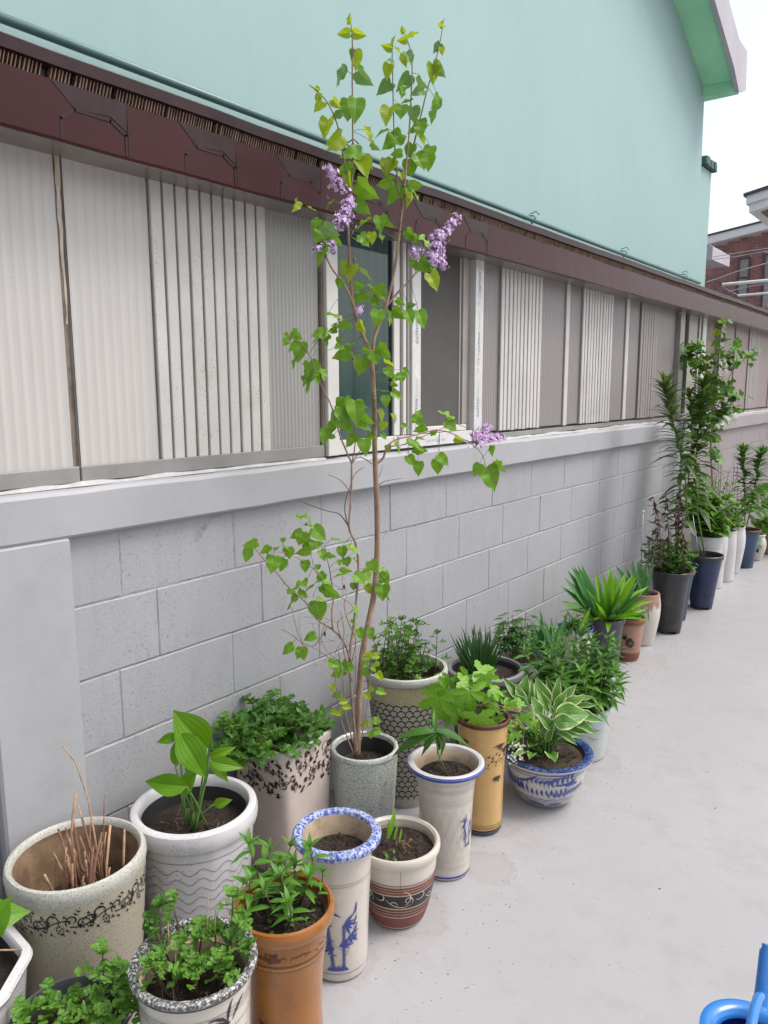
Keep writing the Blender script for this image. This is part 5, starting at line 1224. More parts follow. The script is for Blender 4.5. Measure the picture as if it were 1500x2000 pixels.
branch('shoot', [(687, 380), (676, 335), (668, 290), (662, 255), (652, 225), (638, 198), (620, 178), (604, 166)], .0028, .0011, 'shoot', .0, .03)
branch('branch', [(697, 622), (684, 580), (668, 550), (650, 527), (636, 500)], .0038, .0024, 'bark', 0, .03)
branch('branch', [(754, 600), (778, 570), (800, 548), (815, 530)], .0034, .0024, 'bark', .0, .06)
branch('branch', [(736, 905), (748, 895), (757, 872), (775, 858), (810, 850), (850, 840), (882, 846), (905, 858), (925, 866)], .0040, .0016, 'twig', 0, .10)
branch('branch', [(757, 872), (790, 868), (820, 855), (860, 838), (890, 828), (915, 838)], .0024, .0012, 'twig', 0, .06)
branch('branch', [(912, 860), (940, 885), (950, 915), (958, 930)], .0016, .001, 'twig', .10, .10)
branch('branch', [(697, 1475), (690, 1400), (683, 1290), (690, 1230), (697, 1160), (700, 1100), (694, 1060), (682, 1030), (686, 970), (687, 905)], .0050, .0030, 'twig', .02, .0)
branch('branch', [(687, 905), (676, 880), (664, 850), (654, 815), (644, 785), (633, 765), (620, 735), (607, 700), (590, 672), (572, 655), (560, 660)], .0030, .0010, 'twig', .0, -.10)
branch('branch', [(687, 905), (692, 880), (694, 850), (690, 815)], .0022, .0012, 'twig', 0, .03); branch('branch', [(688, 905), (700, 885), (712, 870)], .0018, .001, 'twig', 0, .03)
branch('branch', [(688, 900), (705, 893), (727, 906)], .0018, .002, 'twig', 0, 0)
branch('branch', [(682, 1030), (664, 1005), (640, 998), (615, 990), (592, 981)], .0020, .0009, 'twigdark', 0, .03); branch('branch', [(682, 1035), (673, 990), (686, 945), (694, 925), (711, 912)], .0018, .0008, 'twigdark', 0, -.03)
branch('branch', [(686, 965), (672, 945), (660, 935), (640, 927)], .0014, .0006, 'twigdark', 0, .03); branch('branch', [(738, 949), (752, 940), (787, 934)], .0016, .0006, 'twigdark', 0, .02); branch('branch', [(738, 935), (744, 922), (747, 909)], .001, .0005, 'twigdark', 0, .02)
branch('branch', [(688, 1300), (672, 1255), (648, 1228), (620, 1210), (600, 1180), (585, 1165), (562, 1145), (540, 1118), (520, 1098), (494, 1066)], .0036, .0012, 'twig', .02, .12)
branch('branch', [(650, 1228), (648, 1200), (651, 1165), (645, 1120), (638, 1085), (634, 1065)], .0028, .0010, 'twig', .05, .06)
branch('branch', [(651, 1170), (630, 1130), (606, 1105), (585, 1092), (560, 1080), (530, 1078)], .0018, .0008, 'twig', .06, .12)
branch('branch', [(668, 1250), (660, 1215), (690, 1190), (672, 1170), (640, 1150), (615, 1112), (605, 1060), (608, 1030), (604, 1012)], .0016, .0007, 'twig', .04, .08)
branch('branch', [(640, 1222), (615, 1290 - 30), (590, 1255), (570, 1240), (550, 1229)], .0014, .0006, 'twigdark', .06, .12); branch('branch', [(592, 1262), (580, 1230), (573, 1205), (570, 1185)], .0012, .0006, 'twig', .08, .1)
branch('branch', [(648, 1290), (630, 1275), (605, 1262), (585, 1264)], .0016, .0008, 'twig', .05, .1); branch('branch', [(690, 1310), (660, 1290), (634, 1265), (628, 1240), (636, 1215)], .0016, .0007, 'twig', .03, .06)
branch('branch', [(697, 1150), (690, 1125), (705, 1110), (730, 1120)], .0014, .0008, 'twig', .0, .04); branch('branch', [(688, 1290), (695, 1250), (680, 1215), (672, 1180), (680, 1160)], .0022, .001, 'twig', .03, .05)
branch('branch', [(690, 1450), (676, 1400), (672, 1350), (668, 1310), (660, 1270)], .0028, .0012, 'twig', .06, .08); branch('branch', [(688, 1330), (676, 1290), (670, 1262), (672, 1230), (665, 1195)], .0026, .001, 'twig', .05, .06)
r = lil.r
for i in range(26):   # tangle of fine twigs low in the crown
    u, v = r.uniform(595, 690), r.uniform(1150, 1300); a = W_(u, v, r.uniform(.02, .1)); b_ = a + Vector((r.uniform(-.05, .05), r.uniform(-.08, .03), r.uniform(-.02, .08))); lil.thin(curve3(a, b_, rv(r, .012), 5), .0010, .0005, 'twig')
heads = []
def lf(zf, data, dxr=(-.03, .04), kinds=None):
    for q in data:
        bx_, by, tx, ty, w = q[:5]; k = q[5] if len(q) > 5 else 'n'
        kind = {'n': 'lilac', 'y': 'lilacy', 'g': 'lilacg'}[k]
        u0, v0 = zf(bx_, by); u1, v1 = zf(tx, ty); best = min(branches, key=lambda b: (b - on_x(u0, v0, b.x)).length)
        D = depth(best) + r.uniform(-.03, .02); a = on_d(u0, v0, D)
        if (a - best).length > .14: a = on_d(u0, v0, D)
        Lp = math.hypot(u1 - u0, v1 - v0) * D / FPX
        fwd = -r.uniform(-.1, .45); d = RT * (u1 - u0) - UP * (v1 - v0); d.normalize(); d = (d + FW * fwd).normalized()
        tilt = {'n': .9, 'y': .9, 'g': .5}[k]
        nrm = (-FW * tilt + Vector((0, 0, 1)) * r.uniform(.1, .7) + rv(r, .22)); nrm = nrm - d * nrm.dot(d)
        ww = w if k == 'n' else min(1.0, w)
        L = Lp * (.98 if v0 < 300 else 1.08)
        # narrow seen leaves are leaves turned on edge
        if w < .62 and nrm.length > 0:
            ang = math.acos(min(1, max(.35, w + .15))) * (1 if r.random() < .5 else -1); nrm = Matrix.Rotation(ang, 3, d) @ nrm; ww = max(.75, w)
        lil.leaf(kind, a - d * L * .08, d, nrm, L, min(1.2, max(.8, ww)))
        # attach the stalk
        if (best - a).length < .12: lil.thin(curve3(best, a, Vector((0, 0, .004)), 3), .0009, .0007, 'stemg', 3)
lf(zA, [(395,205,372,105,.4,'y'),(380,300,258,325,.4,'y'),(430,300,555,345,.4,'y'),(425,460,400,530,1.3,'g'),(430,480,460,660,.7,'y'),(360,660,215,800,.4,'g'),(475,660,590,845,.4,'g'),
 (100,830,5,780,.4,'y'),(95,830,75,760,.8,'y'),(110,870,90,965,.8,'y'),(130,940,65,1065,.6,'y'),(240,920,310,1020,.6,'y'),(390,930,370,1130,1.1,'n'),(450,920,450,1160,.8,'n'),(310,1040,200,1080,.5,'g'),
 (190,1110,150,1300,.8,'y'),(290,1240,170,1390,.3,'y'),(300,1250,180,1440,.3,'y'),(525,1190,610,1320,.5,'y'),(600,1310,655,1415,.5,'g'),(730,1200,585,1230,.3,'g'),(850,1240,665,1395,.7,'n'),
 (765,440,660,430,.4,'y'),(790,390,805,310,.35,'y'),(810,450,885,500,.4,'y'),(740,555,820,600,1,'g'),(750,600,720,745,.8,'y'),(755,765,632,890,.5,'g'),(930,700,820,850,.6,'g'),(870,790,870,925,.5,'n'),
 (885,300,850,235,.35,'y'),(905,365,810,385,.35,'y'),(935,345,1040,290,.35,'y'),(910,490,980,605,.9,'g'),(910,500,885,660,.55,'y'),(1030,700,1080,850,.35,'g'),(1060,830,925,890,.7,'g'),(1245,235,1248,150,.25,'y'),
 (1210,245,1290,255,.4,'y'),(1240,250,1198,238,.4,'y'),(1215,405,1150,485,.9,'g'),(1230,440,1240,515,.9,'y'),(1150,600,1165,780,.75,'y'),(1160,600,1270,725,.5,'g'),(1200,885,1150,1030,.5,'n'),(1200,960,1100,1165,.5,'n'),
 (750,1000,700,1195,.8,'y'),(860,970,850,1100,1.2,'n'),(940,930,800,970,.4,'n'),(970,990,990,1130,1.1,'g'),(1080,1140,890,1200,.8,'n'),(1030,1140,1040,1290,.9,'n'),(1010,1240,1090,1360,.5,'y'),(1130,1350,1090,1500,.9,'n'),
 (440,1340,500,1440,.5,'y'),(480,1400,265,1450,.8,'n'),(520,1450,600,1560,.8,'y'),(860,1400,745,1420,.6,'n'),(960,1330,900,1450,1,'n'),(1000,1420,1080,1560,1,'n'),(780,1480,720,1600,1,'y')])
lf(zB, [(600,60,660,225,.75,'y'),(830,70,810,215,.9,'y'),(1000,60,1010,190,1),(1150,20,1150,150,1),(500,170,510,290,.5,'y'),(525,110,400,170,.5),(590,250,740,395,.4),(850,225,725,290,.45),(930,285,805,410,.7),
 (1000,260,1118,265,.4),(960,300,1000,450,.5,'y'),(1020,300,1100,400,.35),(930,160,940,230,.7,'y'),(380,385,305,440,.45),(570,400,680,495,.6),(80,395,60,500,.5,'y'),(180,440,265,480,.3),(260,545,190,635,.9),(300,620,230,740,.9),
 (310,600,430,670,.5,'g'),(350,670,450,760,.5),(320,755,220,910,.6),(670,540,550,610,.6),(755,520,765,640,.9),(790,515,850,630,.25),(740,610,800,740,.4),(600,670,680,750,1),(690,650,700,740,.9,'y'),(540,690,600,720,.3),
 (500,900,440,990,1,'y'),(540,920,500,1050,.9,'y'),(440,1020,410,1100,1),(605,965,715,1030,.3,'g'),(640,1060,740,1100,.6),(790,1100,660,1140,.4),(630,1145,505,1235,.7),(560,1070,640,1090,.4),(730,1160,830,1210,.5,'y'),
 (690,1190,780,1250,.7),(740,1285,735,1410,1),(830,1290,850,1420,.4),(880,1270,960,1370,.5),(980,1285,1030,1405,.8),(1075,1290,1130,1430,.7),(985,1240,1055,1230,.5,'g'),(900,1190,960,1250,.5),(1170,990,1235,1130,.8,'y'),
 (1050,860,1180,970,.4),(1020,670,1100,720,.5),(1090,680,1180,780,.5),(980,630,1040,730,.5),(1140,900,1240,980,.4),(1000,870,1040,890,.6,'y'),(330,1310,470,1335,.4),(400,1430,330,1460,.6),(50,1450,130,1500,.5),(310,1455,190,1490,.7),
 (380,1400,480,1440,.5),(440,1380,540,1420,.6),(600,1380,640,1480,.5,'y'),(700,1340,720,1430,.6,'y')])
lf(zC, [(75,90,35,240,.4),(140,50,250,160,.5),(215,190,200,415,.85),(130,190,90,300,.4),(180,350,110,490,.5),(500,70,340,170,.6),(520,20,610,60,.6),(560,90,510,235,.6),(680,120,660,200,1),(830,200,665,200,.55),(790,280,590,380,.5),
 (640,220,760,250,.7),(940,360,905,560,1),(1080,300,1110,450,1.1),(1150,220,1280,375,.5),(960,260,1060,290,.4),(1000,170,1020,260,.5),(1215,410,1350,460,.5,'y'),(1230,480,1300,600,.9),(1320,590,1450,560,.7),(1400,540,1420,660,1),
 (1430,490,1500,560,.7),(1290,650,1370,690,.6),(330,440,490,560,1),(270,410,350,460,.5),(380,520,250,770,.55),(300,520,240,700,.5),(480,500,520,640,.4),(400,560,450,690,.5),(1240,750,1150,740,.4),(1300,760,1425,835,.7),
 (1220,810,1215,940,.95),(1130,980,1200,1100,.6,'y'),(1200,1110,1170,1215,1,'y'),(1285,1025,1350,1125,.5,'y'),(1410,1160,1500,1150,.5),(900,870,990,960,.35),(740,850,750,1150,.6),(860,880,880,1160,.8),(680,980,550,1120,.7),
 (700,960,760,1200,.8),(930,1020,1070,1160,.6),(640,1080,750,1200,.8),(880,1100,1060,1180,.7),(760,1150,830,1250,1),(600,1130,530,1270,.8),(520,1210,480,1390,.7),(610,1265,530,1310,.5),(860,1270,750,1410,.8),(965,1320,985,1510,.9),
 (1090,1270,960,1290,.9),(1180,1250,1230,1320,.7),(1240,1380,1270,1460,1),(1330,1360,1410,1490,.5),(1480,1510,1500,1600,1)])
lf(zD, [(905,560,930,497,.9),(1080,545,1012,498,.6),(1055,560,1110,605,.9),(950,585,890,610,.6),(980,615,1020,600,.5),(1100,640,1145,660,.5,'y'),(910,640,955,640,.6),(870,660,960,690,.5),(900,690,965,710,.4),(870,730,900,775,1),
 (920,760,912,830,.7),(1010,750,1010,820,.9),(1020,725,1065,780,.7),(1215,770,1190,830,.9),(1255,790,1290,910,.7),(1300,755,1340,810,.35),(1280,680,1270,730,.5),(840,575,875,590,.8)])
lf(zE, [(575,140,720,135,.4),(640,215,750,240,.5),(720,250,840,350,.9),(600,280,490,330,.7),(620,285,575,405,1.1),(435,335,435,380,1.3),(190,370,70,420,.45),(130,435,70,565,.7),(350,510,330,665,.95),(450,535,400,645,.8),
 (300,410,230,500,.5),(350,430,410,420,.6),(310,440,270,520,.5),(490,425,490,535,1),(430,400,510,430,.4),(670,440,550,490,.5),(720,370,700,450,1.1),(640,380,810,410,.5),(780,450,830,545,.8),(640,545,640,655,.9),
 (755,580,755,630,1.3),(890,345,1000,350,.5),(975,420,985,520,1.1),(1040,410,1150,480,.6),(1010,520,1030,600,1.2),(940,540,960,590,.8),(1080,530,1150,580,.5),(840,480,925,515,.35),(985,670,880,670,.5),(970,615,1070,655,.3),
 (1240,550,1290,650,1.1),(1170,640,1250,730,1.1),(1100,670,1200,750,.9),(1310,605,1400,635,.45),(1340,650,1410,765,.7),(1350,700,1310,760,.8),(1080,750,1080,815,1.1),(1200,770,1260,850,.7,'y'),(1350,770,1340,915,1.0),
 (1400,870,1410,930,.3),(810,660,740,740,.8),(760,690,880,750,.6),(650,735,500,800,.5),(480,820,560,820,.4),(710,770,625,810,.5),(590,840,440,990,.6),(590,830,670,880,.7),(780,780,820,840,.8),(810,780,960,895,.6),
 (750,890,820,900,.6),(745,925,780,1100,1),(1080,970,1145,1080,.45),(1060,1090,1130,1140,.4),(1130,1170,1170,1270,.8),(1230,1165,1250,1260,.9),(720,1220,620,1270,.7),(520,1320,415,1390,.7),(600,1345,560,1450,.8),
 (610,1340,620,1460,.9),(860,1470,960,1500,.7)])
ident = lambda x, y: (x, y)
low = []
for i in range(30):
    u, v = (r.uniform(648, 678), r.uniform(1285, 1420)) if i % 2 else (r.uniform(712, 742), r.uniform(1270, 1440)); a = r.uniform(0, 6.3); L = r.uniform(13, 24); low.append((u, v, u + L * math.cos(a), v + L * .7 * abs(math.sin(a)), r.uniform(.6, 1), 'n' if r.random() < .7 else 'y'))
branch('branch', [(700, 1470), (714, 1400), (722, 1340), (726, 1290)], .002, .001, 'twig', .04, .06); branch('branch', [(690, 1470), (664, 1400), (657, 1340), (652, 1290)], .002, .001, 'twig', .06, .08)
lf(ident, low)
# flowers
def panicle(pt, u0, v0, u1, v1, rad, n, dx=0, mat='petal', tipf=.35, plant=None, petal=.0042, name='flower_panicle'):
    if isinstance(u0, Vector): base, tip = u0, v0
    else: base, tip = on_x(u0, v0, PX + dx), on_x(u1, v1, PX + dx)
    r_ = random.Random(int(n + rad * 1e4)); mb = MB(); ax = tip - base; sub = [(r_.random(), rv(r_)) for _ in range(9)]
    mb.tube(curve3(base, tip, rv(r_, .003), 4), .0011, 5, mi=1)
    for i in range(int(n * 1.35)):
        f = r_.random() ** .85; env = 1.3 * rad * (1 - (1 - tipf) * f) * (.55 + .45 * math.sin(f * 20 + n)) ; env = max(env, rad * .3)
        d = rv(r_); d -= ax.normalized() * d.dot(ax.normalized()); d.normalize()
        q = base.lerp(tip, f) + d * env * r_.uniform(.35, 1.); nrm = (d + rv(r_, .55)).normalized()
        a = nrm.cross(Vector((0, .3, 1))).normalized(); b_ = nrm.cross(a); rot = r_.uniform(0, 1.6); s_ = 1.15 * petal * r_.uniform(.8, 1.25)
        if r_.random() < .16: mb.tube([q - nrm * .004, q, q + nrm * .003], [.0006, .0013, .0006], 5, mi=2); continue
        for k in range(4):
            t = rot + k * PI / 2; u_ = a * math.cos(t) + b_ * math.sin(t); w_ = nrm.cross(u_)
            c = q + nrm * .0008
            mb.add([q, q + u_ * s_ * .45 + w_ * s_ * .36 + nrm * s_ * .25, q + u_ * s_ + w_ * s_ * .26 + nrm * s_ * .1, q + u_ * s_ * 1.12 + nrm * s_ * .2, q + u_ * s_ - w_ * s_ * .26 + nrm * s_ * .1, q + u_ * s_ * .45 - w_ * s_ * .36 + nrm * s_ * .25], [(0, 1, 5), (1, 2, 3), (1, 3, 5), (3, 4, 5)])
        mb.tube([q - nrm * .006, q], [.0004, .0006], 3, mi=1, cap=False)
    P_ = plant or lil; mb.v = [(x - P_.L.x, y - P_.L.y, z - P_.L.z) for x, y, z in mb.v]
    return link(name, mb.mesh(name, [MT[mat], MT['twigdark'], MT['bud']]), P_.root)
panicle(lil, 665, 376, 640, 322, .030, 120, .02)
panicle(lil, 664, 445, 686, 385, .036, 200, .04); panicle(lil, 650, 450, 662, 425, .016, 40, .05)
panicle(lil, 645, 480, 610, 488, .015, 36, .04); panicle(lil, 648, 496, 650, 470, .017, 36, .045)
panicle(lil, 842, 520, 858, 452, .052, 520, .08); panicle(lil, 858, 470, 893, 424, .024, 140, .08, tipf=.7); panicle(lil, 815, 500, 805, 488, .026, 80, .07); panicle(lil, 862, 500, 866, 527, .018, 60, .08)
panicle(lil, 706, 598, 700, 612, .014, 26, .03); panicle(lil, 665, 618, 662, 628, .008, 8, .02)
panicle(lil, 930, 868, 950, 838, .034, 190, .11, 'petalp', .7); panicle(lil, 945, 862, 985, 852, .022, 110, .11, 'petalp', .7); panicle(lil, 930, 845, 922, 850, .02, 50, .11, 'petalp')
for (u, v) in ((672, 1146), (634, 1237)):
    o = MB().tube([W_(u, v - 5, .05), W_(u, v, .05), W_(u + 1, v + 6, .05)], [.001, .0045, .001], 6); o.build('dried_bud', MT['redfruit'], lil.root, True)
# swollen scar nodes on the right limb
for (u, v) in ((781, 440), (783, 415), (690, 700), (731, 780), (636, 500), (692, 507)):
    c = W_(u, v, .01); MB().tube([c - Vector((0, 0, .006)), c, c + Vector((0, 0, .006))], [.003, .0055, .003], 7).build('branch_node', MT['shoot'], lil.root, True)
    for k in range(3): a = r.uniform(0, 6); lil.thin([c, c + Vector((math.cos(a), math.sin(a), .5)) * .018], .001, .0003, 'shoot')
lil.done(6, 298)

# ================================================================== plants of the other pots
# A hosta leaf
A_ = pots['A']; p = Plant('hosta_plant', 'single bright green hosta leaf over the octagonal pot at the left edge', 'hosta', (A_.X, A_.Y, A_.soil_z), GPL)
d0 = depth((A_.X + .02, A_.Y + .05, .37))
p.leaf('hosta', on_d(-60, 1805, d0), RT * .8 - UP * -.2 + FW * .1, -FW + Vector((0, 0, .8)), .10, 1.1)
p.leaf('hosta', on_d(-20, 1830, d0), RT * .35 + UP * 1.0, -FW * .9 + RT * -.3, .082, 1.2)
p.thin([Vector((A_.X, A_.Y, A_.soil_z)), on_d(-20, 1830, d0)], .003, .002); p.done()
st = MB().tube([on_d(-10, 1856, depth((A_.X, A_.Y, .32))), on_d(43, 1855, depth((A_.X, A_.Y, .32)))], .0018, 6); st.v = [(x - A_.X, y - A_.Y, z) for x, y, z in st.v]; link('dry_stalk', st.mesh('dry_stalk', MT['straw']), A_.root)
# B dry stalks
B_ = pots['B']; p = Plant('dry_stalk_clump', 'clump of cut dry brown stalks with one long bent straw', 'dead plant', (B_.X, B_.Y, B_.soil_z), GPL); r = p.r
for i in range(48):
    b0 = Vector((B_.X + r.uniform(-.045, .075), B_.Y + r.uniform(-.04, .07), B_.soil_z)); h = r.uniform(.07, .24); d = Vector((r.uniform(-.4, .45), r.uniform(-.3, .45), 1)).normalized(); rr = r.uniform(.0022, .0042)
    p.stem([b0, b0 + d * h * .5 + rv(r, .003), b0 + d * h], rr, rr * .75, 'straw' if r.random() < .45 else 'strawd', 'dry_stalk', 7)
    if r.random() < .4: p.thin([b0 + d * h * .5, b0 + d * h * .5 + rv(r, .05) + Vector((0, 0, .03))], .0012, .0006, 'strawd')
D = depth((B_.X + .04, B_.Y + .03, .45))
p.stem([on_d(196, 1725, D), on_d(186, 1640, D), on_d(172, 1560, D), on_d(148, 1490, D), on_d(122, 1456, D)], .0028, .0014, 'straw', 'long_stalk', 7)
p.stem([on_d(128, 1700, D), on_d(140, 1620, D), on_d(148, 1545, D)], .0038, .003, 'straw', 'dry_stalk', 7); p.stem([on_d(205, 1720, D), on_d(202, 1640, D), on_d(204, 1550, D)], .0024, .001, 'strawd', 'dry_stalk', 6)
for i in range(6): q = in_pot(B_, .7, r); mum(p, q, q + Vector((0, 0, .012)), 2, .012)
p.done()
# C hosta
C_ = pots['C']; p = Plant('hosta_plant', 'green hosta with upright glossy leaves in the white wavy pot', 'hosta', (C_.X, C_.Y, C_.soil_z), GPL); D = depth((C_.X + .01, C_.Y - .01, .42)); r = p.r
def zF(x, y): return (x / 2.143, 1300 + y / 2.143)
base0 = Vector((C_.X + .005, C_.Y - .005, C_.soil_z))
for (bx_, by, tx, ty, w, dd, nn) in ((868, 345, 742, 205, 1.35, .03, -.2), (755, 285, 865, 445, 1.0, -.02, .3), (735, 420, 752, 280, .9, .05, -.6), (745, 290, 668, 315, .9, .03, .5), (780, 505, 625, 478, .95, -.04, .5), (775, 540, 798, 420, .9, -.02, -.3), (880, 380, 965, 345, .8, .02, .5), (885, 400, 1000, 412, .85, -.01, .4), (885, 395, 955, 465, .8, .0, .5), (898, 580, 958, 555, 1.1, -.01, .3)):
    u0, v0 = zF(bx_, by); u1, v1 = zF(tx, ty); a = on_d(u0, v0, D + dd); b_ = on_d(u1, v1, D + dd); d = b_ - a
    p.leaf('hosta', a, d + FW * -.02, -FW + Vector((nn * .9, 0, .4)), d.length * 1.1, w * .85)
    root = base0 + Vector((r.uniform(-.025, .03), r.uniform(-.02, .02), 0)); p.stem(curve3(root, a, Vector((0, 0, .008))), .0032, .0022, 'stemg', 'leaf_stalk')
for i in range(5):
    root = base0 + Vector((r.uniform(-.03, .03), r.uniform(-.02, .03), 0)); p.stem([root, root + Vector((0, .002, .05))], .0045, .003, 'stemg', 'leaf_stalk')
for i in range(40): q = in_pot(C_, .6, r); p.thin([q, q + rv(r, .03) * Vector((1, 1, .1)).length * .7], .0005, .0004, 'straw')
p.done()
# D chrysanthemum mound
D_ = pots['D']; p = Plant('chrysanthemum', 'dense dark green chrysanthemum mound spilling over the square beige pot', 'chrysanthemum', (D_.X, D_.Y, D_.soil_z), GPL); r = p.r
for i in range(24):
    t = r.uniform(0, 6.3); q = .105 * math.sqrt(r.random()); b0 = Vector((D_.X + q * math.cos(t), D_.Y + q * math.sin(t), D_.soil_z))
    tipx = Vector((min(D_.X + .055, D_.X + q * 1.1 * math.cos(t) - .02), D_.Y + q * 1.9 * math.sin(t) - .085, D_.soil_z + .10 * r.uniform(.4, 1.15) + (.02 if q < .05 else 0)))
    if tipx.x < .04: tipx.x = .04
    mum(p, b0, tipx, 8, .066, 'mumdark' if i % 4 else 'mum', lo=.3, rosette=3)
p.done(6, 295)
# F chrysanthemum on tall stems
F_ = pots['F']; p = Plant('chrysanthemum', 'upright chrysanthemum on dark stems in the tall scale patterned pot', 'chrysanthemum', (F_.X, F_.Y, F_.soil_z), GPL); r = p.r
for i in range(24):
    b0 = in_pot(F_, .9, r); mum(p, b0, b0 + Vector((r.uniform(-.03, .03), r.uniform(-.03, .03), r.uniform(.13, .26))), 10, .038, 'mum' if i % 3 == 0 else 'mumdark', lo=.2, rosette=4)
for i in range(14): b0 = in_pot(F_, .95, r); mum(p, b0, b0 + Vector((0, 0, .03)), 3, .028, 'mumdark', rosette=2)
p.done(6, 295)
# H sprouts
H_ = pots['H']; p = Plant('sprout', 'few young green shoots in the striped brown pot', 'seedling', (H_.X, H_.Y, H_.soil_z), GPL); r = p.r; D = depth((H_.X, H_.Y, H_.soil_z + .02))
for (u0, v0, u1, v1, w) in ((757, 1638, 775, 1586, 1.6), (770, 1640, 776, 1612, 1.5), (780, 1645, 786, 1620, 1.5), (757, 1636, 760, 1605, 1.2)):
    a, b_ = on_d(u0, v0, D), on_d(u1, v1, D); p.leaf('sword', a, b_ - a, -FW, (b_ - a).length * 1.05, w)
for i in range(7): q = Vector((H_.X + .02 + r.uniform(-.02, .02), H_.Y - .06 + r.uniform(-.02, .02), H_.soil_z + .008)); p.leaf('mum', q, rv(r) + Vector((0, 0, .3)), (0, 0, 1), .012)
for i in range(16): q = Vector((H_.X + r.uniform(-.02, .05), H_.Y + r.uniform(-.01, .05), H_.soil_z + .008)); p.thin(curve3(q, q + Vector((r.uniform(-.03, .03), r.uniform(-.02, .02), .002)), rv(r, .008), 4), .0006, .0005, 'straw')
p.done(4)
# I
I_ = pots['I']; p = Plant('lily_seedling', 'small plant with arching narrow leaves in the white embossed pot', 'seedling', (I_.X, I_.Y, I_.soil_z), GPL); D = depth((I_.X, I_.Y, I_.soil_z + .05)); r = p.r
c = on_d(858, 1480, D); q = Vector((I_.X + .005, I_.Y, I_.soil_z)); top = on_d(850, 1428, D); p.stem([q, c, top], .0024, .0015, 'stemg')
for (u0, v0, u1, v1, w, sg) in ((850, 1432, 790, 1450, 1.2, 1), (850, 1430, 800, 1428, 1.1, 1), (852, 1430, 888, 1482, 1.3, 1), (850, 1428, 905, 1440, 1.0, 1), (850, 1428, 850, 1398, 1.1, 0), (855, 1432, 832, 1462, 1.2, 1), (850, 1430, 866, 1470, 1.3, 1), (850, 1425, 838, 1402, 1.0, 0), (853, 1430, 880, 1425, 1.1, 1)):
    a, b_ = on_d(u0, v0, D), on_d(u1, v1, D + r.uniform(-.05, .05)); p.leaf('plantain', a, b_ - a + Vector((0, 0, .02 * sg)), Vector((0, 0, 1)) - FW * .6, (b_ - a).length * 1.2, w * .8)
p.done()
# J lobed leaves + runners
J_ = pots['J']; p = Plant('lobed_leaf_plant', 'plant with bright deeply lobed leaves and tan runners in the ochre pot', 'plant', (J_.X, J_.Y, J_.soil_z), GPL); D = depth((J_.X, J_.Y, .46)); r = p.r; q = Vector((J_.X, J_.Y, J_.soil_z))
for (u0, v0, u1, v1, w, dd) in ((858, 1362, 850, 1405, 1, -.03), (870, 1345, 842, 1368, .9, .0), (878, 1325, 868, 1348, .8, .04), (917, 1350, 925, 1392, 1.05, -.04), (948, 1318, 955, 1340, 1.2, .0), (935, 1310, 975, 1325, .8, .05), (935, 1398, 942, 1440, .9, -.06), (890, 1375, 886, 1415, .8, -.03), (900, 1330, 930, 1338, .9, .02), (905, 1385, 920, 1398, .9, -.02), (880, 1395, 870, 1420, .8, 0), (960, 1345, 985, 1352, .8, 0), (915, 1318, 900, 1342, .9, .05), (955, 1362, 980, 1380, .6, .0)):
    a, b_ = on_d(u0, v0, D + dd), on_d(u1, v1, D + dd); d = b_ - a; p.leaf('palm', a, d, -FW * .8 + Vector((0, 0, .8)) + rv(r, .3), d.length * 1.2, w * 1.1); p.stem(curve3(q + rv(r, .02) * .8, a, Vector((0, 0, .02)), 5), .0016, .001, 'stemg', 'leaf_stalk')
for (u, v, s_) in ((966, 1380, 16), (985, 1376, 14), (1000, 1372, 12), (1018, 1378, 14), (1028, 1395, 13), (972, 1400, 14), (990, 1415, 13), (1015, 1400, 12), (1040, 1408, 13), (1052, 1416, 12), (978, 1352, 13), (1010, 1432, 11), (1000, 1440, 12), (960, 1420, 12)):
    a = on_d(u, v, D + r.uniform(-.03, .06)); p.leaf('palm' if r.random() < .6 else 'mum', a, RT * r.uniform(-.6, .9) + UP * r.uniform(-.9, .4), -FW + Vector((0, 0, .7)) + rv(r, .3), s_ * 1.5 * D / FPX)
for k, pts in enumerate(([(960, 1395), (985, 1385), (1020, 1392), (1052, 1412), (1055, 1430)], [(955, 1400), (990, 1396), (1010, 1402), (1008, 1425)], [(962, 1420), (975, 1398), (1000, 1385), (1030, 1390)], [(940, 1400), (955, 1372), (990, 1382), (1015, 1385)], [(1008, 1400), (1024, 1420), (1022, 1450), (1012, 1475)], [(962, 1418), (985, 1405), (1006, 1412), (1000, 1420)], [(930, 1420), (926, 1390), (915, 1375)])):
    p.stem([on_d(u, v, D + .03 * math.sin(k + i)) for i, (u, v) in enumerate(pts)], .0013, .0008, 'straw', 'runner', 5)
wf = MB()
for i in range(60):
    a = on_d(r.choice([r.gauss(1000, 6), r.gauss(1008, 8), r.gauss(1018, 4)]), r.choice([r.gauss(1458, 5), r.gauss(1480, 5)]), D + r.uniform(-.01, .03)); n_ = (-FW + rv(r, .7)).normalized(); u_ = n_.cross(Vector((0, 0, 1))).normalized(); w_ = n_.cross(u_)
    for k in range(4):
        t = k * PI / 2 + i; e = u_ * math.cos(t) + w_ * math.sin(t); g_ = n_.cross(e); wf.add([a, a + e * .003 + g_ * .0012, a + e * .004, a + e * .003 - g_ * .0012], [(0, 1, 2, 3)])
wf.v = [(x - J_.X, y - J_.Y, z - J_.soil_z) for x, y, z in wf.v]; o = link('tiny_white_flowers', wf.mesh('tiny_white_flowers', MT['petalw']), p.root); o['kind'] = 'stuff'
p.done()
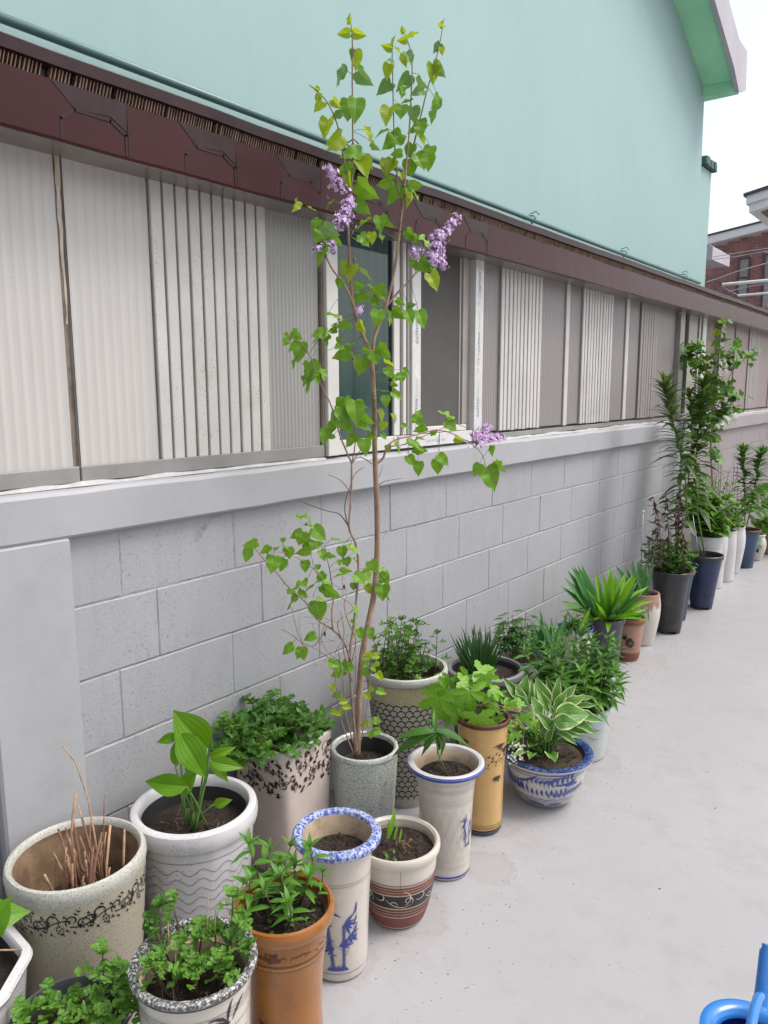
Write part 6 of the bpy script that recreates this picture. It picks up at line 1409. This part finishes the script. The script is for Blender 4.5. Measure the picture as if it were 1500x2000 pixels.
# K variegated hosta
K_ = pots['K']; p = Plant('hosta_plant', 'variegated hosta with cream edged leaves in the blue and white bowl', 'hosta', (K_.X, K_.Y, K_.soil_z), GPL); D = depth((K_.X, K_.Y, .28)); r = p.r
def zG(x, y): return (960 + x / 5.77, 1300 + y / 5.77)
for (bx_, by, tx, ty, w, dd, nn) in ((330, 400, 140, 130, .7, .05, -.5), (340, 420, 380, 80, .9, .10, -.2), (400, 450, 240, 330, 0.9, .0, .4), (430, 440, 470, 150, .8, .1, 0), (300, 430, 160, 300, .8, .05, 0), (350, 470, 310, 190, .9, .04, .2), (600, 480, 535, 115, 1.15, .06, .2), (640, 520, 530, 250, .8, .02, .2), (560, 560, 470, 360, 1.1, -.03, .3), (700, 420, 800, 110, .6, .08, -.2), (680, 400, 620, 100, .5, .12, 0),
    (760, 420, 1000, 205, .6, .06, .3), (720, 480, 860, 270, .8, .02, .2), (780, 500, 1080, 300, .7, .02, .4), (900, 420, 1180, 320, .5, .1, .4), (720, 570, 1130, 520, 1.35, -.05, .6), (700, 640, 990, 640, 1.5, -.08, .6), (850, 560, 1330, 605, .6, .0, .6), (880, 640, 1250, 745, .6, -.02, .6), (830, 720, 1110, 760, .7, -.03, .7), (760, 740, 1040, 830, .5, -.06, .8), (740, 740, 990, 905, .6, -.08, .8), (680, 720, 540, 530, .9, -.06, .4), (640, 700, 730, 600, .6, -.06, .2), (900, 470, 1240, 450, .4, .08, .3),
    (620, 860, 700, 680, .7, -.06, -.4), (560, 820, 600, 740, .6, -.05, 0), (400, 800, 250, 690, .7, 0, .5), (430, 800, 330, 720, .9, .02, .5), (700, 560, 650, 420, .7, 0, 0), (500, 640, 400, 600, .8, .04, .4)):
    u0, v0 = zG(bx_, by); u1, v1 = zG(tx, ty); a = on_d(u0, v0, D + dd); b_ = on_d(u1, v1, D + dd * 1.2 - .01); d = b_ - a
    p.leaf('hostav', a, d + Vector((0, 0, .01)), -FW * .9 + Vector((nn * .3, 0, .75)) + rv(r, .3), d.length * .93, min(1.15, w * .85))
    root = Vector((K_.X + r.uniform(-.05, .02), K_.Y + r.uniform(-.03, .02), K_.soil_z)); p.stem(curve3(root, a, Vector((0, 0, .008))), .0030, .002, 'stemg', 'leaf_stalk')
for i in range(20):
    t = r.uniform(0, 6.3); e = r.uniform(.35, 1.1); root = Vector((K_.X - .02 + r.uniform(-.03, .03), K_.Y + r.uniform(-.03, .03), K_.soil_z)); d = Vector((math.cos(t) * math.cos(e), math.sin(t) * math.cos(e), math.sin(e))); a = root + d * r.uniform(.06, .11)
    p.leaf('hostav', a, d + Vector((0, 0, .1)), (0, 0, 1), r.uniform(.06, .095), r.uniform(.6, .95)); p.stem([root, a], .0028, .002, 'stemg', 'leaf_stalk')
p.done()
# L bushy lily
L_ = pots['L']; p = Plant('lily_clump', 'bushy clump of narrow leaved lily stems in the pale green pot', 'lily', (L_.X, L_.Y, L_.soil_z), GPL); r = p.r
for i in range(60):
    t = r.uniform(0, 6.3); q = .10 * math.sqrt(r.random()); b0 = Vector((L_.X + q * math.cos(t), L_.Y + q * math.sin(t), L_.soil_z)); o_ = 1.6
    tip = Vector((L_.X + q * (o_ + .3) * math.cos(t) - .05, L_.Y + q * (o_ + 1.0) * math.sin(t) - .0, L_.soil_z + r.uniform(.15, .33) - q * .7)); whorl(p, b0, tip, 13, .078, 'lancedark' if i % 3 else 'lance', r0=.0022, lo=.25, el0=.05, top=.8, w=1.35)
p.done(6, 298)
# M grass
M_ = pots['M']; p = Plant('grass_clump', 'clump of thin dark green grass in the wide grey pot', 'grass', (M_.X, M_.Y, M_.soil_z), GPL); r = p.r
for i in range(170):
    t = r.uniform(0, 6.3); q = .05 * math.sqrt(r.random()); b0 = Vector((M_.X - .03 + q * math.cos(t), M_.Y - .01 + q * math.sin(t), M_.soil_z)); d = Vector((math.cos(t) * q * 9 + r.uniform(-.2, .2), math.sin(t) * q * 9 + r.uniform(-.2, .2), 1.1)); p.leaf('grass', b0, d, -FW + rv(r, .4), r.uniform(.10, .20), 1.5)
p.done()
# N ferny
N_ = pots['N']; p = Plant('ferny_plant', 'tall thin stemmed plant with fine fingered leaves near the wall', 'plant', (N_.X, N_.Y, N_.soil_z), GPL); r = p.r
for i in range(9):
    b0 = Vector((N_.X - .03 + r.uniform(-.03, .05), N_.Y - .01 + r.uniform(-.03, .04), N_.soil_z)); tip = b0 + Vector((r.uniform(-.03, .03), r.uniform(-.06, .04), r.uniform(.16, .27))); pts = curve3(b0, tip, rv(r, .01)); p.stem(pts, .002, .0012, 'stemred')
    for k in range(10):
        f = .45 + .55 * k / 10; q = b0.lerp(tip, f); a = k * 2.4; d = Vector((math.cos(a), math.sin(a), .45)); e = q + d.normalized() * .03; p.thin([q, e], .0006, .0005)
        for j in range(5): aa = a + (j - 2) * .5; p.leaf('fern', e, Vector((math.cos(aa), math.sin(aa), -.05)), (0, 0, 1), r.uniform(.03, .05), 1.5)
p.done(9)
# iris behind
N2 = pots['N2']; p = Plant('iris_clump', 'fan of upright iris leaves between the ferny plant and the blue rimmed bowl', 'iris', (N2.X, N2.Y, N2.soil_z), GPL); r = p.r
for i in range(26):
    b0 = Vector((N2.X + r.uniform(-.05, .05), N2.Y + r.uniform(-.05, .05), N2.soil_z)); d = Vector((r.uniform(-.25, .25), r.uniform(-.45, .5), 1)); p.leaf('iris', b0, d, Vector((1, -.4, .1)) + rv(r, .4), r.uniform(.13, .24), r.uniform(.9, 1.2))
for i in range(3): p.leaf('hosta', Vector((N2.X + .03, N2.Y - .04, N2.soil_z)), Vector((.2, -.3 + i * .2, .6)), (1, 0, .4), .09)
p.done()
# O
O_ = pots['O']; p = Plant('lily_clump', 'low tuft of narrow leaves in the cream bowl pot with blue rim', 'lily', (O_.X, O_.Y, O_.soil_z), GPL); r = p.r
for i in range(13): b0 = in_pot(O_, .7, r); whorl(p, b0, b0 + Vector((r.uniform(-.04, .04), r.uniform(-.04, .04), r.uniform(.05, .10))), 10, .045, 'lancedark' if i % 2 else 'lance', r0=.0018)
p.leaf('sword', Vector((O_.X + .03, O_.Y - .06, O_.soil_z)), Vector((.35, .2, .75)), -FW, .16, 1.1); p.done(6)
# P rosette
P_ = pots['P']; p = Plant('strap_leaf_plant', 'bright green clump of long strap leaves in the dark grey pot', 'lily', (P_.X, P_.Y, P_.soil_z), GPL); r = p.r
for i in range(74):
    t = r.uniform(0, 6.3); e = r.uniform(.25, 1.45) if i > 16 else r.uniform(.05, .5); b0 = Vector((P_.X + .04 * math.cos(t), P_.Y + .05 * math.sin(t), P_.soil_z + .005)); d = Vector((math.cos(t) * math.cos(e) * .7, math.sin(t) * math.cos(e) * 1.05, math.sin(e) + .15))
    p.leaf('sword' if i % 3 else 'iris', b0, d, Vector((0, 0, 1)) - FW * .5 + rv(r, .2), r.uniform(.17, .27) * (.85 if e < .5 else 1), r.uniform(1.0, 1.6))
for i in range(8): p.leaf('iris', Vector((P_.X - .03, P_.Y - .04, P_.soil_z)), Vector((-.25, -.5 + i * .04, .6 + .08 * i)), Vector((0, 0, 1)) - FW * .7, r.uniform(.28, .36), 1.5)
p.leaf('iris', Vector((P_.X - .03, P_.Y - .06, P_.soil_z + .06)), Vector((-.15, -.9, .30)), (0, 0, 1), .36, .5)
p.done()
# Q small foliage
Q_ = pots['Q']; p = Plant('lily_clump', 'small dull green leafy plant in the salmon terracotta pot', 'plant', (Q_.X, Q_.Y, Q_.soil_z), GPL); r = p.r
for i in range(12): b0 = in_pot(Q_, .9, r); whorl(p, b0, b0 + Vector((r.uniform(-.05, .06), r.uniform(-.05, .05), r.uniform(.03, .09))), 8, .045, 'lancedark', r0=.0016, el0=.0)
p.leaf('lancedark', Vector((Q_.X + .06, Q_.Y - .05, Q_.soil_z + .02)), Vector((.1, -.1, -1)), -FW, .07); p.done(6)
# R iris
R_ = pots['R']; p = Plant('iris_clump', 'dark green iris leaves rising from the brown and cream barrel pot', 'iris', (R_.X, R_.Y, R_.soil_z), GPL); r = p.r
for i in range(24): p.leaf('iris', Vector((R_.X - .02 + r.uniform(-.04, .04), R_.Y + r.uniform(-.04, .04), R_.soil_z)), Vector((r.uniform(-.5, .35), r.uniform(-.6, .35), .9)), Vector((1, -.5, .2)) + rv(r, .5), r.uniform(.12, .24), 1.3)
p.done()
# S chrysanthemum, withered stems, stakes, tall lily
S_ = pots['S']; p = Plant('chrysanthemum', 'chrysanthemum and withered brown stems in the tall black pot', 'chrysanthemum', (S_.X, S_.Y, S_.soil_z), GPL); r = p.r
for i in range(17): b0 = in_pot(S_, .85, r); mum(p, b0, b0 + Vector((r.uniform(-.06, .08), r.uniform(-.03, .03), r.uniform(.06, .20))), 8, .052, 'mum' if i % 3 == 0 else 'mumdark', rosette=4)
for i in range(8): b0 = Vector((S_.X - .13 + r.uniform(-.02, .05), S_.Y - .02 + r.uniform(-.1, .05), .36)); mum(p, b0, b0 + Vector((r.uniform(-.02, .02), r.uniform(-.03, .03), r.uniform(.12, .26))), 9, .032, 'mumdark')
for (u0, v0, u1, v1) in ((1325, 1110, 1322, 960), (1310, 1110, 1300, 960), (1290, 1110, 1276, 970), (1335, 1110, 1332, 980)):
    D = depth((S_.X, S_.Y, .5)) + r.uniform(-.06, .06); a, b_ = on_d(u0, v0, D), on_d(u1, v1, D); p.stem(curve3(a, b_, rv(r, .015)), .004, .0025, 'strawd', 'withered_stem')
    for k in range(60): q = a.lerp(b_, r.uniform(.05, 1)); t = r.uniform(0, 6.3); p.leaf('dead', q, Vector((math.cos(t), math.sin(t), r.uniform(-1.6, -.2))), rv(r), r.uniform(.025, .048), 1.6)
p.done(6, 295)
def tall_lily(label, pot_, pts, n, L0, D, droop=.3, lo=.25, col_='lily'):
    p = Plant('tall_lily', label, 'lily', (pot_.X, pot_.Y, pot_.soil_z), GPL); r = p.r; P3 = [on_d(u, v, D) for u, v in pts]; P3[0] = Vector((pot_.X, pot_.Y, pot_.soil_z)) + Vector((r.uniform(-.02, .02), r.uniform(-.02, .02), 0)); p.stem(P3, .0055, .003, 'stemg')
    seg = [(P3[i + 1] - P3[i]).length for i in range(len(P3) - 1)]; T = sum(seg); a = r.uniform(0, 6)
    for i in range(n):
        f = lo + (1 - lo) * (i / n) ** .62; s_ = f * T; k = 0
        while k < len(seg) - 1 and s_ > seg[k]: s_ -= seg[k]; k += 1
        q = P3[k].lerp(P3[k + 1], min(1, s_ / seg[k])); a += 2.2 + r.uniform(-.3, .3); el = .15 + .95 * ((f - lo) / (1 - lo)) ** 1.6 + r.uniform(-.12, .12)
        p.leaf(col_, q, Vector((math.cos(a) * math.cos(el), math.sin(a) * math.cos(el), math.sin(el))), (0, 0, 1), L0 * r.uniform(.9, 1.25) * (1 - .35 * f), 1.4)
    for i in range(9): t = i * 2.4; p.leaf(col_, P3[-1], Vector((math.cos(t) * .3, math.sin(t) * .3, 1)), (0, 0, 1), L0 * .6 * r.uniform(.7, 1.1), 1.)
    return p
Dd = depth((S_.X, S_.Y, .8))
tall_lily('tall staked lily with arching olive leaves rising from the black pot', S_, [(1335, 1115), (1342, 1000), (1338, 930), (1325, 870), (1308, 800), (1298, 752)], 112, .17, Dd, lo=.3).done(6)
U_ = pots['U']; Dd = depth((U_.X, U_.Y, .8))
tall_lily('tallest lily with dense upright leaves rising from the navy pot', U_, [(1385, 1090), (1362, 1000), (1358, 930), (1362, 860), (1370, 800), (1380, 748)], 150, .18, Dd, lo=.30).done(6)
tall_lily('second slimmer lily leaning beside the tallest one in the navy pot', U_, [(1380, 1090), (1340, 1000), (1345, 930), (1352, 860), (1350, 800), (1345, 770)], 75, .14, Dd + .1, lo=.45).done(6)
for (u0, v0, u1, v1, pt, lab) in ((1252, 1100, 1256, 1000, S_, 'thin metal stake with white cap standing upright against the wall'), (1270, 1108, 1302, 1000, S_, 'thin metal stake with white cap leaning in the black pot'), (1366, 1092, 1352, 1000, U_, 'thin silver stake tied to the lily in the navy pot')):
    D = depth((pt.X, pt.Y, .45)) + (.12 if u0 == 1252 else -.03); a, b_ = on_d(u0, v0, D), on_d(u1, v1, D); a = a + (a - b_).normalized() * .04; st = empty('plant_stake', tuple(a), lab, 'plant stake', 'plant stakes')
    MB().tube([a, b_], .0032, 7).build('rod', MT['steel'], st, True)
    if u0 < 1300: MB().tube([b_ - Vector((0, 0, .008)), b_, b_ + Vector((0, 0, .012))], [.005, .0105, .006], 9).build('cap', MT['petalw'], st, True)
# T filler
T_ = pots['T']; p = Plant('lily_clump', 'few narrow leaves in the navy pot between the taller plastic pots', 'lily', (T_.X, T_.Y, T_.soil_z), GPL); r = p.r
for i in range(7): b0 = in_pot(T_, .7, r) + Vector((-.03, 0, 0)); mum(p, b0, b0 + Vector((-.02, 0, r.uniform(.1, .22))), 9, .045, 'mumdark')
p.done(6)
# V1: leafy plant + white lilac
V1 = pots['V1']; V2 = pots['V2']; p = Plant('leafy_plant', 'broad leaved green plant in the nearest white flared pot', 'plant', (V1.X, V1.Y, V1.soil_z), GPL); r = p.r
for i in range(16): b0 = in_pot(V1, .8, r); mum(p, b0, b0 + Vector((r.uniform(-.10, .07), r.uniform(-.05, .05), r.uniform(.12, .38))), 9, .10, 'lilacdark', 'stemred')
for i in range(26): b0 = in_pot(V1, .9, r); mum(p, b0, b0 + Vector((0, 0, .06)), 3, .03, 'mumdark', rosette=2)
p.done(6, 290)
p = Plant('white_lilac', 'second lilac with white flower cluster and dense leaves by the far window', 'lilac', (V2.X, V2.Y, V2.soil_z), GPL); r = p.r; D = depth((V2.X - .03, V2.Y, 1.2))
tr = [(1402, 1025), (1392, 950), (1388, 880), (1392, 820), (1398, 760), (1404, 700), (1408, 650), (1411, 632)]
P3 = [on_d(u, v, D) for u, v in tr]; P3[0] = Vector((V2.X, V2.Y, V2.soil_z)); p.stem(P3, .009, .002, 'bark', 'trunk', 8); lim = list(P3[2:])
for pts in ([(1392, 830), (1375, 770), (1360, 700), (1352, 672)], [(1392, 820), (1415, 760), (1440, 700), (1458, 690)], [(1390, 840), (1410, 800), (1430, 790), (1437, 780)], [(1398, 760), (1380, 720), (1368, 690)], [(1390, 850), (1372, 820), (1360, 790)], [(1404, 700), (1422, 690), (1430, 680)]):
    q = [on_d(u, v, D + r.uniform(-.06, .06)) for u, v in pts]; p.stem(q, .004, .0016, 'twig', 'branch'); lim += q + [a.lerp(b_, .5) for a, b_ in zip(q[:-1], q[1:])]
for i in range(270):
    b0 = r.choice(lim) + rv(r, .07); t = r.uniform(0, 6.3)
    p.leaf('lilacmid' if r.random() < .45 else 'lilacdark', b0, Vector((math.cos(t), math.sin(t), r.uniform(-.9, .2))), -FW * .4 + Vector((.3, 0, 1)) + rv(r, .4), r.uniform(.05, .08))
for (u, v) in ((1410, 632), (1400, 650), (1352, 680), (1461, 697)):
    for k in range(4): p.leaf('lilacy', on_d(u, v, D), rv(r) + Vector((0, 0, .8)), -FW, .04)
panicle(None, on_d(1400, 836, D - .1), on_d(1436, 812, D - .1), None, None, .042, 260, 0, 'petalw', .6, p, .0085)
panicle(None, on_d(1412, 740, D - .12), on_d(1416, 700, D - .12), None, None, .03, 70, 0, 'petalw', .6, p, .005)
p.done(6, 285)
W0 = pots['W']; p = Plant('rose_bush', 'sparse thorny bush with thin bare stems above the white pots', 'bush', (V2.X - .05, V2.Y + .12, V2.soil_z - .02), GPL); r = p.r
for i in range(16):
    a = Vector((V2.X + r.uniform(-.08, .06), V2.Y + r.uniform(-.05, .35), V2.soil_z)); b_ = a + Vector((r.uniform(-.05, .08), r.uniform(-.15, .2), r.uniform(.25, .6))); p.stem(curve3(a, b_, rv(r, .02)), .003, .0012, 'twigdark', 'stem', 5)
    for k in range(12):
        q = a.lerp(b_, r.random()); e = q + rv(r, .05); p.thin([q, e], .001, .0006, 'twigdark')
        if k % 2: p.leaf('lilacdark', e, rv(r), (0, 0, 1), .028)
p.done(6)
for key, lab, n, h, kk in (('W', 'fresh green leafy stems in the straight sided white pot', 16, (.06, .20), 'mum'), ('X', 'pale green chrysanthemum in the white barrel pot', 18, (.08, .22), 'mum')):
    Q = pots[key]; p = Plant('chrysanthemum', lab, 'chrysanthemum', (Q.X, Q.Y, Q.soil_z), GPL); r = p.r
    for i in range(n): b0 = in_pot(Q, .85, r); mum(p, b0, b0 + Vector((r.uniform(-.04, .05), r.uniform(-.05, .05), r.uniform(*h))), 9, .045, kk if i % 2 else 'mumdark')
    p.done(6, 280)
Y_ = pots['Y']; DY = depth((Y_.X, Y_.Y, .6))
tall_lily('dark green lily nearest the white pots in the blue grey pot', Y_, [(1458, 1030), (1455, 980), (1453, 930), (1452, 895), (1451, 880)], 85, .15, DY, lo=.25, col_='lancedark').done(6)
tall_lily('dark green lily leaning right in the blue grey pot', Y_, [(1468, 1030), (1470, 980), (1478, 930), (1484, 900), (1490, 884)], 85, .15, DY + .05, lo=.25, col_='lancedark').done(6)
AA = pots['AA']; p = Plant('butterbur', 'large round dark green leaves at the right edge behind the lilies', 'plant', (AA.X, AA.Y, AA.soil_z), GPL); r = p.r
for i in range(26):
    a = Vector((AA.X + r.uniform(-.14, .14), AA.Y - .1 + r.uniform(-.2, .18), AA.soil_z + r.uniform(-.02, .38))); t = r.uniform(0, 6.3); p.leaf('lilacdark', a, Vector((math.cos(t), math.sin(t), -.4)), -FW * .4 + Vector((.4, 0, 1)), r.uniform(.11, .17), 1.2); p.stem(curve3(Vector((AA.X, AA.Y, AA.soil_z)), a, rv(r, .02)), .0035, .0025, 'stemg', 'leaf_stalk')
p.done()
# BB and CC chrysanthemums, DD lilies
def zH(x, y): return (x / 3.75, 1600 + y / 3.75)
def sprig(p, u, v, D, pt, n, L, kind='mum', low=.5):
    tip = on_d(u, v, D); b0 = Vector((pt.X, pt.Y, pt.soil_z)) + Vector((tip.x - pt.X, tip.y - pt.Y, 0)) * .55; mum(p, b0, tip, n, L, kind, lo=low, rosette=6, r0=.0024)
BB = pots['BB']; p = Plant('chrysanthemum', 'young chrysanthemum with pale tips at the bottom left of the photo', 'chrysanthemum', (BB.X, BB.Y, BB.soil_z), GPL); D = depth((BB.X, BB.Y, .33))
for (u, v, dd) in ((200, 1862, .03), (150, 1945, .02), (88, 1962, 0), (40, 1985, -.02), (240, 1925, -.02), (280, 1918, -.03), (262, 1965, -.05), (205, 1978, -.06), (130, 1992, -.05), (225, 1900, .0)): sprig(p, u, v, D + dd, BB, 6, .044, 'mum', .5)
p.done(6, 290)
CC = pots['CC']; p = Plant('chrysanthemum', 'young chrysanthemum stems in the cream pot with black speckled rim', 'chrysanthemum', (CC.X, CC.Y, CC.soil_z), GPL); D = depth((CC.X, CC.Y, .47)); r = p.r
for (u, v, dd, n, k) in ((310, 1770, .05, 16, 'mumdark'), (298, 1800, .04, 12, 'mumdark'), (335, 1755, .08, 10, 'mum'), (455, 1750, .02, 12, 'mum'), (470, 1790, .03, 10, 'mum'), (400, 1805, .04, 12, 'mum'), (385, 1830, 0, 11, 'mum'), (420, 1820, .02, 10, 'mum'), (310, 1870, -.06, 9, 'mum'), (290, 1885, -.07, 7, 'mum'), (435, 1865, -.05, 9, 'mum'), (375, 1880, -.04, 9, 'mum'), (375, 1905, -.06, 7, 'mum'), (435, 1890, -.05, 6, 'mum'), (478, 1850, .0, 9, 'mumdark'), (355, 1840, .03, 6, 'mum'), (455, 1830, 0, 8, 'mumdark')): sprig(p, u, v, D + dd, CC, max(3, int(n * .42)), .036, k, .45)
for (u0, v0, u1, v1) in ((345, 1920, 343, 1862), (405, 1830, 406, 1752), (330, 1845, 328, 1800), (420, 1820, 421, 1775)): p.stem([on_d(u0, v0, D), on_d(u1, v1, D)], .0013, .0009, 'straw', 'dry_stalk', 5)
for i in range(12): q = in_pot(CC, .8, r); p.thin(curve3(q, q + rv(r, .03), Vector((0, 0, .012))), .0008, .0005, 'straw')
p.done(6, 290)
DD = pots['DD']; p = Plant('young_lily', 'group of small young lily shoots with narrow leaves in the orange pot', 'lily', (DD.X, DD.Y, DD.soil_z), GPL); D = depth((DD.X, DD.Y, .47)); r = p.r
for (u, v, dd, n, L) in ((486, 1650, .02, 13, .058), (488, 1722, -.04, 13, .052), (527, 1660, .06, 10, .052), (548, 1712, .0, 14, .054), (567, 1655, .10, 8, .045), (575, 1690, .05, 11, .05), (605, 1655, .06, 12, .05), (602, 1712, .0, 13, .042), (562, 1762, -.06, 11, .042), (630, 1705, .03, 8, .035), (545, 1690, .04, 10, .05), (515, 1740, -.04, 9, .05)):
    tip = on_d(u, v, D + dd); b0 = Vector((DD.X, DD.Y, DD.soil_z)) + Vector((tip.x - DD.X, tip.y - DD.Y, 0)) * .6; whorl(p, b0, tip, int(n * .6), L * 1.1, 'lance', 'stemred', .0022, lo=.35, el0=.15, top=.8, w=1.6)
for i in range(18): q = in_pot(DD, .9, r); p.leaf('mum', q, rv(r) + Vector((0, 0, .4)), (0, 0, 1), .012)
p.done(5)
